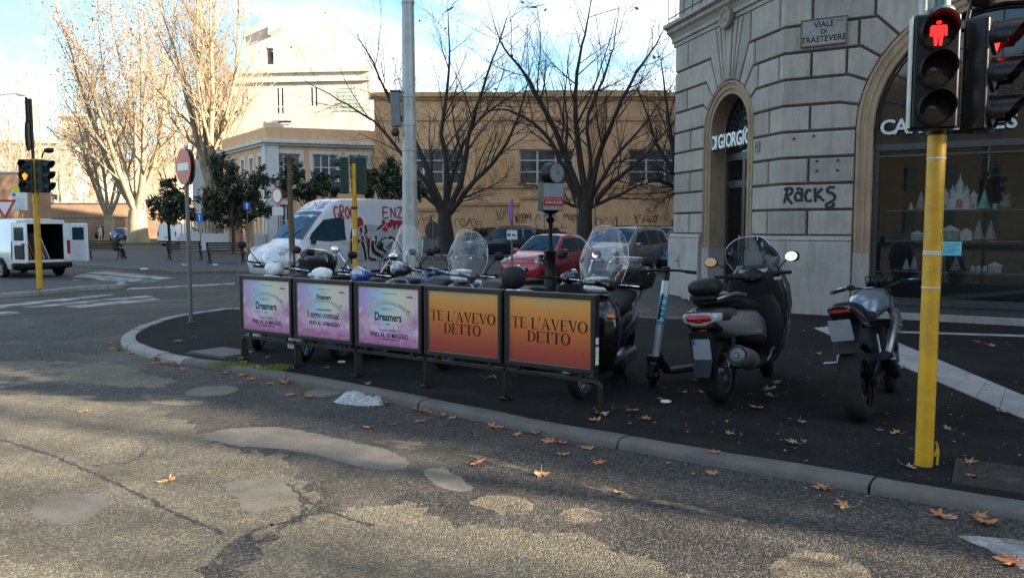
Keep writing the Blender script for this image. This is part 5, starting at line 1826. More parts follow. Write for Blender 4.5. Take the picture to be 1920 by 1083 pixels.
CITY = [(1.71, .27, .52, .58, .46, .52, .40), (1.66, .22, .58, .66, .62, .68, .52), (1.45, .20, .66, .77, .72, .77, .60), (1.05, .20, .76, .88, .76, .80, .66), (.80, .20, .82, .95, .77, .81, .68),
  (.42, .20, .87, 1.22, .77, .81, .61), (.10, .20, .90, 1.41, .77, .81, .57), (-.35, .20, .93, 1.46, .77, .81, .56), (-1.0, .20, .97, 1.43, .77, .81, .54), (-1.38, .20, .98, 1.30, .76, .80, .53), (-1.60, .24, .92, 1.02, .72, .76, .55), (-1.70, .30, .80, .84, .62, .68, .5)]
CITYG = dict(side=[[(.62, .92), (.16, 1.30), (-.28, 1.36), (-.28, .95)], [(-.36, .96), (-.36, 1.36), (-.90, 1.33), (-1.16, 1.14), (-1.05, 1.0)]], windscreen=(.80, .12, .62, .48), rear=(-1.58, -1.12, .50, .44), mirror=.55, handles=(-.2,), seams=(.72, -.32))
CITYL = [('headlight', (1.50, .60, .66), (.20, .14, .10), 'lens_clear'), ('tail_light', (-1.62, .66, .82), (.09, .08, .14), 'lens_red')]
HATCH = [(1.95, .28, .52, .58, .50, .56, .42), (1.88, .22, .58, .68, .66, .72, .55), (1.62, .20, .68, .80, .78, .83, .64), (1.10, .20, .78, .92, .82, .86, .70), (.85, .20, .82, .98, .83, .87, .72), (.40, .20, .88, 1.28, .83, .87, .64), (.02, .20, .91, 1.45, .83, .87, .60),
  (-.5, .20, .93, 1.50, .83, .87, .59), (-1.15, .20, .96, 1.46, .83, .87, .57), (-1.6, .20, .97, 1.28, .82, .86, .56), (-1.86, .24, .92, 1.0, .78, .82, .60), (-1.95, .30, .80, .84, .66, .72, .55)]
HATCHG = dict(side=[[(.66, .93), (.12, 1.33), (-.34, 1.39), (-.34, .96)], [(-.42, .97), (-.42, 1.39), (-1.05, 1.36), (-1.42, 1.15), (-1.3, 1.0)]], windscreen=(.86, .05, .66, .52), rear=(-1.84, -1.30, .54, .47), mirror=.6, handles=(-.22, -1.15), seams=(.76, -.38, -1.2))
HATCHL = [('headlight', (1.70, .66, .68), (.20, .13, .09), 'lens_clear'), ('tail_light', (-1.86, .72, .82), (.09, .08, .15), 'lens_red')]
MPV = [(2.05, .30, .58, .66, .52, .58, .44), (1.98, .24, .66, .78, .70, .74, .58), (1.72, .22, .76, .92, .82, .86, .68), (1.22, .22, .86, 1.04, .84, .88, .74), (1.0, .22, .90, 1.10, .84, .88, .76), (.55, .22, .95, 1.42, .84, .88, .68), (.22, .22, .98, 1.62, .84, .88, .66),
 (-.5, .22, 1.0, 1.68, .84, .88, .65), (-1.45, .22, 1.02, 1.66, .84, .88, .64), (-1.88, .22, 1.03, 1.52, .84, .87, .63), (-2.05, .26, 1.0, 1.10, .80, .84, .66), (-2.10, .32, .85, .9, .7, .76, .58)]
MPVG = dict(side=[[(.72, 1.02), (.30, 1.46), (-.22, 1.55), (-.22, 1.02)], [(-.32, 1.03), (-.32, 1.55), (-1.10, 1.55), (-1.10, 1.04)], [(-1.2, 1.06), (-1.2, 1.54), (-1.62, 1.50), (-1.78, 1.2), (-1.7, 1.08)]], windscreen=(1.0, .26, .70, .58), rear=(-2.03, -1.84, .56, .52), mirror=.68, handles=(-.1, -1.0), seams=(.8, -.27, -1.15))
MPVL = [('headlight', (1.82, .68, .78), (.20, .13, .11), 'lens_clear'), ('tail_light', (-1.98, .76, 1.0), (.09, .07, .22), 'lens_red')]
ang = lambda dx, dy: math.atan2(dy, dx)
make_car('red hatchback facing the clock pole beyond the scooters', 'cars parked by the hedge', (1.15, 24.7, 0), ang(-.55, -.83), CITY, 'red_paint', (-1.12, 1.12), CITYG, CITYL)
mpv = make_car('beige family car with roof rails beside the corner building', 'cars parked by the hedge', (4.25, 30.0, 0), ang(-.62, -.78), MPV, 'beige_paint', (-1.35, 1.30), MPVG, MPVL, roof_rails=[.1, -.2, -1.3, -1.6], rimr=.31)
make_car('dark blue car behind the windscreen of the black scooter', 'cars parked by the hedge', (4.4, 36.5, 0), ang(-.75, -.66), HATCH, 'navy_paint', (-1.25, 1.22), HATCHG, HATCHL)
make_car('silver estate car behind the beige family car', 'cars parked by the hedge', (7.2, 37.5, 0), ang(-.8, -.6), MPV, 'silver_paint', (-1.35, 1.30), MPVG, MPVL, roof_rails=[.1, -.2, -1.3, -1.6], rimr=.31)
make_car('bright blue car half hidden by the corner building', 'cars parked by the hedge', (6.9, 31.8, 0), ang(-.62, -.78), HATCH, 'blue_paint', (-1.25, 1.22), HATCHG, HATCHL)
make_car('dark off-road car behind the hedge', 'cars parked by the hedge', (-.6, 45.5, 0), ang(-1, -.1), MPV, 'dark_paint', (-1.35, 1.30), MPVG, MPVL, roof_rails=[.1, -.2, -1.3, -1.6], rimr=.33)
make_car('dark green car behind the right bare tree', 'cars parked by the hedge', (5.0, 45.5, 0), ang(-1, .05), HATCH, 'dark_paint', (-1.25, 1.22), HATCHG, HATCHL)
far = []
for (u, vb, rz, st, G_, L_, paint, wh, rr, lb) in (
  (230, 452, 100, HATCH, HATCHG, HATCHL, 'navy_paint', (-1.25, 1.22), .29, 'dark blue car seen from behind on the far street'),
  (201, 447, 95, MPV, MPVG, MPVL, 'dark_paint', (-1.35, 1.3), .31, 'black car seen from behind, left of the dark blue one'),
  (171, 439, 60, HATCH, HATCHG, HATCHL, 'white_paint', (-1.25, 1.22), .29, 'white car at the left end of the far parked row'),
  (186, 437, 70, CITY, CITYG, CITYL, 'silver_paint', (-1.12, 1.12), .29, 'pale silver car at the far end of the street'),
  (226, 435, 90, MPV, MPVG, MPVL, 'red_paint', (-1.35, 1.3), .31, 'red family car far down the street'),
  (281, 431, -30, HATCH, HATCHG, HATCHL, 'red_paint', (-1.25, 1.22), .29, 'red car right of the big plane tree far off'),
  (247, 437, 80, HATCH, HATCHG, HATCHL, 'silver_paint', (-1.25, 1.22), .29, 'silver car half behind the big plane tree')):
 p = G(u, vb, 0)
 if p.y > 175:
  p = at(u, HOR, 175)
 make_car(lb, 'cars on the far street', (p.x, p.y, 0), math.radians(rz), st, paint, wh, G_, L_, rimr=rr)
def flatten(strokes, sx, sy):
 return [[(a * sx, b * sy) for a, b in s] for s in strokes]
def paint_on_side(parent, name, st, sgn, strokes, x0, z0, w, mt, off, flip=-1):
 """spray strokes on a vehicle's side: stroke x runs towards the tail when flip = -1"""
 m = MB()
 for k, sgm in enumerate(strokes):
  P = spline([(a, b, 0) for a, b in sgm], 5)
  rb = MB().ribbon([(p.x, p.y) for p in P], w)
  m.add([(x0 + flip * p.x, sgn * (hw_at(st, x0 + flip * p.x, z0 + p.y) + off + k * .0006), z0 + p.y) for p in rb.v], rb.f)
 return m.build(name, M[mt], parent, smooth=0)
VAN = [(2.70, .34, .62, .70, .60, .66, .50), (2.62, .26, .78, .92, .82, .86, .70), (2.30, .24, .92, 1.10, .94, .97, .80), (1.92, .24, 1.0, 1.22, .97, .99, .84), (1.78, .24, 1.06, 1.32, .97, .995, .85),
 (1.15, .24, 1.25, 2.02, .97, 1.0, .80), (.62, .24, 1.3, 2.42, .97, 1.0, .80), (.35, .24, 1.3, 2.54, .97, 1.0, .82), (-1.0, .24, 1.3, 2.58, .97, 1.0, .84), (-2.55, .24, 1.3, 2.56, .97, 1.0, .84), (-2.68, .26, 1.3, 2.50, .96, .98, .82)]
M['van_white'] = mat('van_white', (.60, .615, .64), .32, coat=.4, scale=2, var=.05, dirt=(.3, .28, .26), dirtamt=.35)
M['spray_red'] = mat('spray_red', (.38, .02, .035), .5)
M['spray_plum'] = mat('spray_plum', (.17, .06, .22), .5)
M['spray_grey'] = mat('spray_grey', (.26, .27, .28), .5)
M['spray_silver'] = mat('spray_silver', (.40, .41, .42), .45)
vh = V((-.68, -.73, 0)).normalized()
ap = V((-6.2, 24.0, 0))
left = V((-vh.y, vh.x, 0))
vc = ap - vh * 1.78 - left * 1.0
VG = dict(side=[[(1.58, 1.30), (1.48, 1.48), (1.02, 1.90), (.42, 1.98), (.30, 1.90), (.30, 1.28), (.9, 1.24)]], windscreen=(1.80, .98, .86, .74), mirror=1.52, handles=(.38,), seams=(.2, -1.0, 1.66), mirror_mat='black_plastic')
van = make_car('white van with graffiti on its side and roof front behind the poster panels', None, (vc.x, vc.y, 0), ang(vh.x, vh.y), VAN, 'van_white', (-1.7, 1.7),
   VG, [('headlight', (2.36, .78, .92), (.20, .14, .16), 'lens_clear'), ('tail_light', (-2.66, .9, 1.1), (.06, .06, .3), 'lens_red')], cat='van', name='graffiti_van', rimr=.34)
blob = [(.0, .0), (.15, .95), (.55, 1.15), (1.2, 1.1), (1.7, 1.25), (2.4, 1.2), (2.75, 1.1), (2.75, .05), (1.4, -.05)]
P = []
for i in range(len(blob)):
 a, b = blob[i], blob[(i + 1) % len(blob)]
 for k in range(6):
  P.append((a[0] + (b[0] - a[0]) * k / 6, a[1] + (b[1] - a[1]) * k / 6))
vs = [(.05 - a, (hw_at(VAN, .05 - a, .62 + b) + .004), .62 + b) for a, b in P]
cx_, cz_ = -1.3, 1.15
vs2 = vs + [(cx_, hw_at(VAN, cx_, cz_) + .004, cz_)]
MB().add(vs2, [(i, (i + 1) % len(vs), len(vs)) for i in range(len(vs))]).build('graffiti_fill', M['spray_silver'], van, smooth=0)
bk = [[(.0, 0), (.02, .5), (.15, .95), (.35, 1.12)], [(.35, 1.12), (.42, .5), (.50, .0)], [(.1, .45), (.3, .62), (.42, .4)], [(.55, 1.1), (.62, .6), (.60, .1), (.9, .0)], [(.62, .62), (1.0, .95), (1.3, 1.15)], [(1.0, .95), (.9, .5), (1.25, .3), (1.6, .55)],
 [(.9, .5), (1.1, .6), (1.5, .82)], [(1.3, 1.1), (1.7, .6), (2.0, .15)], [(1.75, 1.15), (1.7, .7), (1.9, .4)], [(2.0, .15), (1.6, .1), (1.2, -.02)], [(2.1, 1.15), (2.05, .6), (2.2, .1)], [(2.1, .7), (2.5, .75), (2.7, .6)], [(2.3, 1.1), (2.35, .8), (2.6, .9)], [(1.1, .05), (1.3, .25), (1.15, .3)]]
paint_on_side(van, 'graffiti_outline', VAN, 1, bk, .05, .62, .085, 'ink_spray', .006)
paint_on_side(van, 'graffiti_outline', VAN, 1, [[(a + .07, b * .94 + .05) for a, b in s] for s in bk], .05, .62, .03, 'tag_white', .012)
paint_on_side(van, 'graffiti_outline', VAN, 1, [[(-.02, -.1), (-.03, .6), (.08, 1.0), (.3, 1.2)], [(.75, .75), (.8, .3), (1.1, .12)], [(1.35, .35), (1.8, .5), (2.2, .35)], [(2.45, .05), (2.5, .45), (2.7, .3)], [(1.2, 1.0), (1.45, .72), (1.7, .9)]], .05, .62, .13, 'ink_spray', .004)
paint_on_side(van, 'graffiti_outline', VAN, 1, [[(.2, 1.2), (.25, 1.05), (.4, 1.15), (.35, 1.3), (.2, 1.2)], [(.55, .9), (.5, .55), (.6, .5)], [(1.45, 1.2), (1.55, .9), (1.6, 1.15), (1.9, 1.2), (2.7, 1.17)], [(1.92, 1.15), (1.9, .6), (1.88, .35)], [(2.35, 1.12), (2.33, .75)], [(1.6, 1.3), (1.62, 1.1)], [(1.3, 1.28), (1.28, 1.0), (1.5, .95)], [(.12, .9), (.2, .62)]], .05, .62, .15, 'spray_red', .008)
ENZO = [[(0, 1), (0, 0), (.5, .02)], [(0, 1), (.5, 1)], [(0, .5), (.4, .5)], [(.75, 0), (.75, 1)], [(.75, 1), (1.2, 0)], [(1.2, 0), (1.2, 1)], [(1.4, 1), (1.9, 1)], [(1.9, 1), (1.4, 0)], [(1.4, 0), (1.95, 0)], [(2.5, .5), (2.3, 1), (2.1, .5), (2.3, 0), (2.5, .5)]]
paint_on_side(van, 'graffiti_tag', VAN, 1, flatten(ENZO, .42, .34), -1.25, 1.98, .05, 'spray_red', .009)
GROG = [[(.4, .85), (.1, .9), (0, .4), (.2, 0), (.45, .2), (.3, .45)], [(.6, 0), (.6, .95), (.9, .9), (.85, .55), (.6, .5), (.95, 0)], [(1.3, .95), (1.1, .5), (1.3, .05), (1.5, .5), (1.3, .95)], [(2.0, .8), (1.75, .9), (1.65, .4), (1.85, 0), (2.05, .25), (1.9, .45)]]
paint_on_side(van, 'graffiti_tag', VAN, 1, flatten(GROG, .36, .42), .62, 1.92, .055, 'spray_red', .009)
m = MB()
for k, sgm in enumerate([[(0, .1), (.3, .5), (.15, .8), (.5, .9), (.7, .5), (.5, .1), (.2, .15), (0, .1)], [(.6, .9), (.85, 1.0), (.95, .7), (.8, .55), (1.0, .4), (.85, .1), (.6, .15)], [(1.15, .3), (1.35, .5), (1.2, .75), (1.35, 1.0), (1.55, .85), (1.3, .6), (1.5, .3), (1.25, .05)], [(1.1, .4), (1.6, .65)], [(1.15, .15), (1.6, .35)]]):
 P = spline([(a, b, 0) for a, b in sgm], 5)
 rb = MB().ribbon([(p.x, p.y) for p in P], .045)
 m.add([(.95 - p.y * .42, -.66 + p.x * .80, zt_at(VAN, .95 - p.y * .42, -.66 + p.x * .80) + .012 + k * .001) for p in rb.v], rb.f)
m.build('graffiti_tag', M['spray_plum'], van, smooth=0)
m = MB()
m.box((.66, .0, 2.44), (.04, 1.5, .05))
MB().add([(1.40, .05, zt_at(VAN, 1.40, .05) + .014), (1.62, .05, zt_at(VAN, 1.62, .05) + .014), (1.62, .45, zt_at(VAN, 1.62, .45) + .014), (1.40, .45, zt_at(VAN, 1.40, .45) + .014)], [(0, 1, 2, 3)]).build('permit', M['plate'], van, smooth=0) if False else None
CARGO = [(2.30, .32, .60, .68, .55, .62, .46), (2.22, .26, .72, .84, .76, .80, .62), (1.92, .24, .84, 1.0, .88, .90, .74), (1.50, .24, .94, 1.16, .90, .93, .80), (1.38, .24, .98, 1.22, .90, .93, .80), (.85, .24, 1.15, 1.72, .90, .93, .72), (.50, .24, 1.18, 1.90, .90, .93, .72),
  (-.5, .24, 1.18, 1.94, .90, .93, .75), (-2.0, .24, 1.18, 1.92, .90, .93, .76), (-2.24, .26, 1.18, 1.90, .90, .93, .76)]
hv = V((-.8, .6, 0))
axc = V((-16.35, 27.2, 0))
cv_ = axc + hv * 1.42
CG = dict(side=[[(1.22, 1.24), (.72, 1.62), (.15, 1.66), (.15, 1.2)]], windscreen=(1.40, .62, .80, .66), mirror=1.1, handles=(.2,), seams=(.08, 1.3))
cargo = empty('cargo_van', (cv_.x, cv_.y, 0), ang(hv.x, hv.y))
tag(cargo, 'white cargo van with open rear doors and boards inside at the left', 'van')
rings = [body_ring(s) for s in sorted(CARGO, key=lambda s: s[0])]
bm_ = MB()
k = len(rings[0])
vs = [p for r in rings for p in r]
fs = [(i * k + j, i * k + (j + 1) % k, (i + 1) * k + (j + 1) % k, (i + 1) * k + j) for i in range(len(rings) - 1) for j in range(k)]
fs.append(tuple(range((len(rings) - 1) * k, len(rings) * k)))
bm_.add(vs, fs)
bm_.build('body', M['white_paint'], cargo, smooth=32)
x0 = -2.24
ib = MB()
iy, iz0, iz1, ix = .70, .58, 1.78, -.4
ib.add([(x0, -iy, iz0), (x0, iy, iz0), (x0, iy, iz1), (x0, -iy, iz1), (ix, -iy, iz0), (ix, iy, iz0), (ix, iy, iz1), (ix, -iy, iz1)], [(0, 1, 5, 4), (1, 2, 6, 5), (2, 3, 7, 6), (3, 0, 4, 7), (4, 5, 6, 7)])
ib.build('load_bay', M['black_plastic'], cargo, smooth=0)
ring0 = rings[0]
fr_ = MB()
fr_.box((x0 - .01, .80, 1.16), (.06, .20, 1.30))
fr_.box((x0 - .01, -.80, 1.16), (.06, .20, 1.30))
fr_.box((x0 - .01, 0, 1.84), (.06, 1.50, .13))
fr_.box((x0 - .01, 0, .53), (.06, 1.80, .10))
fr_.build('door_frame', M['white_paint'], cargo, smooth=0, bevel=.01)
MB().rbox((x0 - .02, 0, .40), (.22, 1.86, .20), .06, axis=1).build('rear_bumper', M['black_plastic'], cargo)
for sg in (-1, 1):
 for x in (-1.42, 1.42):
  arch(cargo, x, sg * (lerp_st(CARGO, x)[5] + .004), .32)
  wheel_car(cargo, x, sg * (lerp_st(CARGO, x)[5] - .06), .32)
 side_glass(CARGO, CG['side'][0], sg, parent=cargo)
 MB().box((-.6, sg * .935, .62), (2.0, .02, .10)).build('rubbing_strip', M['black_plastic'], cargo, smooth=0)
 MB().rbox((x0 - .035, sg * .86, 1.0), (.05, .13, .46), .03, axis=2).build('tail_light', M['lens_red'], cargo)
 a = math.radians(104)
 dM = T(x0 - .03, sg * .88, 0) @ Rz(sg * (pi / 2 - a) * -1 if sg > 0 else (pi / 2 - a)) if False else None
 dirx, diry = -math.sin(a - pi / 2 + pi / 2) if False else -math.cos(math.radians(18)), (-.17 if sg > 0 else -.31)
 dM = frame((x0 - .04, sg * .90, 0), (dirx, diry, 0), (0, 0, 1))
 q = MB()
 q.rbox((.40, 1.16, 0), (.80, 1.30, .05), .06, dM)
 d_ = q.build('rear_door', M['white_paint'], cargo)
 out_ = 1 if sg < 0 else -1
 q = MB()
 q.rbox((.40, 1.45, 0), (.56, .48, .06), .05, dM)
 q.build('window', M['car_glass'], d_)
 q = MB()
 q.rbox((.42, .86, -.032 * out_ if sg > 0 else .0), (.5, .45, .03), .04, dM)
 q.build('inner_panel', M['black_plastic'], d_)
 if sg > 0:
  q = MB()
  q.box((.42, .93, .034), (.42, .15, .012), dM)
  q.build('number_plate', M['plate'], d_, smooth=0)
  q = MB()
  q.rbox((.62, 1.12, .035), (.16, .05, .04), .015, dM)
  q.build('handle', M['black_plastic'], d_)
top_glass(CARGO, *CG['windscreen'], 'windscreen', cargo)
M['board_red'] = mat('board_red', (.32, .10, .045), .6)
M['board_pale'] = mat('board_pale', (.5, .47, .52), .6)
cm = cargo.location
cR = Rz(ang(hv.x, hv.y))
def in_van(x, y, z):
 p = cR @ V((x, y, z))
 return V((p.x + cm.x, p.y + cm.y, p.z))
for i, (y, lean, w_, h_, mt, lb) in enumerate(((.30, .28, .9, .92, 'board_red', 'tall red brown board leaning in the open van'), (.16, .30, .7, .95, 'board_red', 'second red brown board leaning in the open van'), (-.12, .30, .8, .9, 'board_pale', 'pale striped board leaning among the pictures in the van'), (-.22, .32, .7, .86, 'board_red', 'thin dark board beside the pale ones in the van'), (-.30, .34, .7, .88, 'board_pale', 'outermost pale board leaning in the van'))):
 p = in_van(-1.75, y, .60)
 b = MB().box((0, 0, h_ / 2), (w_, .03, h_))
 b.build('board', M[mt], loc=p, rot=(-lean, 0, ang(hv.x, hv.y)), label=lb, category='board', group='boards in the open van', smooth=0)
p = G(330, 461, 0)
make_car('small white van seen from behind, beyond the benches', None, (p.x, p.y + 1.5, 0), math.radians(78), CARGO, 'white_paint', (-1.42, 1.42), CG, [('headlight', (1.98, .72, .82), (.2, .13, .12), 'lens_clear'), ('tail_light', (-2.23, .84, 1.05), (.05, .07, .24), 'lens_red')], cat='van', name='parked_van', rimr=.32)
# ================================================================== TREES
M['plane_bark'] = mat('plane_bark', (.32, .255, .165), .85, scale=1.6, var=.35, bump=.3, bscale=14, dirt=(.13, .10, .065), dirtamt=.75)
M['twig'] = mat('twig', (.055, .042, .034), .9, var=.3)
M['plane_twig'] = mat('plane_twig', (.30, .235, .165), .9, var=.3)
M['plane_leaf'] = mat('plane_leaf', (.36, .20, .09), .8, var=.4, scale=2)
M['evergreen'] = mat('evergreen', (.036, .052, .022), .5, var=.5, scale=1.5)
M['hedge'] = mat('hedge_leaf', (.045, .070, .022), .6, var=.5, scale=2)
def perp(d, r):
 a = d.cross(V((0, 0, 1)))
 if a.length < .1:
  a = d.cross(V((1, 0, 0)))
 a.normalize()
 b = d.cross(a).normalized()
 t = r.uniform(0, 2 * pi)
 return a * math.cos(t) + b * math.sin(t)
def limb_path(p, d, L, r, seg, bendy, up):
 pts = [p.copy()]
 d = d.normalized()
 for _ in range(seg):
  d = (d + V((r.uniform(-1, 1), r.uniform(-1, 1), r.uniform(-1, 1))) * bendy + V((0, 0, up))).normalized()
  pts.append(pts[-1] + d * L / seg)
 return pts
def branch_out(m, pts, r0, r1, r, depth, spec, tips):
 """tube along pts, then side shoots"""
 n = len(pts)
 rad = [r0 + (r1 - r0) * i / (n - 1) for i in range(n)]
 m.tube(pts, rad, 7 if r0 > .08 else (5 if r0 > .025 else 4), caps=False)
 if depth >= len(spec):
  tips.append((pts[-1], (pts[-1] - pts[-2]).normalized()))
  return
 cnt, lr, ang_, up, bendy, t0 = spec[depth]
 total = sum((b - a).length for a, b in zip(pts, pts[1:]))
 for k in range(cnt):
  t = t0 + (1 - t0) * (k + r.uniform(.1, .9)) / cnt
  x = min(t * (n - 1), n - 1.001)
  i = int(x)
  p = pts[i].lerp(pts[i + 1], x - i)
  d = (pts[i + 1] - pts[i]).normalized()
  a = ang_ * r.uniform(.6, 1.3)
  nd = d * math.cos(a) + perp(d, r) * math.sin(a)
  L = total * lr * r.uniform(.55, 1.25) * (1.15 - .5 * t)
  rr = (rad[i] * .62) * r.uniform(.6, 1.0)
  branch_out(m, limb_path(p, nd, L, r, 5 if depth == 0 else 4, bendy, up), rr, max(rr * .25, .004), r, depth + 1, spec, tips)
def leaf_quads(m, P, d, size, r, n, spread):
 for _ in range(n):
  c = P + V((r.gauss(0, spread), r.gauss(0, spread), r.gauss(0, spread)))
  a = V((r.uniform(-1, 1), r.uniform(-1, 1), r.uniform(-1, .4))).normalized()
  b = perp(a, r)
  s = size * r.uniform(.6, 1.3)
  m.add([c - a * s * .5, c + b * s * .32, c + a * s * .5, c - b * s * .32], [(0, 1, 2, 3)])
def tree_obj(name, loc, label, group, trunk, limbs_fn, seed, spec, bark, twigm, leaf=None, nleaf=0, lsize=.2, cat='tree', limb_r=.5):
 """trunk: list of (offset, radius); limbs: list of (points relative to base, r0, r1)"""
 r = random.Random(seed)
 root = empty(name, loc, 0, label, cat, group)
 t = MB()
 t.tube([p for p, _ in trunk], [q for _, q in trunk], 14)
 t.build('trunk', M[bark], root, smooth=60)
 tips = []
 for pts, r0, r1 in limbs_fn(r):
  m = MB()
  sub = MB()
  n = len(pts)
  rad = [r0 + (r1 - r0) * (i / (n - 1)) ** .8 for i in range(n)]
  m.tube(pts, rad, 8, caps=False)
  m.build('limb', M[bark], root, smooth=60)
  cnt, lr, ang_, up, bendy, t0 = spec[0]
  total = sum((b - a).length for a, b in zip(pts, pts[1:]))
  for k in range(cnt):
   tt = t0 + (1 - t0) * (k + r.uniform(.1, .9)) / cnt
   x = min(tt * (n - 1), n - 1.001)
   i = int(x)
   p = pts[i].lerp(pts[i + 1], x - i)
   d = (pts[i + 1] - pts[i]).normalized()
   a = ang_ * r.uniform(.6, 1.3)
   nd = d * math.cos(a) + perp(d, r) * math.sin(a)
   L = total * lr * r.uniform(.55, 1.25) * (1.15 - .5 * tt)
   rr = rad[i] * .5 * r.uniform(.55, 1)
   branch_out(sub, limb_path(p, nd, L, r, 6, bendy, up), rr, max(rr * .2, .004), r, 1, spec, tips)
  sub.build('twigs', M[twigm], root, smooth=60, kind='stuff')
 if leaf and nleaf:
  lm = MB()
  for _ in range(nleaf):
   p, d = r.choice(tips)
   leaf_quads(lm, p - d * r.uniform(0, .5), d, lsize, r, 1, .25)
  lm.build('crown', M[leaf], root, smooth=0, kind='stuff')
 return root
def px_limbs(base, Y, polys, r0, jitter=2.2):
 """limbs drawn where the photograph shows them, each bent to its own depth"""
 def fn(r):
  out = []
  for px, k in polys:
   dz = r.uniform(-jitter, jitter)
   P = []
   for i, (u, v) in enumerate(px):
    t = i / (len(px) - 1)
    P.append(at(u, v, Y + dz * t ** 1.2) - base)
   P = spline(P, 4)
   q = [p + V((r.uniform(-.04, .04), r.uniform(-.04, .04), r.uniform(-.04, .04))) for p in P]
   out.append((q, r0 * k, .016))
  return out
 return fn
YT = 47.0
BARE = [(14, .42, .75, .05, .13, .16), (7, .5, .7, .02, .16, .12), (4, .5, .7, 0, .2, .2)]
b1 = G(836, 478, PZ)
b1 = V((at(836, 470, YT).x, YT, 0))
z0 = at(836, 398, YT).z
tree_obj('bare_tree', b1, 'bare street tree with a swollen trunk right of the white pole', 'bare street trees',
  [(V((0, 0, 0)), .52), (V((0, 0, .4)), .46), (V((.02, 0, 1.2)), .46), (V((-.06, 0, z0 - .6)), .42), (V((-.05, 0, z0 + .1)), .34)],
  px_limbs(b1, YT, [([(828, 402), (800, 345), (755, 290), (700, 228), (635, 188), (572, 152)], .62), ([(832, 400), (806, 330), (770, 250), (730, 185), (700, 120), (668, 62)], .75),
      ([(836, 396), (838, 320), (828, 250), (838, 170), (842, 90), (838, 12)], .7), ([(840, 396), (868, 330), (880, 250), (905, 165), (930, 95), (955, 25)], .7),
      ([(844, 400), (880, 350), (930, 300), (965, 235), (985, 170), (1000, 110)], .62), ([(834, 400), (790, 362), (740, 340), (690, 318), (640, 300)], .5), ([(838, 396), (846, 340), (870, 270), (900, 225), (960, 180), (1010, 150)], .5), ([(842, 400), (870, 372), (915, 352), (950, 330)], .35)], .30),
  11, BARE, 'bark', 'twig', 'plane_leaf', 40, .28)
b2 = V((at(1096, 470, YT).x, YT, 0))
z0 = at(1096, 382, YT).z
tree_obj('bare_tree', b2, 'bare street tree behind the clock pole with widely forking limbs', 'bare street trees',
  [(V((0, 0, 0)), .56), (V((0, 0, .5)), .46), (V((.0, 0, 1.6)), .44), (V((.02, 0, z0 - .3)), .40), (V((.03, 0, z0 + .2)), .34)],
  px_limbs(b2, YT, [([(1088, 388), (1058, 320), (1030, 262), (990, 225), (940, 205), (880, 215)], .7), ([(1092, 382), (1060, 290), (1020, 205), (985, 140), (945, 90), (925, 40)], .75),
      ([(1098, 378), (1085, 280), (1078, 200), (1085, 120), (1100, 50), (1112, -20)], .75), ([(1104, 382), (1120, 300), (1150, 225), (1185, 150), (1222, 95), (1250, 50)], .7),
      ([(1108, 386), (1150, 340), (1200, 300), (1245, 250), (1290, 200)], .65), ([(1100, 380), (1108, 300), (1100, 230), (1130, 150), (1150, 90), (1160, 20)], .5), ([(1108, 388), (1160, 365), (1215, 340), (1270, 325)], .45), ([(1090, 390), (1050, 375), (1005, 350), (970, 345)], .4), ([(1104, 384), (1150, 300), (1210, 230), (1260, 160)], .5)], .31),
  12, BARE, 'bark', 'twig', 'plane_leaf', 40, .28)
b3 = V((at(1300, 470, 40).x, 40, 0))
tree_obj('bare_tree', b3, 'bare street tree whose twigs show at the left edge of the corner building', 'bare street trees',
  [(V((0, 0, 0)), .45), (V((0, 0, 1.5)), .38), (V((0, 0, 2.8)), .32)],
  px_limbs(b3, 40, [([(1298, 360), (1270, 330), (1235, 280), (1215, 220), (1190, 150)], .7), ([(1298, 360), (1265, 290), (1250, 200), (1240, 110)], .7), ([(1300, 362), (1255, 345), (1215, 335), (1180, 340)], .5), ([(1300, 360), (1320, 250), (1330, 120)], .7), ([(1298, 365), (1262, 365), (1225, 390)], .35)], .28),
  13, BARE, 'bark', 'twig', 'plane_leaf', 20, .28)
def plane_tree(loc, h, r0, label, seed, stems, spread, nleaf, group='plane trees along the far street', lean=0.0, spec=None, trunk_h=.12, twigm='plane_twig', leaf='plane_leaf', bark='plane_bark', lsize=.34, up=.12):
 def fn(r):
  out = []
  for k in range(stems):
   a = 2 * pi * (k + r.uniform(-.3, .3)) / stems
   d = V((math.cos(a) * spread, math.sin(a) * spread, 1)).normalized()
   p0 = V((lean * h * trunk_h, 0, h * trunk_h * r.uniform(.85, 1)))
   L = h * (1 - trunk_h) * r.uniform(.8, 1.05)
   pts = limb_path(p0, d, L, r, 9, .10, up)
   out.append((pts, r0 * r.uniform(.30, .46), .025))
  return out
 return tree_obj('plane_tree', loc, label, group, [(V((0, 0, 0)), r0 * 1.2), (V((0, 0, h * trunk_h * .3)), r0), (V((lean * h * trunk_h * .6, 0, h * trunk_h * .7)), r0 * .95), (V((lean * h * trunk_h, 0, h * trunk_h * 1.05)), r0 * .8)],
     fn, seed, spec or [(17, .36, .62, .06, .13, .16), (8, .5, .65, .05, .15, .08), (5, .5, .7, .02, .2, .1)], bark, twigm, leaf, nleaf, lsize)
def ground_at(u, Y):
 p = at(u, HOR, Y)
 return V((p.x, Y, 0))
plane_tree(ground_at(258, 78), 26, .95, 'big plane tree with a forked leaning trunk in the far street', 21, 7, .55, 4200, lsize=.24)
plane_tree(ground_at(398, 66), 24, .85, 'tall pale plane tree with upright pollarded stems before the white block', 22, 8, .22, 600, trunk_h=.2, up=.20, lsize=.24)
plane_tree(ground_at(335, 84), 27, .6, 'slender plane tree between the forked one and the pollarded one', 23, 6, .42, 2800, lsize=.24)
plane_tree(ground_at(205, 100), 24, .6, 'plane tree left of the forked one, in warm sun', 24, 6, .5, 3400, lsize=.26)
plane_tree(ground_at(52, 125), 27, .5, 'thin pale tree behind the left traffic light', 25, 5, .32, 300)
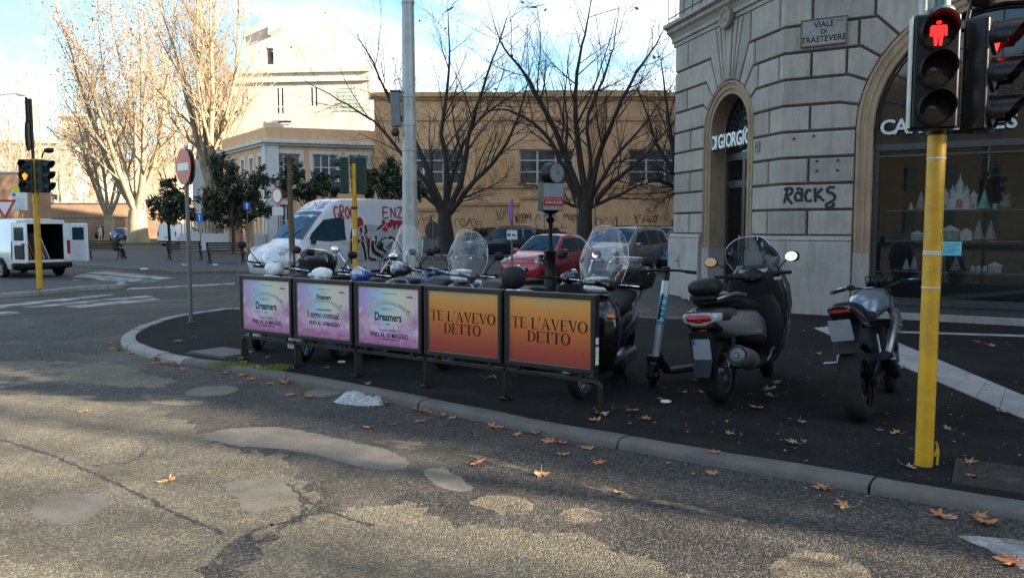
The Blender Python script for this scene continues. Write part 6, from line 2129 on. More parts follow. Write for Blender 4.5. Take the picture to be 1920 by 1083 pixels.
plane_tree(ground_at(108, 135), 26, .5, 'thin pale tree right of the left traffic light', 26, 6, .35, 300)
plane_tree(ground_at(8, 118), 26, .5, 'thin pale tree at the left edge of the street', 27, 5, .35, 300)
plane_tree(ground_at(160, 140), 18, .45, 'low reddish tree before the cream building', 28, 5, .5, 1800)
plane_tree(ground_at(300, 150), 22, .5, 'far plane tree at the end of the street', 29, 5, .5, 1800)
for i, (x, y, h, lb) in enumerate(((27, -6.5, 19, 'nearest plane tree on the avenue, right of the camera'), (37, -12, 21, 'middle plane tree on the avenue, right of the camera'), (50, -14, 22, 'farthest plane tree on the avenue, right of the camera'))):
 plane_tree(V((x, y, 0)), h, .34, lb, 60 + i, 5, .5, 420, 'plane trees along the avenue', trunk_h=.22, lsize=.22, spec=[(7, .36, .62, .06, .13, .16), (4, .5, .65, .05, .15, .08), (2, .5, .7, .02, .2, .1)])
def evergreen(loc, trunk_h, blobs, n, label, seed, size=.24, group='evergreen trees on the piazza', tr=.09, mt='evergreen'):
 r = random.Random(seed)
 root = empty('evergreen_tree', loc, 0, label, 'tree', group)
 MB().tube([(0, 0, 0), (.03, 0, trunk_h * .5), (0, 0, trunk_h), (.02, 0, trunk_h + 1.2)], [tr * 1.2, tr, tr * .9, tr * .5], 8).build('trunk', M['bark'], root)
 lm, br = MB(), MB()
 tot = sum(b[3] ** 2 for b in blobs)
 for (x, y, z, rad) in blobs:
  br.tube([(0, 0, trunk_h * .9), (x * .5, y * .5, (trunk_h + z) / 2 + .1), (x, y, z)], [tr * .5, tr * .35, .012], 5, caps=False)
  k = int(n * rad ** 2 / tot)
  clumps = []
  for _ in range(max(5, int(26 * rad))):
   d = V((r.gauss(0, 1), r.gauss(0, 1), r.gauss(0, 1))).normalized()
   clumps.append(V((x, y, z)) + d * rad * r.uniform(.35, 1.12))
  for _ in range(k):
   c = r.choice(clumps)
   leaf_quads(lm, c, None, size, r, 1, rad * .17)
 br.build('branches', M['bark'], root, kind='stuff')
 lm.build('crown', M[mt], root, smooth=0, kind='stuff')
 return root
r_ = random.Random(5)
def blobs_px(base, Y, lst):
 out = []
 for u, v, rp in lst:
  p = at(u, v, Y) - base
  out.append((p.x, r_.uniform(-.8, .8), p.z, rp * Y / FPX))
 return out
e1 = ground_at(436, 47)
evergreen(e1, 2.2, blobs_px(e1, 47, [(412, 320, 26), (440, 345, 32), (400, 370, 32), (455, 385, 30), (480, 350, 24), (425, 395, 30), (500, 335, 18), (388, 398, 22), (405, 300, 16), (490, 392, 18)]), 9000, 'dark evergreen tree with a ragged crown left of the graffiti van', 31, .19)
e2 = ground_at(316, 47)
evergreen(e2, 1.9, blobs_px(e2, 47, [(316, 365, 24), (300, 388, 20), (335, 385, 24), (322, 402, 20), (352, 398, 18), (312, 345, 14)]), 4800, 'small dark evergreen tree on a thin trunk behind the no entry sign', 32, .18)
e3 = ground_at(585, 44)
evergreen(e3, 2.2, blobs_px(e3, 44, [(540, 345, 22), (565, 325, 20), (600, 340, 22), (530, 310, 12), (590, 360, 20), (625, 355, 16), (560, 355, 22)]), 4000, 'loose dark evergreen tree showing above the graffiti van', 33, .18)
e4 = ground_at(720, 43)
evergreen(e4, 2.2, blobs_px(e4, 43, [(700, 335, 22), (735, 330, 22), (720, 355, 22), (752, 352, 22), (690, 360, 14), (790, 360, 18), (740, 305, 12)]), 4000, 'dark evergreen tree behind the white pole', 34, .18)
def hedge(u0, u1, Y, z1, w, n, label, seed):
 r = random.Random(seed)
 a, b = ground_at(u0, Y), ground_at(u1, Y)
 L = (b - a).length
 root = empty('hedge', (a + b) / 2, 0, label, 'hedge')
 m = MB()
 top = []
 for i in range(n):
  x = r.uniform(-L / 2, L / 2)
  h = z1 * (.86 + .16 * noise.noise(V((x * .9, seed, 0)))) * (1 if abs(x) < L / 2 - .5 else .8)
  y = r.gauss(0, w * .33)
  z = h * (1 - r.random() ** 2.4 * .98) - abs(y) * .1
  leaf_quads(m, V((x, y, z)), None, .19, r, 1, .05)
 m.build('foliage', M['hedge'], root, smooth=0, kind='stuff')
 c = MB()
 c.rbox((0, 0, z1 * .36), (L - .3, w * .6, z1 * .72), .2)
 c.build('stems', M['bark'], root)
 return root
hedge(872, 1062, 47, 1.72, 1.6, 7000, 'clipped green hedge behind the red car', 41)
pa, pb, pc, pd = ground_at(790, 45.2), ground_at(1330, 44.5), ground_at(1330, 49), ground_at(790, 49)
M['soil'] = mat('soil', (.05, .055, .03), .95, scale=3, var=.4, bump=.6)
MB().poly([V((p.x, p.y, .08)) for p in (pa, pb, pc, pd)]).build('planting_bed', M['soil'], smooth=0, kind='structure', label='planted strip under the bare trees')
ke = empty('bed_kerb', (0, 0, 0))
tag(ke, 'kerb stones edging the planted strip', kind='structure')
k = 0
L_ = (pb - pa).length
while k * 1.2 < L_ - 1.2:
 p = pa.lerp(pb, (k * 1.2 + .6) / L_)
 MB().rbox((0, 0, .05), (1.18, .2, .16), .02, axis=0).build('kerb_stone', M['kerb_pale'], ke, loc=(p.x, p.y - .1, 0), rot=(0, 0, math.atan2((pb - pa).y, (pb - pa).x)))
 k += 1
gm = MB()
for _ in range(2600):
 p = ground_at(262, 76) + V((r_.gauss(0, 2.6), r_.gauss(0, 2.2), 0))
 h = r_.uniform(.05, .22)
 gm.add([(p.x - .03, p.y, 0), (p.x + .03, p.y, 0), (p.x + r_.uniform(-.06, .06), p.y + r_.uniform(-.06, .06), h)], [(0, 1, 2)])
M['grass'] = mat('grass', (.09, .13, .03), .8, var=.4)
gm.build('grass', M['grass'], smooth=0, kind='stuff', label='patch of grass round the big plane tree')
gm = MB()
for (u, v, n, s) in ((520, 688, 380, .09), (430, 682, 240, .10), (460, 685, 120, .08), (505, 692, 160, .06)):
 c = G(u, v, PZ)
 for _ in range(n):
  p = c + V((r_.gauss(0, s), r_.gauss(0, s * .7), 0))
  h = r_.uniform(.012, .045)
  a = r_.uniform(0, 6.28)
  gm.add([(p.x - .007 * math.cos(a), p.y - .007 * math.sin(a), PZ - .012), (p.x + .007 * math.cos(a), p.y + .007 * math.sin(a), PZ - .012), (p.x + r_.uniform(-.02, .02), p.y + r_.uniform(-.02, .02), PZ + h)], [(0, 1, 2)])
M['moss'] = mat('moss', (.14, .19, .03), .9, var=.4, scale=20)
gm.build('moss', M['moss'], smooth=0, kind='stuff', label='tufts of bright moss and weeds at the kerb by the panels')
# ================================================================== STREET FURNITURE
M['signal_green'] = mat('signal_green', (.012, .028, .024), .42, .1)
M['signal_black'] = mat('signal_black', (.006, .0065, .007), .3, 0, spec=.3, coat=.1, rvar=.08)
M['lamp_off'] = mat('lamp_off', (.025, .02, .02), .2, coat=.4)
M['lamp_red'] = mat('lamp_red', (.5, .02, .02), .3, emit=(1.0, .02, .018), estr=.42)
M['lamp_amber'] = mat('lamp_amber', (.5, .2, .02), .3, emit=(1.0, .22, .02), estr=.6)
M['teal_metal'] = mat('teal_metal', (.10, .155, .16), .4, .3)
M['rust'] = mat('rust', (.115, .07, .04), .85, var=.4, scale=5, bump=.3, dirt=(.2, .15, .1), dirtamt=.5)
M['edge_white'] = mat('edge_white', (.5, .52, .5), .5)
def visor(m, MX, r=.105, L=.20):
 """hood over a lamp: open tube cut away below, along local -y"""
 n = 20
 vs, fs = [], []
 for k in range(n + 1):
  t = -.55 + (pi + 1.1) * k / n
  low = math.sin(t)
  ln = L * (.62 + .38 * max(low, -0.2)) if low > -.3 else L * .45
  for rr in (r, r - .008):
   vs.append((rr * math.cos(t), 0, rr * math.sin(t)))
   vs.append((rr * math.cos(t), -ln, rr * math.sin(t)))
 for k in range(n):
  a, b = 4 * k, 4 * (k + 1)
  fs += [(a, b, b + 1, a + 1), (a + 2, a + 3, b + 3, b + 2), (a + 1, b + 1, b + 3, a + 3)]
 fs += [(0, 1, 3, 2), (4 * n, 4 * n + 2, 4 * n + 3, 4 * n + 1)]
 m.add(vs, fs, MX)
def signal_head(parent, MX, lit=None, body='signal_green', name='signal_head', s=1.0, man=False, edge=False):
 m = MB()
 m.rbox((0, .0, 0), (.285 * s, .16 * s, .74 * s), .025 * s, MX, axis=2)
 for k in (-1, 0, 1):
  m.lathe([(.115 * s, 0), (.112 * s, .02 * s), (.104 * s, .022 * s), (.10 * s, .0)], 22, MX @ T(0, -.08 * s, -.245 * s * k) @ Rx(pi / 2))
 h = m.build(name, M[body], parent, bevel=0)
 for k, nm in ((-1, 0), (0, 1), (1, 2)):
  q = MB()
  visor(q, MX @ T(0, -.085 * s, -.245 * s * k), .108 * s, .21 * s)
  q.build('visor', M[body], h)
  q = MB()
  q.lathe([(0, .022 * s), (.06 * s, .016 * s), (.1 * s, 0.0)], 20, MX @ T(0, -.085 * s, -.245 * s * k) @ Rx(pi / 2))
  on = lit and lit[0] == nm
  q.build('lamp', M['lamp_off' if (not on or man) else lit[1]], h)
  if on and man:
   f = MB()
   FM = MX @ T(0, -.118 * s, -.245 * s * k) @ Matrix(((1, 0, 0, 0), (0, 0, -1, 0), (0, 1, 0, 0), (0, 0, 0, 1)))
   ss = .86 * s
   f.prism([(.020 * math.cos(t * pi / 6) * ss, (.066 + .013 * math.sin(t * pi / 6)) * ss) for t in range(12)], .008, FM)
   f.prism([(x * ss, y * ss) for x, y in ((-.050, .045), (.050, .045), (.058, .03), (.058, -.035), (.042, -.035), (.038, .0), (-.038, .0), (-.042, -.035), (-.058, -.035), (-.058, .03))], .008, FM)
   f.prism([(x * ss, y * ss) for x, y in ((-.036, -.003), (.036, -.003), (.024, -.105), (.006, -.105), (.002, -.035), (-.002, -.035), (-.010, -.105), (-.028, -.105))], .008, FM @ T(0, 0, .0005))
   f.build('lit_figure', M[lit[1]], h, smooth=0)
 if edge:
  q = MB()
  q.box((-.146 * s, -.02 * s, 0), (.008, .12 * s, .72 * s), MX)
  q.build('edge_strip', M['edge_white'], h, smooth=0)
 return h
def face_matrix(p, front):
 """local -y looks along front"""
 f = V(front).normalized()
 y = -f
 x = y.cross(V((0, 0, 1))).normalized()
 z = x.cross(y)
 return Matrix(((x.x, y.x, z.x, p[0]), (x.y, y.y, z.y, p[1]), (x.z, y.z, z.z, p[2]), (0, 0, 0, 1)))
p = G(1732, 868, PZ)
tl = empty('traffic_light', (p.x, p.y, PZ), 0, 'yellow traffic light pole at the right with a lit red pedestrian figure', 'traffic light', 'traffic lights on yellow poles')
m = MB()
m.tube([(0, 0, -.02), (0, 0, .02), (0, 0, 3.06)], [.0575, .0575, .0575], 24)
m.build('pole', M['yellow_paint'], tl)
m = MB()
m.tube([(0, 0, 3.06), (0, 0, 3.9)], [.05, .05], 20)
m.lathe([(.055, 2.98), (.075, 2.98), (.078, 3.0), (.078, 3.05), (.062, 3.07)], 20)
m.build('upper_pole', M['teal_metal'], tl)
m = MB()
m.tube([(-.11, .02, 2.9), (-.11, .02, 4.0)], .032, 10)
m.build('cable_tube', M['zinc'], tl)
zc = at(1730, 145, p.y).z - PZ
hx = at(1731, 145, p.y - .02).x - p.x
signal_head(tl, face_matrix((hx + .01, -.13, zc), (-.30, -.95, 0)), (0, 'lamp_red'), 'signal_black', man=True, edge=True, s=.98)
h2 = at(1870, 150, p.y).x - p.x
signal_head(tl, face_matrix((h2 - .13, -.02, zc + .0), (.72, -.69, 0)), (0, 'lamp_red'), 'signal_black', s=.98)
for z in (zc + .30, zc - .36):
 m = MB()
 m.tube([(-.02, -.02, z), (.10, -.02, z), (.22, -.02, z)], .014, 8)
 m.lathe([(.058, z - .02), (.068, z - .02), (.068, z + .02), (.058, z + .02)], 18)
 m.build('bracket', M['black_metal'], tl)
m = MB()
m.tube([(.14, -.02, zc + .25), (.20, -.0, zc + .55), (.24, .0, 3.3), (.25, 0, 3.7)], .013, 6)
m.build('siren_arm', M['black_metal'], tl)
m = MB()
m.ball((h2 - .12, .0, zc + .54), (.10, .10, .09), 14, 9)
m.build('siren', M['black_plastic'], tl)
st_ = MB()
z1 = at(1755, 500, p.y).z - PZ
st_.add([(.059 * math.cos(a), .059 * math.sin(a), z) for z in (z1 - .16, z1 + .10) for a in (-.75, -.45, -.15)], [(0, 1, 4, 3), (1, 2, 5, 4)])
st_.build('notice_strip', M['sticker'], tl, smooth=0)
st_ = MB()
st_.add([(.0595 * math.cos(a), .0595 * math.sin(a), z) for z in (z1 + .11, z1 + .22) for a in (-.9, -.6, -.3)], [(0, 1, 4, 3), (1, 2, 5, 4)])
M['note_yellow'] = mat('note_yellow', (.72, .62, .05), .5)
st_.build('notice', M['note_yellow'], tl, smooth=0)
st_ = MB()
for z in (z1 + .10, z1 + .085, z1 - .14, 2.15 - PZ):
 st_.lathe([(.0585, z - .006), (.0615, z), (.0585, z + .006)], 20)
st_.build('tape', M['edge_white'], tl)
st_ = MB().tube([(.055, -.03, .06), (.075, -.03, .12), (.06, -.035, .16), (.08, -.03, .10), (.07, -.04, .0)], .008, 6)
st_.build('wire', M['yellow_paint'], tl)
p = G(75, 540, PZ + .04)
tl = empty('traffic_light', (p.x, p.y, PZ + .03), 0, 'yellow traffic light pole at the far left with a lit amber lamp', 'traffic light', 'traffic lights on yellow poles')
m = MB()
zt_ = at(70, 368, p.y).z
m.tube([(0, 0, 0), (0, 0, zt_ + .85)], .075, 16)
m.build('pole', M['yellow_paint'], tl)
zc = at(66, 338, p.y).z
signal_head(tl, face_matrix((-.14, -.12, zc), (.25, -.95, 0)), (1, 'lamp_amber'), 'signal_green', man=True, s=1.12)
signal_head(tl, face_matrix((.22, -.02, zc), (.96, -.2, 0)), None, 'signal_green', s=1.12)
m = MB()
m.tube([(-.02, 0, zt_ + .6), (-.03, 0, at(58, 193, p.y).z)], .04, 10)
m.build('upper_pole', M['signal_green'], tl)
q = MB().lathe([(0, .02), (.38, .02), (.39, 0), (.38, -.02), (0, -.02)], 26, T(-.14, .02, at(58, 262, p.y).z) @ Rz(.40) @ Ry(pi / 2))
q.build('round_sign', M['black_plastic'], tl)
q = MB().rbox((0, 0, 0), (.05, .4, .62), .02, T(-.12, .02, at(58, 214, p.y).z) @ Rz(.40), axis=0)
q.build('sign_board', M['black_plastic'], tl)
q = MB().tube([(.2, 0, zc + .46), (.24, 0, zc + .60), (.34, -.02, zc + .66)], .02, 6)
q.ball((.40, -.02, zc + .65), (.13, .09, .07), 10, 7)
q.build('acoustic_unit', M['black_plastic'], tl)
Ym = 16.6
p = at(665, HOR, Ym)
tl = empty('traffic_light', (p.x, Ym, PZ - .01), 0, 'yellow traffic light pole in front of the graffiti van, lamps turned left', 'traffic light', 'traffic lights on yellow poles')
zt_ = at(665, 300, Ym).z - PZ
m = MB()
m.tube([(0, 0, 0), (0, 0, zt_)], .056, 16)
m.build('pole', M['yellow_paint'], tl)
zc = at(650, 328, Ym).z - PZ
signal_head(tl, face_matrix((-.20, .02, zc), (-.97, -.12, 0)), None, 'signal_green')
q = MB()
q.rbox((.14, .06, zc), (.20, .2, .76), .03)
q.build('signal_back', M['signal_green'], tl)
q = MB()
q.lathe([(0, zt_ + .08), (.07, zt_ + .06), (.075, zt_ - .05), (.056, zt_ - .06)], 14)
q.lathe([(.0565, zt_ - 1.0), (.066, zt_ - .99), (.066, zt_ - .95), (.0565, zt_ - .94)], 14)
q.build('cap', M['signal_green'], tl)
q = MB()
z_ = at(665, 436, Ym).z - PZ
q.add([(.0575 * math.cos(a), .0575 * math.sin(a), z) for z in (z_ - .06, z_ + .08) for a in (-2.6, -2.0, -1.4, -.8)], [(0, 1, 5, 4), (1, 2, 6, 5), (2, 3, 7, 6)])
q.build('sticker', M['sticker'], tl, smooth=0)
Yp = 18.6
p = at(769, HOR, Yp)
wp = empty('catenary_pole', (p.x, Yp, PZ - .01), 0, 'thick white metal pole rising out of the picture behind the scooters', 'pole')
m = MB()
m.tube([(0, 0, 0), (0, 0, 3), (0, 0, 9.5)], [.19, .165, .118], 24)
m.build('shaft', M['zinc'], wp)
for v in (180, 233, 280, 395, 5):
 z = at(769, v, Yp).z - PZ
 rr = .165 - max(z - 3, 0) * .0072
 MB().lathe([(rr, z - .04), (rr + .012, z - .03), (rr + .012, z + .03), (rr, z + .04)], 24).build('band', M['zinc'], wp)
M['box_grey'] = mat('box_grey', (.17, .185, .19), .5, .3, dirt=(.08, .07, .06), dirtamt=.5)
q = MB()
z = at(744, 205, Yp).z - PZ
q.rbox((-.30, -.02, z), (.21, .22, .78), .02)
q.rbox((-.30, -.02, z + .41), (.26, .28, .04), .015)
q.box((-.16, 0, z + .2), (.1, .06, .05))
q.box((-.16, 0, z - .2), (.1, .06, .05))
q.build('meter_box', M['box_grey'], wp)
q = MB()
q.ball((-.31, -.08, z - .52), (.10, .12, .10), 12, 8)
q.tube([(-.28, 0, z - .4), (-.24, .02, z - .75)], .018, 6)
q.build('lamp', M['iron'], wp)
q = MB().tube(spline([(-.30, 0, z + .43), (-.34, 0, z + .62), (-.22, .02, z + .70), (-.10, -.05, z + .58), (.05, -.15, z + .48)], 5), .010, 6)
q.build('cable', M['black_plastic'], wp)
q = MB()
z = at(769, 428, Yp).z - PZ
q.add([(.171 * math.cos(a), .171 * math.sin(a), zz) for zz in (z - .12, z + .12) for a in (-1.5, -1.2, -.9, -.6)], [(0, 1, 5, 4), (1, 2, 6, 5), (2, 3, 7, 6)])
M['sticker_red'] = mat('sticker_red', (.6, .12, .10), .5, var=.4, scale=14)
q.build('sticker', M['sticker_red'], wp, smooth=0)
scr = MB()
for k in range(3):
 z = at(769, 480 + k * 8, Yp).z - PZ
 a0 = -1.9 + k * .25
 pts = [(a0 + i * .13, z + (.16 if i % 2 else -.1) * (1 - i * .08)) for i in range(7)]
 for a, b in zip(pts, pts[1:]):
  r_w = .178
  d = .014
  scr.add([(r_w * math.cos(a[0]), r_w * math.sin(a[0]), a[1] - d), (r_w * math.cos(b[0]), r_w * math.sin(b[0]), b[1] - d), (r_w * math.cos(b[0]), r_w * math.sin(b[0]), b[1] + d), (r_w * math.cos(a[0]), r_w * math.sin(a[0]), a[1] + d)], [(0, 1, 2, 3)])
scr.build('graffiti_tag', M['tag_dark'], wp, smooth=0)
Yq = 20.5
p = at(546, HOR, Yq)
tt = empty('topped_trunk', (p.x, Yq, 0), 0, 'bare brown trunk with its crown cut off in front of the graffiti van', 'tree trunk')
zt_ = at(545, 292, Yq).z
MB().tube([(0, 0, 0), (.01, 0, 1.2), (-.01, 0, 2.2), (.0, 0, zt_)], [.10, .078, .072, .062], 12).build('trunk', M['rust'], tt, smooth=60)
for sx in (-1, 1):
 MB().tube([(0, 0, zt_ - .25), (sx * .05, -.02, zt_ - .08), (sx * .12, -.05, zt_ - .02)], [.05, .075, .085], 10).build('cut_limb', M['rust'], tt)
def round_sign(name, u, v, Y, rad, normal, label, faces, pole_r=.025, ztop=None, zbase=0.0, extras=None, px=None, cat='road sign', group=None):
 c = at(u, v, Y)
 root = empty(name, (c.x, Y, zbase), 0, label, cat, group)
 MB().tube([(0, 0, 0), (0, 0, (ztop or c.z + rad) - zbase)], pole_r, 12).build('pole', M['grey_metal'], root)
 for nrm, kind in faces:
  n_ = V(nrm).normalized()
  FM = face_matrix(V((0, 0, c.z - zbase)) + n_ * (pole_r + .012), n_) @ Rx(pi / 2)
  d = MB().lathe([(0, .006), (rad, .006), (rad, -.006), (0, -.006)], 36, FM)
  if kind == 'noentry':
   s = d.build('disc', M['sign_red'], root, smooth=30)
   q = MB().box((0, 0, .0085), (rad * 1.5, rad * .40, .003), FM)
   q.build('bar', M['sign_white'], s, smooth=0)
  elif kind == 'ban':
   s = d.build('disc', M['sign_red'], root, smooth=30)
   MB().lathe([(0, .009), (rad * .78, .009), (rad * .78, .006)], 32, FM).build('field', M['sign_white'], s, smooth=30)
  elif kind == 'park':
   s = d.build('disc', M['sign_red'], root, smooth=30)
   MB().lathe([(0, .009), (rad * .80, .009), (rad * .80, .006)], 32, FM).build('field', M['sign_blue'], s, smooth=30)
   MB().box((0, 0, .0105), (rad * 1.8, rad * .16, .002), FM @ Rz(.785)).build('bar', M['sign_red'], s, smooth=0)
  else:
   d.build('back', M['grey_metal'], root, smooth=30)
  if kind != 'back':
   MB().lathe([(0, -.0075), (rad * .99, -.0075), (rad * .99, -.006)], 36, FM).build('back', M['grey_metal'], root, smooth=30)
 return root, c
p = G(355, 605, PZ)
r0_, c0_ = round_sign('no_entry_sign', 349, 313, p.y, .30, None, 'red no entry sign on a grey post at the tip of the pavement', [((-.72, -.69, 0), 'noentry'), ((.76, .65, 0), 'back')], .034, zbase=PZ - .01)
MB().lathe([(.034, 0), (.075, 0), (.07, .02), (.04, .035)], 14).build('foot', M['iron'], r0_)
r1_, c1_ = round_sign('ban_sign', 521, 367, 29, .30, None, 'white round ban sign with red ring left of the graffiti van', [((-.6, -.8, 0), 'ban')])
q = MB().box((0, -.05, c1_.z - .55), (.4, .012, .3))
q.build('sub_plate', M['sign_white'], r1_, smooth=0)
r2_, c2_ = round_sign('no_stopping_sign', 960, 398, 20.5, .32, None, 'red no stopping sign seen almost edge on, above the tow away plate', [((-.985, -.17, 0), 'park')], .026, zbase=0)
q = MB()
zz = at(960, 440, 20.5).z
q.rbox((-.0, -.04, zz), (.27, .012, .24), .02, axis=1)
tp_ = q.build('tow_plate', M['sign_white'], r2_, smooth=30)
q = MB()
FM = face_matrix((0, -.0475, zz), (0, -1, 0)) @ Matrix(((1, 0, 0, 0), (0, 0, -1, 0), (0, 1, 0, 0), (0, 0, 0, 1)))
q.prism([(-.11, -.035), (-.045, -.035), (-.045, .0), (-.02, .03), (-.03, .035), (-.06, .005), (-.075, .03), (-.11, .03)], .002, FM)
q.prism([(-.01, -.02), (.0, .005), (.03, .022), (.065, .005), (.11, -.01), (.11, -.035)], .002, FM)
q.build('tow_symbol', M['ink'], tp_, smooth=0)
r3_, c3_ = round_sign('grey_road_sign', 812, 432, 40, .45, None, 'grey back of a road sign beside the left bare tree', [((-.5, .6, 0), 'back')], .05)
for u, lb in ((1082, 'thin sign post left of the right bare tree'), (1116, 'thin sign post with a red ring right of the bare tree')):
 round_sign('sign_post', u, 378, 43, .26, None, lb, [((-.99, .06, 0), 'ban')], .03)
Yc = 21.0
p = at(1032, HOR, Yc)
ck = empty('street_clock', (p.x, Yc, 0), 0, 'black street clock on a post over a grey advertising box', 'street clock')
zb0, zb1 = at(1032, 395, Yc).z, at(1032, 343, Yc).z
m = MB()
m.lathe([(.17, 0), (.17, .30), (.14, .34), (.14, .95), (.17, 1.0), (.17, 1.05), (.10, 1.10), (.07, 1.18), (.055, 1.3), (.052, 1.9), (.06, zb0 - .32), (.10, zb0 - .28), (.13, zb0 - .23), (.10, zb0 - .19), (.05, zb0 - .15), (.06, zb0 - .10), (.18, zb0 - .05), (.24, zb0)], 18)
m.build('post', M['black_metal'], ck)
cxo = at(1033, 369, Yc).x - p.x
bxm = T(cxo, 0, (zb0 + zb1) / 2) @ Rz(math.radians(20))
hgt = zb1 - zb0
m = MB().box((0, 0, 0), (.60, .34, hgt), bxm)
ab = m.build('advert_box', M['black_metal'], ck, bevel=.008)
M['panel_grey'] = mat('panel_grey', (.33, .34, .36), .5, var=.04)
MB().box((0, -.174, 0), (.575, .012, hgt - .03), bxm).build('panel', M['panel_grey'], ab, smooth=0)
MB().box((0, -.183, -hgt * .17), (.55, .006, hgt * .31), bxm).build('red_band', M['sign_red'], ab, smooth=0)
tm = bxm @ T(0, -.1875, 0) @ Matrix(((1, 0, 0, 0), (0, 0, -1, 0), (0, 1, 0, 0), (0, 0, 0, 1)))
lettering('PUBBLICITA LUMINOSA', M['sign_white'], tm @ T(0, -hgt * .085, 0), ab, .055, sx=.9)
lettering('06.86.32.32.80', M['sign_white'], tm @ T(0, -hgt * .21, 0), ab, .095, sx=.82, bold=.002)
dr = face_matrix((at(1036, 325, Yc).x - p.x, 0, at(1036, 325, Yc).z), (.62, -.78, 0)) @ Rx(pi / 2)
m = MB().lathe([(0, .17), (.25, .17), (.262, .18), (.27, .16), (.27, -.16), (.25, -.18), (0, -.18)], 32, dr)
dm_ = m.build('clock_drum', M['black_metal'], ck)
MB().lathe([(0, .176), (.243, .176), (.243, .17)], 32, dr).build('dial', M['panel_grey'], dm_)
q = MB()
q.box((0, .07, .179), (.016, .17, .004), dr)
q.box((.05, 0, .1795), (.12, .02, .004), dr)
for k in range(12):
 q.box((0, .205, .178), (.012, .04, .003), dr @ Rz(k * pi / 6))
q.build('hands', M['ink'], dm_, smooth=0)
M['bench_wood'] = mat('bench_wood', (.085, .042, .025), .6, scale=5, var=.3)
M['bench_iron'] = mat('bench_iron', (.022, .022, .022), .5, .5)
def bench():
 root = empty('park_bench', (0, 0, 0), 0, 'x', 'bench', 'benches on the piazza')
 for k, (y, z) in enumerate(((-.24, .45), (-.12, .455), (0, .455), (.12, .45))):
  MB().rbox((0, y, z), (1.55, .095, .032), .008, axis=0).build('seat_slat', M['bench_wood'], root)
 for k, (y, z) in enumerate(((.205, .56), (.235, .67), (.265, .78), (.295, .88))):
  MB().rbox((0, 0, 0), (1.55, .085, .028), .008, T(0, y, z) @ Rx(1.28), axis=0).build('back_slat', M['bench_wood'], root)
 for x in (-.70, .70):
  m = MB()
  m.tube(spline([(x, -.36, 0), (x, -.28, .12), (x, -.20, .25), (x, -.24, .40), (x, -.28, .43)], 4), .03, 6)
  m.tube(spline([(x, .34, 0), (x, .24, .14), (x, .14, .26), (x, .17, .42), (x, .23, .62), (x, .31, .92)], 4), .03, 6)
  m.tube([(x, -.28, .42), (x, .19, .43)], .026, 6)
  m.tube(spline([(x, -.20, .24), (x, 0, .20), (x, .14, .25)], 4), .02, 6)
  m.tube(spline([(x, .22, .68), (x, 0, .66), (x, -.22, .66), (x, -.34, .62), (x, -.35, .56)], 4), .022, 6)
  m.build('leg', M['bench_iron'], root)
 return root
bn = bench()
for i, (u, v, rz, lb) in enumerate(((347, 489, 12, 'middle bench of dark slats behind the no entry post'), (424, 494, 10, 'right bench of dark slats left of the graffiti van'), (196, 487, 8, 'left bench of dark slats with a person sitting on it'))):
 p = G(u, v, PZ)
 o = bn if i == 0 else dup(bn, (0, 0, 0), 0)
 o['label'] = lb
 o.location = (p.x, p.y, PZ + .02)
 o.rotation_euler = (0, 0, math.radians(rz) + pi)
 if i == 2:
  sitp = p
p = at(12, HOR, 31)
yg = empty('yield_sign', (p.x, 31, 0), 0, 'red and white yield triangle at the left edge', 'road sign')
zc = at(12, 388, 31).z
MB().tube([(0, 0, 0), (0, 0, zc + .1)], .03, 10).build('pole', M['grey_metal'], yg)
FM = T(0, -.05, zc) @ Matrix(((1, 0, 0, 0), (0, 0, -1, 0), (0, 1, 0, 0), (0, 0, 0, 1)))
tri = lambda s: [(0, -.50 * s), (.46 * s, .28 * s), (-.46 * s, .28 * s)]
s_ = MB().prism(tri(1.0), .01, FM).build('triangle', M['sign_red'], yg, smooth=0)
MB().prism(tri(.66), .003, FM, z0=.0105).build('field', M['sign_white'], s_, smooth=0)
p = at(39, HOR, 34)
bs = empty('bus_stop_sign', (p.x, 34, 0), 0, 'white bus stop board with a yellow rounded top behind the left traffic light', 'bus stop')
z0_, z1_ = at(39, 394, 34).z, at(39, 345, 34).z
MB().tube([(0, 0, 0), (0, 0, z0_ + .1)], .05, 12).build('pole', M['yellow_paint'], bs)
MB().box((.0, 0, (z0_ + z1_ - .35) / 2), (.66, .08, z1_ - z0_ - .35)).build('board', M['sign_white'], bs, bevel=.01)
FM = T(0, .04, z1_ - .36) @ Matrix(((1, 0, 0, 0), (0, 0, -1, 0), (0, 1, 0, 0), (0, 0, 0, 1)))
MB().prism([(.33 * math.cos(t * pi / 12), .30 * math.sin(t * pi / 12)) for t in range(13)], .08, FM, z0=0).build('top', M['note_yellow'], bs, smooth=0)
q = MB()
for k in range(8):
 q.box((-.02, -.045, z1_ - .62 - k * .09), (.5, .006, .02))
q.build('timetable', M['panel_grey'], bs, smooth=0)
MB().box((-.2, -.045, z1_ - .45), (.12, .008, .12)).build('blue_mark', M['sign_blue'], bs, smooth=0)
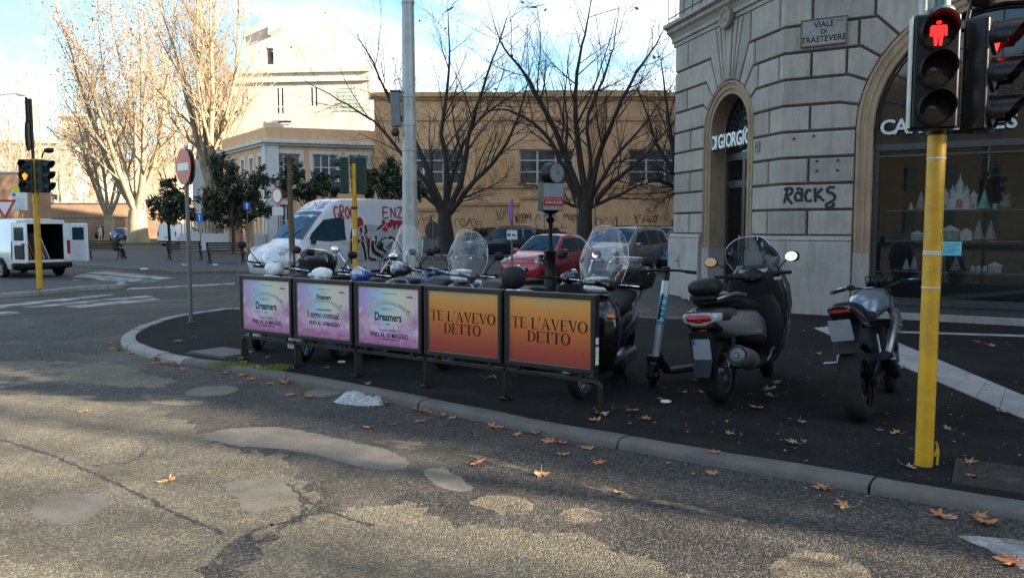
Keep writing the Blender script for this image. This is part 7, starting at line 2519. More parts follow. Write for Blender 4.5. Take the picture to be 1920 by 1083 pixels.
for u, v, Y, lb in ((374, 408, 46, 'blue one way sign with a white arrow under the evergreens'), (463, 386, 46, 'small blue sign half hidden by the large evergreen'), (716, 360, 44, 'blue sign among the leaves behind the white pole')):
 c = at(u, v, Y)
 b_ = empty('blue_sign', (c.x, Y, 0), 0, lb, 'road sign', 'blue road signs')
 MB().tube([(0, .04, 0), (0, .04, c.z + .2)], .03, 8).build('pole', M['grey_metal'], b_)
 MB().rbox((0, 0, c.z), (.42, .02, .46), .03, axis=1).build('plate', M['sign_blue'], b_)
 FM = T(0, -.0115, c.z) @ Matrix(((1, 0, 0, 0), (0, 0, -1, 0), (0, 1, 0, 0), (0, 0, 0, 1)))
 MB().prism([(-.035, -.17), (.035, -.17), (.035, .06), (.09, .06), (0, .18), (-.09, .06), (-.035, .06)], .003, FM).build('arrow', M['sign_white'], b_, smooth=0)
for u, Y, top, reach, lb in ((270, 80, 360, -2.6, 'curved grey lamp post beside the big plane tree'), (-35, 60, 178, 2.8, 'curved lamp arm reaching in at the left edge')):
 c = at(u, top, Y)
 lp = empty('street_lamp', (c.x, Y, 0), 0, lb, 'street lamp', 'curved street lamps')
 h = c.z
 MB().tube(spline([(0, 0, 0), (0, 0, h * .6), (0, 0, h * .88), (reach * .15, 0, h * .97), (reach * .5, 0, h), (reach, 0, h * 1.01)], 5), [.10] * 10 + [.06] * 16, 8).build('post', M['zinc'], lp)
 MB().ball((reach * 1.06, 0, h), (.4, .16, .09), 12, 6).build('lamp_head', M['zinc'], lp)
for u0, u1, lb in ((432, 452, 'ochre gate pillar left of the graffiti van'), (462, 474, 'narrow ochre gate pillar nearer the graffiti van')):
 a, b = at(u0, HOR, 50), at(u1, HOR, 50)
 gp = empty('gate_pillar', ((a.x + b.x) / 2, 50, 0), 0, lb, 'gate pillar', 'ochre gate pillars')
 w = b.x - a.x
 MB().box((0, 0, 1.2), (w, w, 2.4)).build('shaft', M['ochre'], gp, smooth=0)
 MB().box((0, 0, 2.46), (w + .12, w + .12, .12)).build('cap', M['ochre_trim'], gp, smooth=0)
a, b = at(340, HOR, 56), at(500, HOR, 52)
gw = empty('garden_wall', (a.x, 56, 0), math.atan2(b.y - a.y, b.x - a.x), 'low grey garden wall behind the evergreens', 'wall')
L_ = (b - a).length
MB().box((L_ / 2, 0, .6), (L_, .3, 1.2)).build('wall', M['grey_render'], gw, smooth=0)
k = 0
while k * .35 < L_:
 MB().box((k * .35, 0, 1.75), (.03, .03, 1.1)).build('fence_bar', M['black_metal'], gw, smooth=0)
 k += 1
MB().box((L_ / 2, 0, 2.3), (L_, .04, .05)).build('fence_rail', M['black_metal'], gw, smooth=0)
M['gull'] = mat('gull', (.25, .25, .26), .7)
for (u, v, a, tl_, lb) in ((845, 17, .75, 1.0, 'gull gliding over the left bare tree'), (1000, 14, .12, .5, 'gull gliding over the gap between the bare trees')):
 c = at(u, v, 40)
 b = empty('gull', c, 0, lb, 'bird', 'gulls in the sky')
 MX = Ry(-a)
 m = MB()
 m.loft([sring(x, 0, w, w * .8, 8, 1) for x, w in ((-.24, .01), (-.12, .045), (0, .06), (.12, .045), (.2, .03), (.26, .008))], M=MX @ Rz(.5))
 m.build('body', M['gull'], b)
 for sg in (-1, 1):
  q = MB()
  pts = [(0, 0, .03), (sg * .25, .03, .10 * tl_), (sg * .5, -.02, .06), (sg * .72, -.10, -.02)]
  ww = [.13, .12, .09, .01]
  vs = []
  for (x, y, z), w in zip(pts, ww):
   vs += [(x, y + w * .6, z), (x, y - w * .6, z), (x, y, z + .012)]
  q.add(vs, [f for i in range(3) for f in ((3 * i, 3 * i + 2, 3 * i + 5, 3 * i + 3), (3 * i + 2, 3 * i + 1, 3 * i + 4, 3 * i + 5), (3 * i + 1, 3 * i, 3 * i + 3, 3 * i + 4))], MX)
  q.build('wing', M['gull'], b)
# ================================================================== SCOOTERS AND MOTORCYCLE
def tyre_wheel(parent, x, z, r, w, y=0.0, rim='alloy', spokes=5, tilt=None, disc=True):
 MX = (tilt or I4) @ T(x, y, z) @ Rx(pi / 2)
 pr = []
 for k in range(11):
  t = -pi * .62 + 2 * pi * .62 * k / 10
  pr.append((r - w * .46 + w * .46 * math.cos(t), w / 2 * math.sin(t)))
 m = MB().lathe(pr, 36, MX)
 gv = MB()
 wh = m.build('wheel', M['rubber'], parent, smooth=50)
 ri = r - w * .62
 m = MB().lathe([(ri + .012, -w * .42), (ri - .01, -w * .36), (ri - .02, 0), (ri - .01, w * .36), (ri + .012, w * .42)], 28, MX)
 for k in range(spokes):
  m.box((ri * .52, 0, 0), (ri * .96, .035, .03), MX @ Rz(2 * pi * k / spokes))
 m.lathe([(0, .06), (.04, .06), (.05, .03), (.05, -.03), (.04, -.06), (0, -.06)], 14, MX)
 m.build('rim', M[rim], wh)
 if disc:
  m = MB().lathe([(ri * .55, .055), (ri * .86, .055), (ri * .86, .060), (ri * .55, .060)], 24, MX)
  m.build('brake_disc', M['chrome'], wh)
 return wh
def zring(z, xc, hx, hy, n=18, e=.7, yc=0):
 out = []
 for k in range(n):
  t = 2 * pi * k / n
  c, s_ = math.cos(t), math.sin(t)
  out.append((xc + hx * math.copysign(abs(c) ** e, c), yc + hy * math.copysign(abs(s_) ** e, s_), z))
 return out
def windshield(parent, x0, z0, h, w, lean, bow=.14, mt='shield', name='windscreen', wtop=.8, brace=True):
 n, k = 12, 14
 vs = []
 for i in range(n + 1):
  s = i / n
  ww = w * (1 - (1 - wtop) * s ** 2) * (.80 + .20 * min(1, s * 3))
  for j in range(k + 1):
   t = -1 + 2 * j / k
   y = ww * t
   drop = (abs(t) ** 3.2) * (.30 * s * s)
   vs.append((x0 - lean * h * s - bow * t * t * (1 - .25 * s), y, z0 + h * (s - drop)))
 fs = [(i * (k + 1) + j, i * (k + 1) + j + 1, (i + 1) * (k + 1) + j + 1, (i + 1) * (k + 1) + j) for i in range(n) for j in range(k)]
 o = MB().add(vs, fs).build(name, M[mt], parent, smooth=60)
 edge_ = [vs[i * (k + 1)] for i in range(n + 1)] + [vs[n * (k + 1) + j] for j in range(1, k + 1)] + [vs[i * (k + 1) + k] for i in range(n - 1, -1, -1)]
 MB().tube(edge_, .0035, 5).build('rim_edge', M['shield_edge'], o)
 if brace:
  q = MB()
  for sg in (-1, 1):
   q = MB()
   q.tube(spline([(x0 - .18, sg * .10, z0 - .10), (x0 - .08, sg * .12, z0 + .03), (x0 - .02 - lean * h * .35, sg * w * .35, z0 + h * .35)], 4), .007, 6)
   q.ball((x0 - .03 - lean * h * .35, sg * w * .35, z0 + h * .35), .018, 8, 6)
   q.build('mount_rod', M['chrome'], o)
 return o
M['shield_edge'] = mat('shield_edge', (.55, .6, .66), .2)
M['smoke_shield'] = glassy('smoke_shield', (.50, .53, .56), .10, (.5, .54, .6), .10)
def mirror(parent, p0, p1, tilt_dir, r=(.062, .03, .048), housing='black_plastic'):
 """stalk from p0 to p1 with a housing whose glass looks along tilt_dir (backwards)"""
 m = MB()
 mid = V(p0).lerp(V(p1), .5) + V((0, 0, .02))
 m.tube(spline([p0, mid, p1], 4), .007, 6)
 FM = face_matrix(p1, tilt_dir)
 m.ball((0, .012, 0), (r[0], r[1], r[2]), 14, 9, FM, e=.8)
 o = m.build('mirror', M[housing], parent)
 g_ = MB().lathe([(0, .001), (1, .001), (1.0, 0)], 18, FM @ T(0, -.018, 0) @ Rx(pi / 2) @ Matrix.Diagonal((r[0] * .86, r[2] * .86, 1, 1)))
 g_.build('mirror_glass', M['mirror'], o, smooth=30)
 return o
def scooter(label, loc, rz, paint='grey_paint', headlight='round', shield=None, topbox=False, lean=0.0, maxi=False, group='scooters parked behind the poster panels', seat='seat_vinyl', panel=None, backrest=False, mirrors=True, steer=0.0, rail=False, cat='scooter', hz=1.04, mirror_out=.40, plate=True, shield_mat='shield', mirror_hous='black_plastic'):
 root = empty('motor_scooter', loc, 0, label, cat, group, rot=(lean, 0, rz))
 k = 1.16 if maxi else 1.0
 r = .30 if maxi else .245
 fx, bx_ = .72 * k, -.66 * k
 panel = panel or paint
 SM = T(.56 * k, 0, 0) @ Rz(steer) @ T(-.56 * k, 0, 0)
 tyre_wheel(root, fx, r, r, .115 * k, tilt=SM)
 tyre_wheel(root, bx_, r, r, .135 * k)
 m = MB()
 for sg in (-1, 1):
  m.tube([(fx, sg * .075, r), (fx - .10, sg * .075, r + .34), (fx - .18, sg * .05, .78)], .022, 8, M=SM)
 m.build('fork', M['alloy'], root)
 m = MB()
 rings = []
 for i in range(11):
  t = -.15 + 2.2 * i / 10
  ring = []
  for j in range(9):
   a = -pi / 2 + pi * j / 8
   rr = r + .018 + .035 * math.cos(a)
   ring.append((fx + rr * math.cos(t), .085 * k * math.sin(a), r + rr * math.sin(t)))
  for j in range(8, -1, -1):
   a = -pi / 2 + pi * j / 8
   rr = r + .010 + .028 * math.cos(a)
   ring.append((fx + rr * math.cos(t), .078 * k * math.sin(a), r + rr * math.sin(t)))
  rings.append(ring)
 m.loft(rings, M=SM)
 m.build('front_fender', M[paint], root, smooth=60)
 w = .25 * k
 top_z = .98 if not maxi else 1.12
 m = MB()
 m.loft([zring(.22, .42 * k, .06, .13 * k), zring(.34, .46 * k, .10, .20 * k), zring(.52, .50 * k, .12, w), zring(.72, .52 * k, .13, w * 1.02), zring(.86, .49 * k, .12, w * .88), zring(top_z - .04, .45 * k, .09, w * .62), zring(top_z, .42 * k, .05, w * .4)])
 m.build('leg_shield', M[paint], root, smooth=60)
 m = MB()
 m.loft([zring(.30, .37 * k, .05, .19 * k), zring(.55, .40 * k, .09, w * .96), zring(.80, .41 * k, .09, w * .92), zring(.92, .38 * k, .06, w * .7)])
 m.build('inner_shield', M['black_plastic'], root, smooth=60)
 m = MB()
 m.rbox((.12 * k, 0, .28), (.62 * k, .36 * k, .09), .05)
 m.build('floorboard', M['black_plastic'], root)
 m = MB()
 z_ = .60 if not maxi else .66
 m.loft([sring(.22 * k, z_ - .16, .10, .12, 18), sring(.12 * k, z_ - .08, .17 * k, .17, 18), sring(-.10 * k, z_, .20 * k, .17, 18), sring(-.40 * k, z_ + .03, .205 * k, .16, 18), sring(-.68 * k, z_ + .08, .175 * k, .13, 18), sring(-.90 * k, z_ + .13, .125 * k, .085, 18), sring(-1.0 * k, z_ + .15, .085 * k, .05, 18)])
 m.build('rear_body', M[panel], root, smooth=60)
 zs = z_ + .20
 m = MB()
 m.loft([sring(.16 * k, zs - .05, .09, .03, 16), sring(.08 * k, zs - .02, .14 * k, .055, 16), sring(-.12 * k, zs, .165 * k, .06, 16), sring(-.32 * k, zs + .02, .165 * k, .062, 16), sring(-.42 * k, zs + .07, .16 * k, .07, 16), sring(-.65 * k, zs + .10, .15 * k, .06, 16), sring(-.80 * k, zs + .10, .11 * k, .04, 16), sring(-.86 * k, zs + .10, .06, .02, 16)])
 m.build('seat', M[seat], root, smooth=60)
 m = MB()
 m.rbox((-.42 * k, .13 * k, r + .02), (.60 * k, .12, .17), .05, axis=1)
 m.ball((-.14 * k, .12 * k, r + .05), (.13, .07, .11), 12, 8)
 m.build('engine', M['alloy'], root)
 m = MB()
 m.tube(spline([(-.15 * k, -.08, .26), (-.35 * k, -.14, .25), (-.46 * k, -.17 * k, .28), (-.95 * k, -.19 * k, .36)], 4), [.025] * 4 + [.03, .045, .06, .075] + [.078 * k] * 5, 14)
 m.lathe([(.0, .0), (.03, .0), (.055 * k, .02), (.06 * k, .0)], 14, frame((-.96 * k, -.19 * k, .362), (0, 1, 0), (0, 0, 1)) @ Rx(0))
 if not maxi:
  m.build('exhaust', M['black_metal'], root)
 for sg in (-1, 1):
  MB().tube([(bx_ - .02, sg * .12 * k, r + .02), (bx_ + .03, sg * .13 * k, z_ - .02)], .028, 8).build('shock_absorber', M['black_metal'], root)
 m = MB()
 m.tube(spline([(-.1, .12, .24), (-.16, .18, .10), (-.18, .22, .0)], 3), .014, 6)
 m.build('stand', M['black_metal'], root)
 q = MB()
 q.ball((-.955 * k, 0, z_ + .14), (.06, .105 * k, .045), 14, 8)
 q.build('tail_light', M['lens_red'], root)
 m = MB()
 m.loft([[(-.86 * k, y, z_ + .04) for y in (-.08, .08)] + [(-.84 * k, y, z_ + .04) for y in (.08, -.08)], [(-.99 * k, y, .42) for y in (-.09, .09)] + [(-.975 * k, y, .42) for y in (.09, -.09)], [(-1.02 * k, y, .30) for y in (-.07, .07)] + [(-1.005 * k, y, .30) for y in (.07, -.07)]])
 m.build('mudguard', M['black_plastic'], root)
 if plate:
  FM = frame((-.975 * k, 0, .50), (0, -1, 0), (-.28, 0, 1))
  MB().rbox((0, 0, .012), (.165, .165, .006), .01, FM).build('number_plate', M['plate'], root)
 hzz = hz if not maxi else hz + .06
 bxx = .40 * k
 SB = T(bxx, 0, 0) @ Rz(steer) @ T(-bxx, 0, 0)
 m = MB()
 m.loft([sring(bxx + .14, hzz - .02, .05, .04, 14, 1), sring(bxx + .10, hzz, .10, .075, 14, .9), sring(bxx, hzz, .13, .085, 14, .9), sring(bxx - .10, hzz + .01, .10, .06, 14, .9), sring(bxx - .14, hzz, .05, .03, 14, 1)], M=SB)
 m.build('handlebar_cover', M[paint if headlight else 'black_plastic'], root, smooth=60)
 hb = MB()
 hb.tube(spline([(bxx - .15, -.36, hzz + .03), (bxx - .07, -.24, hzz + .02), (bxx - .02, -.08, hzz), (bxx - .02, .08, hzz), (bxx - .07, .24, hzz + .02), (bxx - .15, .36, hzz + .03)], 4), .014, 8, M=SB)
 hb.build('handlebar', M['black_metal'], root)
 for sg in (-1, 1):
  q = MB()
  q.tube([(bxx - .095, sg * .26, hzz + .026), (bxx - .155, sg * .38, hzz + .031)], .019, 10, M=SB)
  q.tube([(bxx - .08, sg * .21, hzz + .02), (bxx - .098, sg * .26, hzz + .025)], .03, 8, M=SB)
  g_ = q.build('grip', M['rubber'], root)
  q = MB().tube(spline([(bxx - .03, sg * .2, hzz + .02), (bxx - .01, sg * .28, hzz + .025), (bxx - .07, sg * .38, hzz + .02)], 4), .007, 6, M=SB)
  q.build('brake_lever', M['chrome'], g_)
  if mirrors:
   mirror(root, SB @ V((bxx - .08, sg * .22, hzz + .03)), SB @ V((bxx - .04, sg * mirror_out, hzz + .27)), SB.to_3x3() @ V((-1, -sg * .22, .05)), housing=mirror_hous)
  q = MB().ball((.60 * k, sg * w * .72, .80), (.05, .05, .03), 10, 6)
  q.build('indicator', M['lens_orange'], root)
 if headlight == 'round':
  q = MB().lathe([(0, .055), (.05, .048), (.078, .025), (.086, 0)], 22, SB @ T(bxx + .085, 0, hzz + .01) @ Ry(pi / 2))
  hl = q.build('headlight', M['lens_clear'], root)
  q = MB().lathe([(.084, 0), (.096, .012), (.10, -.01), (.09, -.06)], 22, SB @ T(bxx + .085, 0, hzz + .01) @ Ry(pi / 2))
  q.build('chrome_ring', M['chrome'], hl)
 elif headlight == 'wide':
  q = MB().loft([sring(bxx - .02, hzz + .01, .17, .075, 16, .8), sring(bxx + .10, hzz + .012, .15, .065, 16, .8), sring(bxx + .15, hzz + .03, .10, .03, 16, 1)], M=SB)
  q.build('headlight_shell', M[paint], root, smooth=60)
  q = MB().loft([sring(bxx + .06, hzz - .02, .135, .05, 16, .9), sring(bxx + .135, hzz - .025, .115, .042, 16, .9), sring(bxx + .165, hzz - .03, .06, .02, 16, 1)], M=SB)
  q.build('headlight', M['lens_clear'], root, smooth=60)
 elif headlight == 'twin':
  for sg in (-1, 1):
   q = MB().ball((bxx + .11, sg * .075, hzz - .015), (.05, .062, .038), 14, 8, SB)
   q.build('headlight', M['lens_clear'], root)
 elif headlight == 'low':
  for sg in (-1, 1):
   q = MB().ball((.60 * k, sg * .085, .78), (.06, .08, .05), 14, 8)
   q.build('headlight', M['lens_clear'], root)
 q = MB()
 q.lathe([(0, .012), (.04, .012), (.046, 0)], 16, SB @ T(bxx - .06, 0, hzz + .065) @ Ry(-.5))
 q.build('dial', M['black_plastic'], root)
 if shield:
  windshield(root, bxx + .10, hzz + .04, shield[0], shield[1], shield[2], mt=shield_mat)
 if rail or topbox:
  m = MB()
  for sg in (-1, 1):
   m.tube(spline([(-.48 * k, sg * .17, zs + .02), (-.75 * k, sg * .17, zs + .10), (-.98 * k, sg * .12, zs + .13), (-1.04 * k, 0, zs + .14)], 4), .012, 8)
  m.build('grab_rail', M['chrome'], root)
 if topbox:
  tx_, tz_ = -.96 * k, zs + .29
  tm_ = T(tx_, 0, tz_ + .04) @ Matrix.Diagonal((1.12, 1.1, 1.2, 1))
  m = MB()
  m.loft([zring(z, xc, hx, hy, 24, .55) for z, xc, hx, hy in ((-.15, 0, .14, .17), (-.13, 0, .18, .22), (-.02, 0, .20, .245), (.0, 0, .20, .245))], M=tm_)
  tb = m.build('top_box', M['black_plastic'], root, smooth=50)
  m = MB()
  m.loft([zring(z, xc, hx, hy, 24, .55) for z, xc, hx, hy in ((.004, 0, .203, .248), (.05, 0, .20, .245), (.10, .01, .175, .22), (.135, .02, .13, .17), (.145, .02, .06, .09))], M=tm_)
  m.build('lid', M['gloss_black'], tb, smooth=50)
  m = MB().box((-.205, 0, .0), (.012, .10, .05), tm_)
  m.build('latch', M['chrome'], tb)
 if backrest:
  m = MB().ball((-.90 * k, 0, zs + .27), (.06, .15, .13), 16, 10, e=.75)
  m.rbox((-.90 * k, 0, zs + .14), (.05, .08, .16), .02)
  m.build('backrest', M['seat_vinyl'], root, smooth=60)
 return root
HEAD = V((-.585, -.82, 0)).normalized()
def park(u, v, d, heading, hx=.42, **k):
 """root position whose headlight lands near the given spot"""
 p = at(u, v, d)
 q = V((p.x, p.y, 0)) - V((heading.x, heading.y, 0)) * hx
 return (q.x, q.y, PZ - .012), math.atan2(heading.y, heading.x)
l, a = park(496, 505, 10.9, V((-.2, -.98, 0)).normalized())
scooter('white scooter with low windscreen and black top box, leftmost of the parked row', l, a, 'white_paint', 'low', (.26, .24, .35), topbox=True, lean=-.12, steer=.25, hz=1.08, mirror_out=.46)
l, a = park(592, 512, 10.0, V((-.42, -.9, 0)).normalized())
scooter('white fronted scooter with twin headlights behind the second panel', l, a, 'white_paint', 'twin', None, lean=-.08, steer=.2, panel='black_plastic', hz=1.05, mirror_out=.38)
l, a = park(664, 508, 10.0, V((-.45, -.89, 0)).normalized())
scooter('blue and red scooter with round chrome headlight behind the second panel', l, a, 'blue_paint', 'round', None, lean=-.09, steer=.1, panel='red_paint', mirror_hous='chrome', mirror_out=.42)
l, a = park(740, 498, 10.1, V((-.50, -.86, 0)).normalized())
scooter('grey scooter with heart shaped chrome headlight and tall windscreen before the white pole', l, a, 'grey_paint', 'round', (.52, .25, .28), lean=-.08, steer=-.15, hz=1.10, mirror_out=.46)
l, a = park(858, 509, 9.4, V((-.40, -.91, 0)).normalized())
scooter('silver scooter with a tall square windscreen behind the left orange panel', l, a, 'silver_paint', 'wide', (.50, .27, .22), lean=-.07, steer=-.1, hz=1.06, mirror_out=.44)
p = at(975, 520, 8.9)
scooter('black scooter parked tail first with padded backrest and chrome rail behind the orange panels', (p.x + .55 * .9, p.y + .83 * .9, PZ - .012), math.atan2(.83, .55), 'gloss_black', 'round', None, lean=-.08, backrest=True, rail=True, mirrors=True, hz=1.0)
l, a = park(1110, 536, 7.75, V((-.36, -.93, 0)).normalized(), hx=.46)
scooter('big black scooter with windscreen and top box beside the right end of the panels', l, a, 'gloss_black', 'wide', (.54, .25, .32), topbox=True, lean=-.06, steer=-.22, hz=1.07, panel='gloss_black', mirror_out=.47)
l, a = park(800, 512, 11.4, V((-.45, -.89, 0)).normalized())
scooter('dark blue scooter tucked between the two tall windscreens', l, a, 'navy_paint', 'low', None, lean=-.07, hz=.98, mirror_out=.36)
rear = G(1352, 752, PZ)
hd = V((1.12, 1.64, 0)).normalized()
k = 1.16
c = rear + hd * (.66 * k)
ms = scooter('silver and black maxi scooter with smoked windscreen seen from behind, beside the kick scooter', (c.x, c.y, PZ - .012), math.atan2(hd.y, hd.x), 'grey_paint', None, None, lean=-.10, maxi=True, steer=.25, panel='maxi_silver', mirrors=False, rail=False, hz=1.05, plate=False, group='motorbikes parked nose in on the pavement', cat='scooter')
m = MB()
m.loft([zring(.30, .62, .10, .19), zring(.55, .66, .14, .27), zring(.80, .68, .16, .31), zring(1.0, .65, .15, .31), zring(1.16, .60, .12, .26), zring(1.24, .55, .07, .19)])
m.build('front_fairing', M['grey_paint'], ms, smooth=60)
m = MB()
m.loft([zring(.34, .50, .05, .21), zring(.60, .53, .08, .29), zring(.90, .54, .10, .31), zring(1.08, .50, .10, .28), zring(1.16, .47, .06, .23)])
m.build('glove_box', M['black_plastic'], ms, smooth=60)
m = MB()
for sg in (-1, 1):
 m.lathe([(0, .01), (.05, .01), (.058, .016), (.064, .0)], 20, T(.47, sg * .10, 1.165) @ Ry(-.75))
m.build('instrument', M['alloy'], ms)
windshield(ms, .68, 1.18, .36, .30, .72, .10, 'smoke_shield', brace=False, wtop=.78)
for sg in (-1, 1):
 mirror(ms, (.50, sg * .24, 1.16), (.40, sg * .43, 1.30), (-1, -sg * .18, .12), (.075, .032, .055))
m = MB()
m.loft([sring(-.70, .80, .20, .10, 20), sring(-.92, .83, .185, .085, 20), sring(-1.08, .84, .155, .062, 20), sring(-1.14, .845, .13, .045, 20)])
m.build('tail_fairing', M['grey_paint'], ms, smooth=60)
MB().loft([sring(-1.02, .825, .172, .056, 18, .5), sring(-1.135, .825, .162, .050, 18, .5), sring(-1.154, .825, .150, .042, 18, .5)]).build('tail_lamp', M['lens_clear'], ms, smooth=60)
MB().loft([sring(-1.10, .822, .122, .036, 18, .4), sring(-1.156, .822, .118, .032, 18, .4), sring(-1.166, .822, .108, .026, 18, .4)]).build('tail_lamp_bar', M['lens_red'], ms, smooth=60)
m = MB()
m.loft([sring(-.80, .70, .15, .06, 18), sring(-1.0, .735, .15, .05, 18), sring(-1.12, .765, .13, .03, 18)])
m.build('tail_skirt', M['black_plastic'], ms, smooth=60)
MB().ball((-1.08, 0, .70), (.03, .05, .018), 10, 6).build('reflector', M['lens_orange'], ms)
m = MB()
FM = frame((-1.12, .0, .50), (0, -1, 0), (-.16, 0, 1))
m.loft([[(x, y, zz) for x, y in ((-.11, h), (-.06, h + .012), (.06, h + .012), (.11, h))] + [(x, y, zz) for x, y in ((.11 - w_, -.30 + w_ * .2), (.05, -.345), (-.05, -.345), (-.11 + w_, -.30 + w_ * .2))] for zz, h, w_ in ((-.012, .20, .025), (.006, .20, .025))], M=FM)
m.build('plate_holder', M['grey_plastic'] if 'grey_plastic' in M else M['black_plastic'], ms)
q = MB()
q.rbox((0, .05, .014), (.165, .185, .006), .012, FM)
pl_ = q.build('number_plate', M['plate'], ms)
MB().box((-.066, .115, .018), (.026, .05, .002), FM).build('blue_field', M['sign_blue'], pl_, smooth=0)
for sg in (-1, 1):
 m = MB()
 m.tube(spline([(-.42, sg * .19, .98), (-.70, sg * .20, 1.01), (-.90, sg * .18, 1.00), (-1.0, sg * .12, .98)], 5), .016, 8)
 m.build('grab_rail', M['alloy'], ms)
m = MB()
m.ball((-.93, 0, 1.09), (.15, .155, .085), 18, 10, e=.8)
m.rbox((-.96, 0, 1.0), (.26, .24, .05), .06)
m.build('backrest', M['seat_vinyl'], ms, smooth=60)
m = MB()
m.tube(spline([(-.42, -.20, .36), (-.62, -.25, .38), (-.80, -.27, .42), (-1.04, -.28, .475)], 4), [.05, .07, .085, .09, .095, .098, .10, .10, .10, .098, .096, .094, .09], 18, caps=False)
FMx = frame((-1.035, -.28, .474), (0, 1, 0), (.22, 0, 1))
m.lathe([(.092, .0), (.098, -.012), (.096, -.03), (.082, -.032), (.078, -.005), (.05, .02), (.03, .02), (.028, -.012), (.022, .03), (0, .03)], 22, FMx @ Rx(pi))
m.build('silencer', M['grey_metal'], ms, smooth=50)
m = MB()
m.loft([sring(.10, .50, .20, .10, 18), sring(-.15, .55, .225, .10, 18), sring(-.45, .60, .225, .09, 18), sring(-.70, .66, .19, .07, 18)])
m.build('side_skirt', M['black_plastic'], ms, smooth=60)
MB().tube(spline([(.05, -.20, .28), (.12, -.22, .33), (.22, -.21, .37), (.34, -.2, .38)], 4), .012, 6).build('foot_rail', M['alloy'], ms)
MB().box((.30, -.30, 1.09), (.03, .07, .03)).build('switch', M['plate'], ms)
rear = G(1618, 784, PZ)
hd = V((1.02, 1.41, 0)).normalized()
mo = empty('motorcycle', (rear.x + hd.x * .62, rear.y + hd.y * .62, PZ - .012), 0, 'silver blue naked motorcycle leaning on its stand, seen from behind with a fat rear tyre', 'motorcycle', 'motorbikes parked nose in on the pavement', rot=(-.17, 0, math.atan2(hd.y, hd.x)))
tyre_wheel(mo, -.66, .315, .315, .185, rim='black_metal')
SM = T(.62, 0, 0) @ Rz(.30) @ T(-.62, 0, 0)
tyre_wheel(mo, .80, .30, .30, .12, tilt=SM, rim='black_metal')
m = MB()
for sg in (-1, 1):
 m.tube([(.80, sg * .10, .30), (.66, sg * .10, .62), (.52, sg * .10, .96)], [.03, .027, .022], 10, M=SM)
m.build('fork', M['alloy'], mo)
m = MB()
for i in range(1):
 rings = []
 for q in range(9):
  t = .3 + 1.6 * q / 8
  rings.append([(.80 + (.325 + dr) * math.cos(t), y, .30 + (.325 + dr) * math.sin(t)) for dr, y in ((0, -.07), (.02, -.05), (.025, 0), (.02, .05), (0, .07), (-.004, .0))])
 m.loft(rings, M=SM)
m.build('front_fender', M['black_plastic'], mo, smooth=60)
m = MB()
for sg in (-1, 1):
 m.tube(spline([(-.66, sg * .13, .315), (-.35, sg * .14, .38), (-.08, sg * .12, .44)], 4), [.035, .038, .04, .045, .05, .05, .05, .05, .05], 10)
m.build('swing_arm', M['black_metal'], mo)
m = MB()
rings = []
for q in range(8):
 t = .75 + 1.4 * q / 7
 rings.append([(-.66 + (.335 + dr) * math.cos(t), y, .315 + (.335 + dr) * math.sin(t)) for dr, y in ((0, -.10), (.02, -.07), (.028, 0), (.02, .07), (0, .10), (-.005, 0))])
m.loft(rings)
m.build('tyre_hugger', M['black_plastic'], mo, smooth=60)
m = MB()
m.rbox((.10, 0, .40), (.46, .30, .26), .07, axis=1)
m.rbox((.24, 0, .58), (.20, .26, .22), .03, T(0, 0, 0) @ T(.24, 0, .58) @ Ry(.35) @ T(-.24, 0, -.58))
en = m.build('engine', M['black_metal'], mo)
for sg in (-1, 1):
 m = MB().lathe([(0, .035), (.07, .033), (.095, .015), (.10, 0)], 22, T(.08, sg * .15, .40) @ Rx(-sg * pi / 2))
 m.build('clutch_cover', M['alloy'], en)
for q in range(6):
 MB().rbox((.24 + q * .012, 0, .50 + q * .034), (.235, .29, .010), .02).build('fin', M['alloy'], en)
m = MB()
m.rbox((.46, 0, .60), (.05, .30, .30), .02, axis=0)
m.build('radiator', M['black_metal'], mo)
for sg in (-1, 1):
 m = MB()
 m.tube(spline([(.50, sg * .10, .92), (.26, sg * .19, .76), (.0, sg * .19, .60), (-.08, sg * .15, .44)], 4), .034, 8, squash=1.4)
 m.build('frame_spar', M['alloy'], mo)
 m = MB()
 m.loft([sring(.50, .72, .02, .10, 12, .8, yc=sg * .17), sring(.36, .74, .035, .12, 12, .8, yc=sg * .20), sring(.18, .76, .02, .07, 12, .8, yc=sg * .19)])
 m.build('side_panel', M['silver_paint'], mo, smooth=60)
 m = MB()
 m.tube(spline([(-.30, sg * .14, .68), (-.42, sg * .17, .56), (-.46, sg * .18, .48)], 4), .014, 8)
 m.tube([(-.46, sg * .18, .48), (-.46, sg * .30, .48)], .014, 8)
 m.build('foot_peg', M['alloy'], mo)
 m = MB()
 m.tube([(.0, sg * .15, .34), (.0, sg * .27, .34)], .016, 8)
 m.tube([(.05, sg * .17, .33), (.18, sg * .22, .30)], .009, 6)
 m.build('rider_peg', M['alloy'], mo)
M['tank_paint'] = mat('tank_paint', (.13, .17, .22), .22, .55, coat=.8, scale=2, var=.06)
m = MB()
m.loft([sring(.52, .90, .06, .05, 20, .8), sring(.44, .93, .14, .10, 20, .8), sring(.28, .95, .185, .125, 20, .8), sring(.08, .92, .17, .12, 20, .8), sring(-.06, .87, .11, .085, 20, .8), sring(-.13, .83, .06, .04, 20, .8)])
tk = m.build('tank', M['tank_paint'], mo, smooth=60)
MB().lathe([(0, .012), (.045, .010), (.05, 0)], 16, T(.30, 0, 1.072) @ Ry(.06)).build('filler_cap', M['alloy'], tk)
m = MB()
m.loft([sring(-.02, .85, .10, .035, 18), sring(-.18, .84, .135, .045, 18), sring(-.36, .86, .125, .055, 18), sring(-.50, .92, .115, .06, 18), sring(-.68, .97, .10, .045, 18), sring(-.78, .99, .06, .02, 18)])
m.build('seat', M['seat_vinyl'], mo, smooth=60)
m = MB()
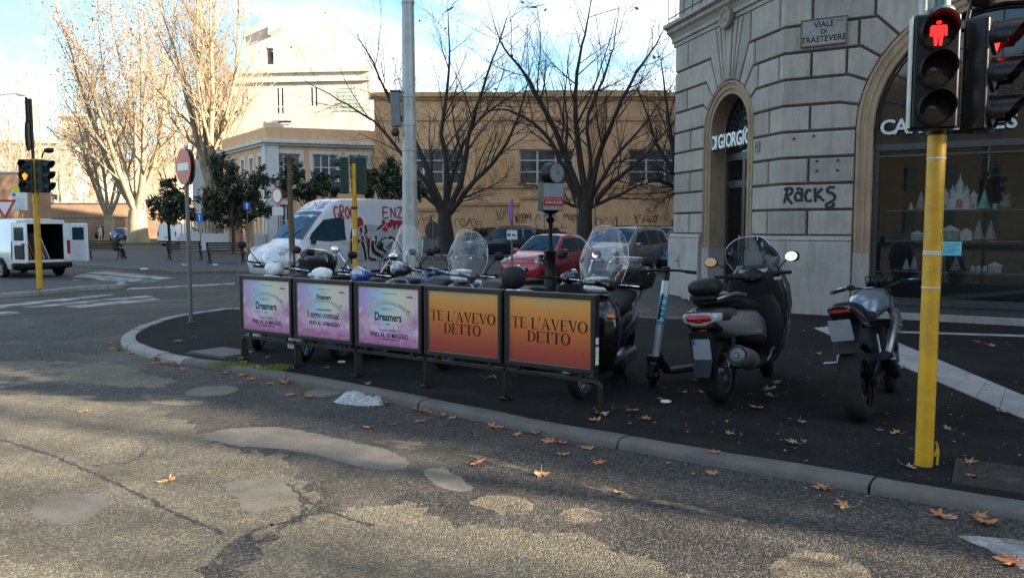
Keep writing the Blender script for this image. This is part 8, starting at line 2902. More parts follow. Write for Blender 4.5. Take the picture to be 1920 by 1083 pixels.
m.loft([sring(-.20, .78, .09, .05, 18), sring(-.45, .83, .115, .065, 18), sring(-.68, .91, .12, .055, 18), sring(-.84, .965, .10, .035, 18), sring(-.90, .98, .06, .015, 18)])
m.build('tail', M['gloss_black'], mo, smooth=60)
MB().loft([sring(-.84, .945, .085, .018, 16, .5), sring(-.905, .955, .07, .012, 16, .5)]).build('tail_light', M['lens_red'], mo, smooth=60)
m = MB()
m.loft([[(-.62, y, .84) for y in (-.10, .10)] + [(-.60, y, .82) for y in (.10, -.10)], [(-.80, y, .70) for y in (-.11, .11)] + [(-.77, y, .69) for y in (.11, -.11)], [(-.88, y, .60) for y in (-.09, .09)] + [(-.86, y, .60) for y in (.09, -.09)]])
m.build('plate_holder', M['black_plastic'], mo)
FM = frame((-.895, .0, .80), (0, -1, 0), (-.30, 0, 1))
MB().rbox((0, 0, .012), (.18, .18, .006), .012, FM).build('number_plate', M['plate'], mo)
MB().tube([(-.78, 0, .86), (-.885, 0, .86)], .03, 6).build('plate_bracket', M['black_plastic'], mo)
m = MB()
m.tube(spline([(.16, -.14, .30), (-.05, -.19, .30), (-.22, -.21, .36), (-.46, -.22, .50)], 4), [.022] * 4 + [.03, .045, .06, .062, .062, .062, .062, .06, .055], 14, caps=False)
m.lathe([(.055, 0), (.058, .01), (.046, .012), (.043, -.06), (0, -.06)], 16, frame((-.455, -.22, .497), (0, 1, 0), (.5, 0, 1)) @ Rx(0))
m.build('exhaust', M['black_metal'], mo, smooth=50)
m = MB()
m.tube(spline([(.44, -.40, 1.07), (.50, -.24, 1.09), (.55, -.08, 1.05), (.55, .08, 1.05), (.50, .24, 1.09), (.44, .40, 1.07)], 4), .013, 8, M=SM)
m.rbox((.55, 0, 1.02), (.07, .24, .04), .02, SM)
m.build('handlebar', M['black_metal'], mo)
for sg in (-1, 1):
 q = MB()
 q.tube([(.485, sg * .29, 1.085), (.44, sg * .41, 1.07)], .019, 10, M=SM)
 q.rbox((.50, sg * .24, 1.09), (.06, .07, .05), .015, SM)
 g_ = q.build('grip', M['rubber'], mo)
 MB().tube([(.44, sg * .41, 1.07), (.435, sg * .43, 1.068)], .017, 10, M=SM).build('bar_end', M['lens_red'], g_)
 MB().tube(spline([(.53, sg * .22, 1.09), (.56, sg * .30, 1.10), (.51, sg * .40, 1.08)], 4), .007, 6, M=SM).build('lever', M['chrome'], g_)
m = MB()
m.ball((.70, 0, .93), (.10, .12, .11), 16, 10, SM)
m.build('headlight_shell', M['gloss_black'], mo)
MB().lathe([(0, .03), (.07, .02), (.09, 0)], 20, SM @ T(.775, 0, .93) @ Ry(pi / 2)).build('headlight', M['lens_clear'], mo)
MB().rbox((.60, 0, 1.10), (.05, .16, .09), .02, SM @ T(.60, 0, 1.10) @ Ry(-.6) @ T(-.60, 0, -1.10), axis=0).build('instrument', M['black_plastic'], mo)
MB().tube(spline([(.0, .12, .32), (-.04, .22, .16), (-.05, .30, -.03)], 3), .013, 6).build('stand', M['black_metal'], mo)
m = MB()
for q in range(3):
 m = MB()
 m.tube(spline([(.52, -.1 + q * .05, 1.08), (.62, -.08 + q * .08, 1.14 + q * .02), (.66, -.02 + q * .05, .98)], 5), .006, 5, M=SM)
 m.build('cable', M['rubber'], mo)
M['bird_cyan'] = mat('bird_cyan', (.02, .32, .42), .4, var=.06)
M['stem_silver'] = mat('stem_silver', (.48, .50, .54), .35, .4, var=.08)
fw = G(1224, 722, PZ)
es_h = V((-.80, -.55, 0)).normalized()
es = empty('kick_scooter', (fw.x, fw.y, PZ - .012), 0, 'electric kick scooter with silver and cyan stem reading bird, beside the maxi scooter', 'kick scooter', None, rot=(.0, 0, math.atan2(es_h.y, es_h.x)))
ES = Rx(-.045)
SMk = Rz(.55)
tyre_wheel(es, 0, .115, .115, .055, rim='black_metal', tilt=SMk, disc=False, spokes=6)
tyre_wheel(es, -.95, .115, .115, .055, rim='black_metal', disc=False, spokes=6)
m = MB()
m.rbox((-.50, 0, .14), (.62, .17, .055), .05)
m.tube([(-.20, 0, .15), (-.10, 0, .26), (-.06, 0, .34)], [.045, .042, .04], 12)
m.build('deck', M['black_plastic'], es)
m = MB()
for sg in (-1, 1):
 m.tube([(0, sg * .05, .115), (-.02, sg * .05, .27)], .018, 8, M=SMk)
m.rbox((-.025, 0, .29), (.08, .14, .06), .02, SMk)
m.build('fork', M['black_metal'], es)
axis = lambda t: V((-.035 - .13 * t, .015 * t, .31 + .86 * t))
for t0, t1, r_, mt, nm in ((0, .38, .040, 'stem_silver', 'stem'), (.38, .72, .0405, 'bird_cyan', 'stem_sleeve'), (.72, .90, .040, 'stem_silver', 'stem'), (.90, 1.0, .033, 'black_metal', 'stem_top')):
 q = MB().tube([axis(t0), axis(t1)], r_, 18)
 so_ = q.build(nm, M[mt], es)
 if nm == 'stem_sleeve':
  sleeve = so_
cdir = V((-fw.x, -fw.y, 0)).normalized()
cl_ = Rz(-math.atan2(es_h.y, es_h.x)) @ cdir
up = (axis(1) - axis(0)).normalized()
sidev = up.cross(cl_).normalized()
outv = sidev.cross(up) * -1 if sidev.cross(up).dot(cl_) < 0 else sidev.cross(up)
for q, ch in enumerate('bird'):
 cpt = axis(.44 + q * .07) + outv * .0415
 fm = frame(cpt, up, outv.cross(up))
 lettering(ch, M['white'], fm, sleeve, .075, bold=.002)
m = MB()
top = axis(1.0)
m.tube(spline([top + V((-.05, -.27, .0)), top + V((-.01, -.12, .02)), top + V((0, 0, .02)), top + V((-.01, .12, .02)), top + V((-.05, .27, .0))], 4), .013, 8, M=T(top.x, top.y, 0) @ SMk @ T(-top.x, -top.y, 0))
m.build('handlebar', M['black_metal'], es)
q = MB()
q.rbox(tuple(top + V((.02, 0, .03))), (.09, .07, .06), .02)
q.build('display', M['black_plastic'], es)
for sg in (-1, 1):
 q = MB().tube([top + V((-.03, sg * .18, .01)), top + V((-.055, sg * .29, .0))], .018, 10, M=T(top.x, top.y, 0) @ SMk @ T(-top.x, -top.y, 0))
 q.build('grip', M['rubber'], es)
m = MB()
rings = []
for q in range(8):
 t = .4 + 2.0 * q / 7
 rings.append([(-.95 + .135 * math.cos(t), y, .115 + .135 * math.sin(t)) for y in (-.035, .035)] + [(-.95 + .128 * math.cos(t), y, .115 + .128 * math.sin(t)) for y in (.035, -.035)])
m.loft(rings)
m.build('rear_fender', M['black_plastic'], es)
q = MB()
q.tube(spline([axis(.75) + V((.05, .03, 0)), axis(.6) + V((.07, .04, 0)), axis(.45) + V((.06, .03, 0))], 4), .012, 6)
q.build('cable_lock', M['black_plastic'], es)
for i, (u, v, pt, rz, lb) in enumerate(((368, 462, 'white_paint', -1.9, 'white scooter parked right of the small white van'), (385, 466, 'gloss_black', -2.4, 'black scooter in the middle of the far parked bikes'), (412, 463, 'red_paint', -1.3, 'red scooter at the right of the far parked bikes'))):
 p = G(u, v, PZ)
 scooter(lb, (p.x, p.y, PZ + .02), rz, pt, 'round', (.3, .25, .3) if i == 0 else None, lean=-.08, group='motorbikes far off on the piazza')
# ================================================================== SHOP GOODS
def hit(u, v, o):
 """where the view line of a point in the photograph meets the facade plane set back by o: (S, z)"""
 d = _ray(u, v)
 P0 = CC + NR * o
 t = (P0 - V((0, 0, CAMH))).dot(NR) / d.dot(NR)
 p = V((0, 0, CAMH)) + d * t
 return (p - CC).dot(RD), p.z
M['shelf_glass'] = mat('shelf_glass', (.14, .16, .16), .15, spec=.8)
M['toy_white'] = mat('toy_white', (.72, .70, .70), .6, var=.12, scale=20)
M['toy_pink'] = mat('toy_pink', (.62, .16, .24), .6, var=.1)
M['toy_teal'] = mat('toy_teal', (.30, .62, .58), .6, var=.25, scale=40)
M['toy_spotted'] = mat('toy_spotted', (.42, .40, .41), .6, var=.75, scale=45)
M['toy_grey'] = mat('toy_grey', (.34, .31, .30), .7, var=.4, scale=30)
OS = -.75
shelf_z = []
for k, v in enumerate((393, 450, 508)):
 S, z = hit(1800, v, OS)
 shelf_z.append(z)
 q = MB()
 fbox(q, 1.75, 4.6, z - .025, z, -1.0, -.45)
 q.build('shelf', M['shelf_glass'], shop, smooth=0)
q = MB()
for S in (1.78, 3.1, 4.55):
 fbox(q, S - .015, S + .015, .35, shelf_z[0], -1.03, -1.005)
q.build('shelf_upright', M['shop_frame'], shop, smooth=0)
SMAT = lambda S, z, o: frame(FC(S, z, o), RD, (0, 0, 1)) @ Rx(-pi / 2)     # local z up, local x along the front, local -y out
def goods(name, u, row, build, label, cat, group='ornaments in the shop window', mt='toy_white', o=OS):
 S, _ = hit(u, 450, o)
 M_ = SMAT(S, shelf_z[row] + .001, o)
 root = empty(name, M_.translation, 0, label, cat, group)
 root.rotation_euler = M_.to_euler()
 build(root)
 return root
def cone_tree(h, r, mt):
 def f(root):
  m = MB()
  pr = [(r * .35, 0), (r * .35, h * .05), (0.0, h * .05)]
  m.lathe([(0, 0), (r * .4, 0), (r * .4, h * .06)], 12)
  m.build('stem', M['toy_grey'], root)
  for k in range(5):
   z0, z1 = h * (.06 + .18 * k), h * (.06 + .18 * k + .26)
   q = MB().lathe([(0, z0), (r * (1 - k * .18), z0), (r * (1 - k * .18) * .96, z0 + h * .02), (r * (.5 - k * .09), min(z1, h)), (0, min(z1, h))], 14)
   q.build('tier', M[mt], root)
 return f
def toy_castle(root):
 m = MB()
 m.box((0, 0, .10), (.34, .20, .20))
 m.box((0, 0, .24), (.20, .16, .10))
 m.box((0, 0, .012), (.56, .24, .022))
 m.build('keep', M['toy_white'], root, bevel=.006)
 q = MB()
 q.prism([(-.055, .02), (.055, .02), (.055, .13), (.04, .165), (0, .185), (-.04, .165), (-.055, .13)], .012, Rx(pi / 2), z0=.1005)
 q.build('door', M['toy_pink'], root, smooth=0)
 for x, y, r, h, cone in ((-.22, 0, .055, .26, .12), (.22, 0, .055, .24, .10), (-.11, -.02, .04, .34, .11), (.11, -.02, .04, .33, .11), (0, 0, .065, .40, .24)):
  MB().lathe([(0, .02), (r, .02), (r, h - .03), (r * 1.15, h - .02), (r * 1.15, h), (0, h)], 16, T(x, y, 0)).build('tower', M['toy_white'], root)
  MB().lathe([(r * 1.2, h + .001), (r * .95, h + cone * .25), (r * .35, h + cone * .6), (r * .08, h + cone), (0, h + cone)], 16, T(x, y, 0)).build('tower_roof', M['toy_white' if r > .06 else 'toy_teal'] if r < .05 else M['toy_white'], root)
 for sg in (-1, 1):
  q = MB().prism([(sg * .22 - .02, .03), (sg * .22 + .02, .03), (sg * .22 + .02, .08), (sg * .22, .10), (sg * .22 - .02, .08)], .006, Rx(pi / 2), z0=.0555)
  q.build('side_door', M['toy_pink'], root, smooth=0)
def toy_house(w, h, mt):
 def f(root):
  m = MB()
  m.box((0, 0, h * .3), (w, w * .6, h * .6))
  m.build('wall', M[mt], root, smooth=0)
  q = MB()
  q.prism([(-w * .6, h * .601), (w * .6, h * .601), (0, h)], w * .7, Rx(pi / 2) , z0=-w * .35)
  q.build('roof', M['toy_white'], root, smooth=0)
  q = MB()
  q.prism([(-w * .1, h * .08), (w * .1, h * .08), (w * .1, h * .34), (0, h * .42), (-w * .1, h * .34)], .006, Rx(pi / 2), z0=w * .3 + .0005)
  q.build('door', M['toy_teal'], root, smooth=0)
 return f
def jar(root):
 MB().lathe([(0, 0), (.035, 0), (.04, .01), (.04, .07), (.03, .08), (0, .08)], 14).build('glass', M['toy_teal'], root)
 MB().lathe([(0, .081), (.034, .081), (.034, .098), (0, .1)], 14).build('lid', M['toy_white'], root)
def plush(root):
 m = MB()
 m.ball((0, 0, .09), (.085, .07, .09), 14, 9)
 m.ball((0, -.02, .20), (.06, .055, .055), 14, 9)
 for sg in (-1, 1):
  m.ball((sg * .045, 0, .25), (.02, .015, .02), 8, 6)
  m.ball((sg * .07, -.05, .05), (.03, .05, .03), 8, 6)
 m.build('body', M['toy_grey'], root)
goods('ornament_tree', 1706, 0, cone_tree(.14, .05, 'toy_white'), 'small white cone tree left of the spotted one on the top shelf', 'ornament')
goods('ornament_tree', 1724, 0, cone_tree(.33, .10, 'toy_spotted'), 'spotted ornament tree on the top shelf left of the yellow pole', 'ornament')
goods('toy_castle', 1796, 0, toy_castle, 'white toy castle with a pink door on the top shelf of the window', 'toy castle', None)
goods('ornament_tree', 1842, 0, cone_tree(.34, .11, 'toy_teal'), 'pale teal ornament tree right of the toy castle', 'ornament')
goods('glass_jar', 1863, 0, jar, 'small jar between the teal tree and the plush toy', 'jar', 'jars in the shop window')
goods('plush_toy', 1882, 0, plush, 'grey plush toy at the right end of the top shelf', 'plush toy', None)
goods('ornament_house', 1720, 1, toy_house(.2, .17, 'toy_spotted'), 'low spotted ornament house on the middle shelf left of the pole', 'ornament')
goods('ornament_house', 1781, 1, toy_house(.30, .27, 'toy_grey'), 'large ornament house with a teal door on the middle shelf', 'ornament')
goods('ornament_house', 1811, 1, toy_house(.18, .22, 'toy_white'), 'small white ornament house on the middle shelf', 'ornament')
goods('ornament_tree', 1834, 1, cone_tree(.34, .11, 'toy_spotted'), 'left one of two spotted trees on the middle shelf', 'ornament')
goods('ornament_tree', 1857, 1, cone_tree(.34, .11, 'toy_spotted'), 'right one of two spotted trees on the middle shelf', 'ornament')
goods('ornament_tree', 1701, 2, cone_tree(.2, .07, 'toy_white'), 'plain white cone tree on the lowest shelf left of the pole', 'ornament')
goods('ornament_tree', 1716, 2, cone_tree(.26, .08, 'toy_spotted'), 'spotted tree on the lowest shelf left of the pole', 'ornament')
goods('ornament_tree', 1794, 2, cone_tree(.27, .10, 'toy_spotted'), 'spotted tree on the lowest shelf right of the pole', 'ornament')
for u, w in ((1827, 'left'), (1838, 'middle'), (1849, 'right')):
 goods('glass_jar', u, 2, jar, w + ' one of three small teal jars on the lowest shelf', 'jar', 'jars in the shop window')
goods('ornament_house', 1868, 2, toy_house(.2, .18, 'toy_spotted'), 'spotted ornament house at the right of the lowest shelf', 'ornament')
S, z = hit(1781, 466, so + .01)
q = MB()
fbox(q, S - .18, S + .18, z - .12, z + .12, so + .010, so + .013)
M['notice_cyan'] = mat('notice_cyan', (.16, .50, .58), .5)
nt = q.build('window_notice', M['notice_cyan'], shop, smooth=0)
for k in range(4):
 q = MB()
 fbox(q, S - .14, S + .14 - .06 * (k % 2), z + .07 - k * .045, z + .078 - k * .045, so + .0135, so + .0145)
 q.build('print_line', M['ink'], nt, smooth=0)
# ================================================================== PLASTIC BAG
M['bag'] = bpy.data.materials.new('bag')
M['bag'].use_nodes = True
n_, l_ = M['bag'].node_tree.nodes, M['bag'].node_tree.links
n_.clear()
o_ = n_.new('ShaderNodeOutputMaterial')
a_ = n_.new('ShaderNodeBsdfTransparent')
a_.inputs[0].default_value = (.95, .96, .97, 1)
b_ = n_.new('ShaderNodeBsdfDiffuse')
b_.inputs[0].default_value = (.62, .64, .67, 1)
c_ = n_.new('ShaderNodeBsdfGlossy')
c_.inputs['Roughness'].default_value = .22
t_ = n_.new('ShaderNodeTexNoise')
t_.inputs['Scale'].default_value = 14
t_.inputs['Detail'].default_value = 7
f_ = ramp(n_, [(.35, (.22, .22, .22)), (.65, (.62, .62, .62))])
l_.new(t_.outputs['Fac'], f_.inputs[0])
m1_ = n_.new('ShaderNodeMixShader')
l_.new(f_.outputs[0], m1_.inputs[0])
l_.new(a_.outputs[0], m1_.inputs[1])
l_.new(b_.outputs[0], m1_.inputs[2])
m2_ = n_.new('ShaderNodeMixShader')
m2_.inputs[0].default_value = .12
l_.new(m1_.outputs[0], m2_.inputs[1])
l_.new(c_.outputs[0], m2_.inputs[2])
l_.new(m2_.outputs[0], o_.inputs[0])
p = G(672, 755, 0)
m = MB()
nu, nv = 56, 26
vs, fs = [], []
for j in range(nv + 1):
 for i in range(nu):
  t = 2 * pi * i / nu
  q = j / nv
  rx, ry = .265 * (1 - q) ** .55, .13 * (1 - q) ** .6
  x, y = rx * math.cos(t), ry * math.sin(t)
  hmp = .085 * math.exp(-((x + .09) / .13) ** 2) + .075 * math.exp(-((x - .20) / .06) ** 2) + .03
  z = hmp * (1 - (1 - q) ** 2.2)
  nn = (noise.noise(V((x * 11, y * 13, q * 2))) * .030 + abs(noise.noise(V((x * 19 + 5, y * 15, 1)))) * .022) * (.3 + .7 * q)
  vs.append((x + nn * .8 + .02 * noise.noise(V((t * 2, 3, 0))), y + nn, max(.003, z + nn * min(1, q * 4))))
for j in range(nv):
 for i in range(nu):
  a, b = j * nu + i, j * nu + (i + 1) % nu
  fs.append((a, b, b + nu, a + nu))
m.add(vs, fs)
m.build('plastic_bag', M['bag'], loc=(p.x, p.y, .002), rot=(0, 0, -.35), smooth=70, label='crumpled clear white plastic bag lying against the kerb', category='plastic bag')
# ================================================================== FALLEN LEAVES
M['leaf_orange'] = mat('leaf_orange', (.42, .16, .065), .75, var=.35, scale=22)
M['leaf_tan'] = mat('leaf_tan', (.40, .21, .09), .75, var=.35, scale=22)
M['leaf_grey'] = mat('leaf_grey', (.30, .24, .19), .8, var=.35, scale=22)
def leaf_mesh(seed, curl, mt):
 r = random.Random(seed)
 lobes = [(0, 1.0), (.85, .86), (-.85, .86), (1.75, .62), (-1.75, .62)]
 pts = []
 order = sorted(lobes, key=lambda q: q[0])
 for i, (a, L) in enumerate(order):
  a += r.uniform(-.08, .08)
  L *= r.uniform(.85, 1.1)
  pts += [(a - .24, L * .62), (a - .13, L * .80), (a, L), (a + .12, L * .76), (a + .25, L * .60)]
  if i < 4:
   pts.append(((a + order[i + 1][0]) / 2, .36 + r.uniform(-.04, .04)))
 pts.append((pi * .92, .12))
 pts.append((-pi * .92, .12))
 vs = [(0, 0, .06 * curl)]
 for a, L in pts:
  x, y = L * math.sin(a) * .5, L * math.cos(a) * .5
  z = curl * (.55 * (x * x * 2.2 + y * y * .9)) + r.uniform(-.02, .05) * (1 + curl)
  vs.append((x, y, max(z, .004)))
 n = len(pts)
 fs = [(0, 1 + (i + 1) % n, 1 + i) for i in range(n)]
 m = MB().add(vs, fs)
 m.tube([(0, 0, .03), (.02, -.25, .02), (.06, -.48, .03 + .2 * curl)], [.012, .010, .008], 4)
 return m.mesh('leaf', M[mt], smooth=0)
LM = [leaf_mesh(k, c, mt) for k, (c, mt) in enumerate(((.35, 'leaf_orange'), (.8, 'leaf_orange'), (.5, 'leaf_tan'), (1.2, 'leaf_tan'), (.6, 'leaf_grey'), (1.0, 'leaf_grey'), (1.6, 'leaf_orange')))]
rl = random.Random(99)
RD_, PV_ = 0.006, PZ + .001
LAND = [(1117, 775, 'the bent end leg'), (1230, 715, 'the kick scooter wheel'), (1350, 750, 'the maxi scooter tyre'), (1615, 785, 'the motorcycle tyre'), (1730, 868, 'the yellow pole foot'), (1890, 893, 'the chamber cover'), (1700, 690, 'the ribbed strip'), (672, 748, 'the plastic bag'), (230, 650, 'the kerb nose'), (300, 676, 'the raised kerb step'),
  (450, 690, 'the first panel leg'), (544, 700, 'the second panel leg'), (664, 712, 'the third panel leg'), (798, 740, 'the fourth panel leg'), (943, 760, 'the fifth panel leg'), (940, 945, 'the oval sandy patch'), (580, 835, 'the long repair patch'), (900, 868, 'the first pale dash'), (1150, 920, 'the second pale dash'), (1860, 1020, 'the torn white stripe'), (1185, 840, 'the kerb joint'), (1545, 910, 'the long right kerb stone'), (1707, 935, 'the cracked kerb joint'), (607, 737, 'the gutter lid'), (398, 734, 'the pale road lid'), (1400, 860, 'the right kerb'), (1020, 815, 'the end panel kerb'), (1450, 720, 'the silencer'), (1470, 690, 'the front scooter wheel')]
auto = []
leaves = [
 (318, 901, .16, 2, RD_, 'pale tan plane leaf alone in the sunlit road beside the long crack'), (160, 771, .13, 2, RD_, 'small tan leaf in the sunlit road at the left'), (70, 654, .15, 5, RD_, 'pale leaf near the far left edge of the road'),
 (693, 801, .15, 0, RD_, None), (785, 790, .12, 0, RD_, None), (735, 796, .08, 3, RD_, None), (924, 800, .19, 0, RD_, None), (968, 814, .12, 2, RD_, None), (1008, 811, .16, 1, RD_, None), (1035, 828, .18, 0, RD_, None), (1056, 830, .12, 1, RD_, None),
 (1102, 842, .13, 2, RD_, None), (1054, 853, .13, 2, RD_, None), (1120, 866, .15, 0, RD_, None), (892, 868, .18, 0, RD_, 'brown leaf beside the pale dash right of the long patch'), (1014, 888, .17, 2, RD_, 'pale orange leaf on the end of the first pale dash'), (1160, 922, .12, 2, RD_, 'leaf on the second pale dash'),
 (1337, 890, .11, 3, RD_, None), (1550, 916, .16, 1, RD_, None), (1586, 949, .16, 2, RD_, None), (1760, 966, .20, 0, RD_, None), (1780, 972, .12, 4, RD_, None), (1830, 968, .13, 3, RD_, None), (1850, 978, .18, 1, RD_, None), (1905, 1053, .20, 0, RD_, 'orange leaf lying on the torn white stripe at the lower right'),
 (548, 740, .16, 0, RD_, None), (575, 744, .14, 1, RD_, None), (500, 708, .14, 0, RD_, None), (458, 703, .16, 0, RD_, None), (475, 711, .14, 1, RD_, None), (508, 719, .14, 2, RD_, None), (535, 719, .18, 6, RD_, None), (418, 700, .13, 1, RD_, None), (345, 692, .14, 2, RD_, None),
 (296, 675, .17, 6, RD_, None), (305, 681, .16, 1, RD_, None), (290, 682, .14, 2, RD_, None), (322, 682, .15, 6, RD_, None), (333, 684, .14, 0, RD_, None), (312, 674, .12, 3, RD_, None),
 (240, 663, .15, 2, RD_, None), (222, 655, .16, 0, RD_, None), (214, 644, .14, 1, RD_, None), (208, 654, .12, 4, RD_, None),
 (783, 770, .11, 6, RD_, None), (792, 771, .11, 1, RD_, None), (805, 776, .12, 6, RD_, None), (825, 780, .12, 6, RD_, None), (845, 784, .10, 4, RD_, None), (729, 757, .11, 6, RD_, None),
 (455, 681, .15, 6, PV_, 'orange leaf standing in the moss by the first panel leg'), (478, 687, .15, 1, PV_, 'orange leaf curled beside the moss by the second panel leg'), (445, 674, .14, 5, PV_, None),
 (915, 709, .17, 5, PV_, 'pale grey leaf under the fourth panel'), (1184, 769, .17, 0, PV_, 'brown leaf right of the bent end leg'), (1208, 784, .13, 0, PV_, 'small orange leaf near the kerb below the kick scooter'), (1118, 788, .14, 2, PV_, 'crumpled leaf at the foot of the end leg'), (1125, 776, .16, 5, PV_, None),
 (1420, 764, .17, 2, PV_, 'tan leaf below the maxi scooter\'s silencer'), (1310, 735, .12, 5, PV_, None), (1340, 848, .12, 0, PZ + .004, 'brown leaf lying on top of the kerb'), (1490, 830, .15, 4, PV_, None), (1682, 811, .13, 2, PV_, 'tan leaf left of the yellow pole'), (1815, 868, .12, 3, PV_, None), (1830, 893, .13, 0, PV_, 'brown leaf beside the chamber cover'),
 (1700, 873, .14, 4, PV_, None), (1440, 730, .18, 4, PV_, None), (1455, 718, .12, 5, PV_, None), (1445, 742, .11, 5, PV_, None), (1502, 790, .10, 5, PV_, None), (1505, 826, .07, 5, PV_, None), (1280, 735, .1, 5, PV_, None), (1530, 664, .14, 5, PV_, None), (1505, 620, .1, 4, PV_, None), (1370, 812, .1, 5, PV_, None), (1240, 748, .08, 5, PV_, None), (1650, 806, .08, 5, PV_, None), (1780, 805, .1, 5, PV_, None), (1855, 647, .16, 2, PV_, None), (1830, 640, .11, 2, PV_, None), (1880, 772, .12, 5, PV_, None),
 (330, 640, .16, 4, PV_, 'grey leaf on the tip of the pavement by the no entry post'), (362, 632, .1, 5, PV_, None), (500, 670, .1, 5, PV_, None), (610, 690, .09, 5, PV_, None), (690, 720, .09, 5, PV_, None), (1262, 700, .1, 5, PV_, None), (1300, 712, .1, 5, PV_, None), (565, 665, .12, 4, PV_, None),
]
for u, v, s_, k, z, lb in leaves:
 p = G(u, v, z)
 road = z == RD_
 o = link('fallen_leaf', LM[k], None, (p.x, p.y, z), (rl.uniform(-.15, .15), rl.uniform(-.15, .15), rl.uniform(0, 6.28)), (s_ * 1.12,) * 3)
 col = {0: 'orange brown', 1: 'curled brown', 2: 'tan', 3: 'small tan', 4: 'greyish', 5: 'pale curled', 6: 'crumpled orange'}[k]
 near = 'in the road' if road else 'on the pavement'
 if not lb:
  best = min(LAND, key=lambda q: math.hypot(q[0] - u, (q[1] - v) * 2.2))
  du, dv = u - best[0], v - best[1]
  side_ = ('left of' if du < 0 else 'right of') if abs(du) > abs(dv) * 1.6 else ('behind' if dv < 0 else 'in front of')
  auto.append((o, '%s leaf %s, %s %s' % (col, near, side_, best[2]), math.hypot(du, dv)))
 tag(o, lb, 'leaf', 'fallen plane leaves')
from itertools import groupby
auto.sort(key=lambda q: (q[1], q[2]))
for key, grp in groupby(auto, key=lambda q: q[1]):
 grp = list(grp)
 for i, (o, lb, _) in enumerate(grp):
  o['label'] = lb if len(grp) == 1 else lb + (', closest to it', ', farther out', ', third out', ', farthest out')[min(i, 3)] if len(grp) < 5 else lb
cr = MB()
for _ in range(520):
 if rl.random() < .6:
  u, v, z = rl.uniform(900, 1920), rl.uniform(640, 930), PZ - .009
  p = G(u, v, z)
  if (p - La).cross(pdir).z > -.1 and False:
   continue
 else:
  i = rl.randrange(0, len(kpath) // 2 + 40)
  p = kpath[i] - knorm[i] * abs(rl.gauss(.12, .14)) - knorm[i] * .03
  z = .003
 if z > .02 and (p.y - kpath[0].y) * pdir.x - (p.x - kpath[0].x) * pdir.y < .25:
  continue
 a, s_ = rl.uniform(0, 6.28), rl.uniform(.006, .022)
 cr.add([(p.x + s_ * math.cos(a + q * 1.57) * rl.uniform(.4, 1), p.y + s_ * math.sin(a + q * 1.57) * rl.uniform(.4, 1), z + rl.uniform(.001, .008)) for q in range(4)], [(0, 1, 2, 3)], None, rl.choice((0, 0, 1, 2)))
cr.build('leaf_crumbs', [M['leaf_tan'], M['leaf_grey'], M['leaf_orange']], smooth=0, kind='stuff', label='crumbs of dry leaf scattered on the pavement and gutter')
for u, v, s_, z, lb in ((640, 680, .05, PV_, 'tiny white paper scrap under the third panel'), (1248, 755, .05, PV_, 'paper scrap on the pavement below the kick scooter'), (345, 497, .10, PZ + .05, 'white litter beside the middle bench'), (404, 497, .12, PZ + .05, 'white litter in front of the right bench'), (270, 505, .14, PZ + .05, 'white scrap on the piazza kerb')):
 p = G(u, v, z)
 m = MB().ball((0, 0, .012), (1 * s_, .6 * s_, .25 * s_), 8, 5, e=.6)
 for q in m.v:
  q += V((noise.noise(q * 40) * .3 * s_, 0, abs(noise.noise(q * 60)) * .2 * s_))
 m.build('paper_scrap', M['white'], loc=(p.x, p.y, z), smooth=0, label=lb, category='litter', group='scraps of litter')
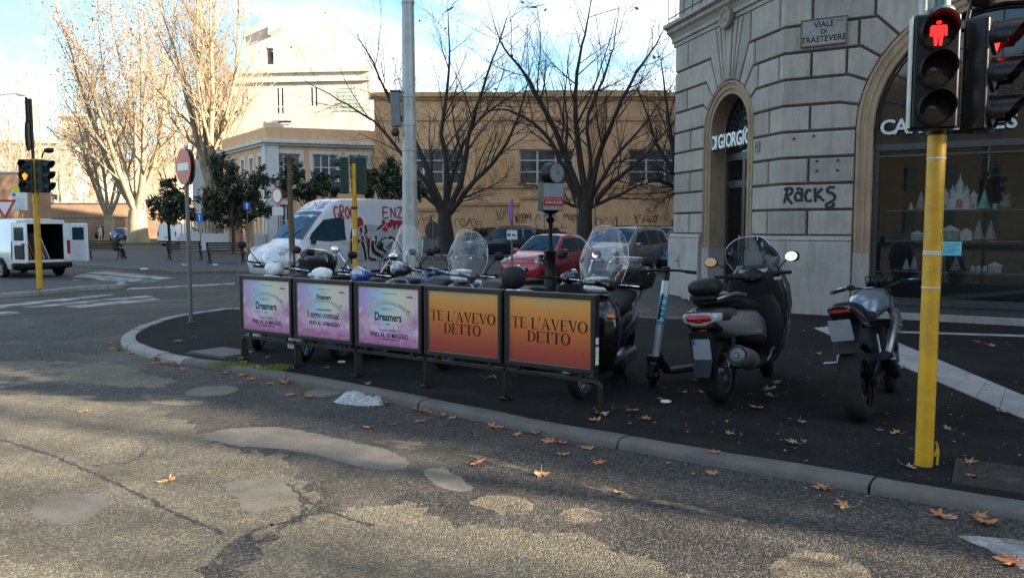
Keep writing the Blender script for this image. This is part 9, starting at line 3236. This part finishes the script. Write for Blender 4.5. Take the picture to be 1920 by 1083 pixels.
# ================================================================== PEOPLE
M['cloth_dark'] = mat('cloth_dark', (.022, .021, .023), .85, scale=9, var=.3)
def skin_person(name, joints, edges, loc, rz, label, mt, parts=None):
 me = bpy.data.meshes.new(name)
 me.from_pydata([j[0] for j in joints], edges, [])
 o = bpy.data.objects.new(name, me)
 COL.objects.link(o)
 sk = o.modifiers.new('skin', 'SKIN')
 lay = me.skin_vertices[0] if len(me.skin_vertices) else None
 if lay is None:
  bpy.context.view_layer.update()
  lay = me.skin_vertices[0] if len(me.skin_vertices) else None
 if lay:
  for q, j in zip(lay.data, joints):
   q.radius = (j[1], j[1])
   q.use_root = False
  lay.data[0].use_root = True
 sb = o.modifiers.new('smooth', 'SUBSURF')
 sb.levels = sb.render_levels = 2
 me.materials.append(M[mt])
 o.location = loc
 o.rotation_euler = (0, 0, rz)
 tag(o, label, 'person')
 return o
J = [((0, 0, .50), .13), ((0, .05, .70), .14), ((0, .12, .90), .15), ((0, .17, 1.03), .06), ((0, .24, 1.13), .085), ((0, .27, 1.22), .075),
 ((.19, .14, .96), .062), ((.24, .26, .74), .05), ((.14, .44, .66), .035), ((-.19, .14, .96), .062), ((-.24, .26, .74), .05), ((-.14, .44, .66), .035),
 ((.10, .10, .50), .09), ((.12, .46, .50), .07), ((.13, .50, .12), .05), ((.13, .62, .06), .04), ((-.10, .10, .50), .09), ((-.12, .46, .50), .07), ((-.13, .52, .12), .05), ((-.13, .64, .06), .04)]
Eg = [(0, 1), (1, 2), (2, 3), (3, 4), (4, 5), (2, 6), (6, 7), (7, 8), (2, 9), (9, 10), (10, 11), (0, 12), (12, 13), (13, 14), (14, 15), (0, 16), (16, 17), (17, 18), (18, 19)]
skin_person('person', J, Eg, (sitp.x + .42, sitp.y - .02, PZ + .01), -.9, 'person in dark clothes sitting hunched on the left bench', 'cloth_dark')
J = [((0, 0, .95), .14), ((0, 0, 1.15), .14), ((0, .02, 1.38), .15), ((0, .02, 1.52), .06), ((0, .03, 1.63), .085), ((0, .03, 1.72), .07),
 ((.20, .02, 1.42), .06), ((.25, .0, 1.15), .048), ((.26, .08, .90), .036), ((-.20, .02, 1.42), .06), ((-.25, .0, 1.15), .048), ((-.26, .08, .90), .036),
 ((.10, 0, .88), .09), ((.11, .03, .48), .065), ((.11, -.02, .08), .045), ((.11, .12, .04), .04), ((-.10, 0, .88), .09), ((-.12, -.03, .48), .065), ((-.12, -.10, .08), .045), ((-.12, .04, .04), .04)]
p = at(187, HOR, 82)
skin_person('person', J, Eg, (p.x, 82, 0), .4, 'person in dark clothes standing by the far black car', 'cloth_dark')
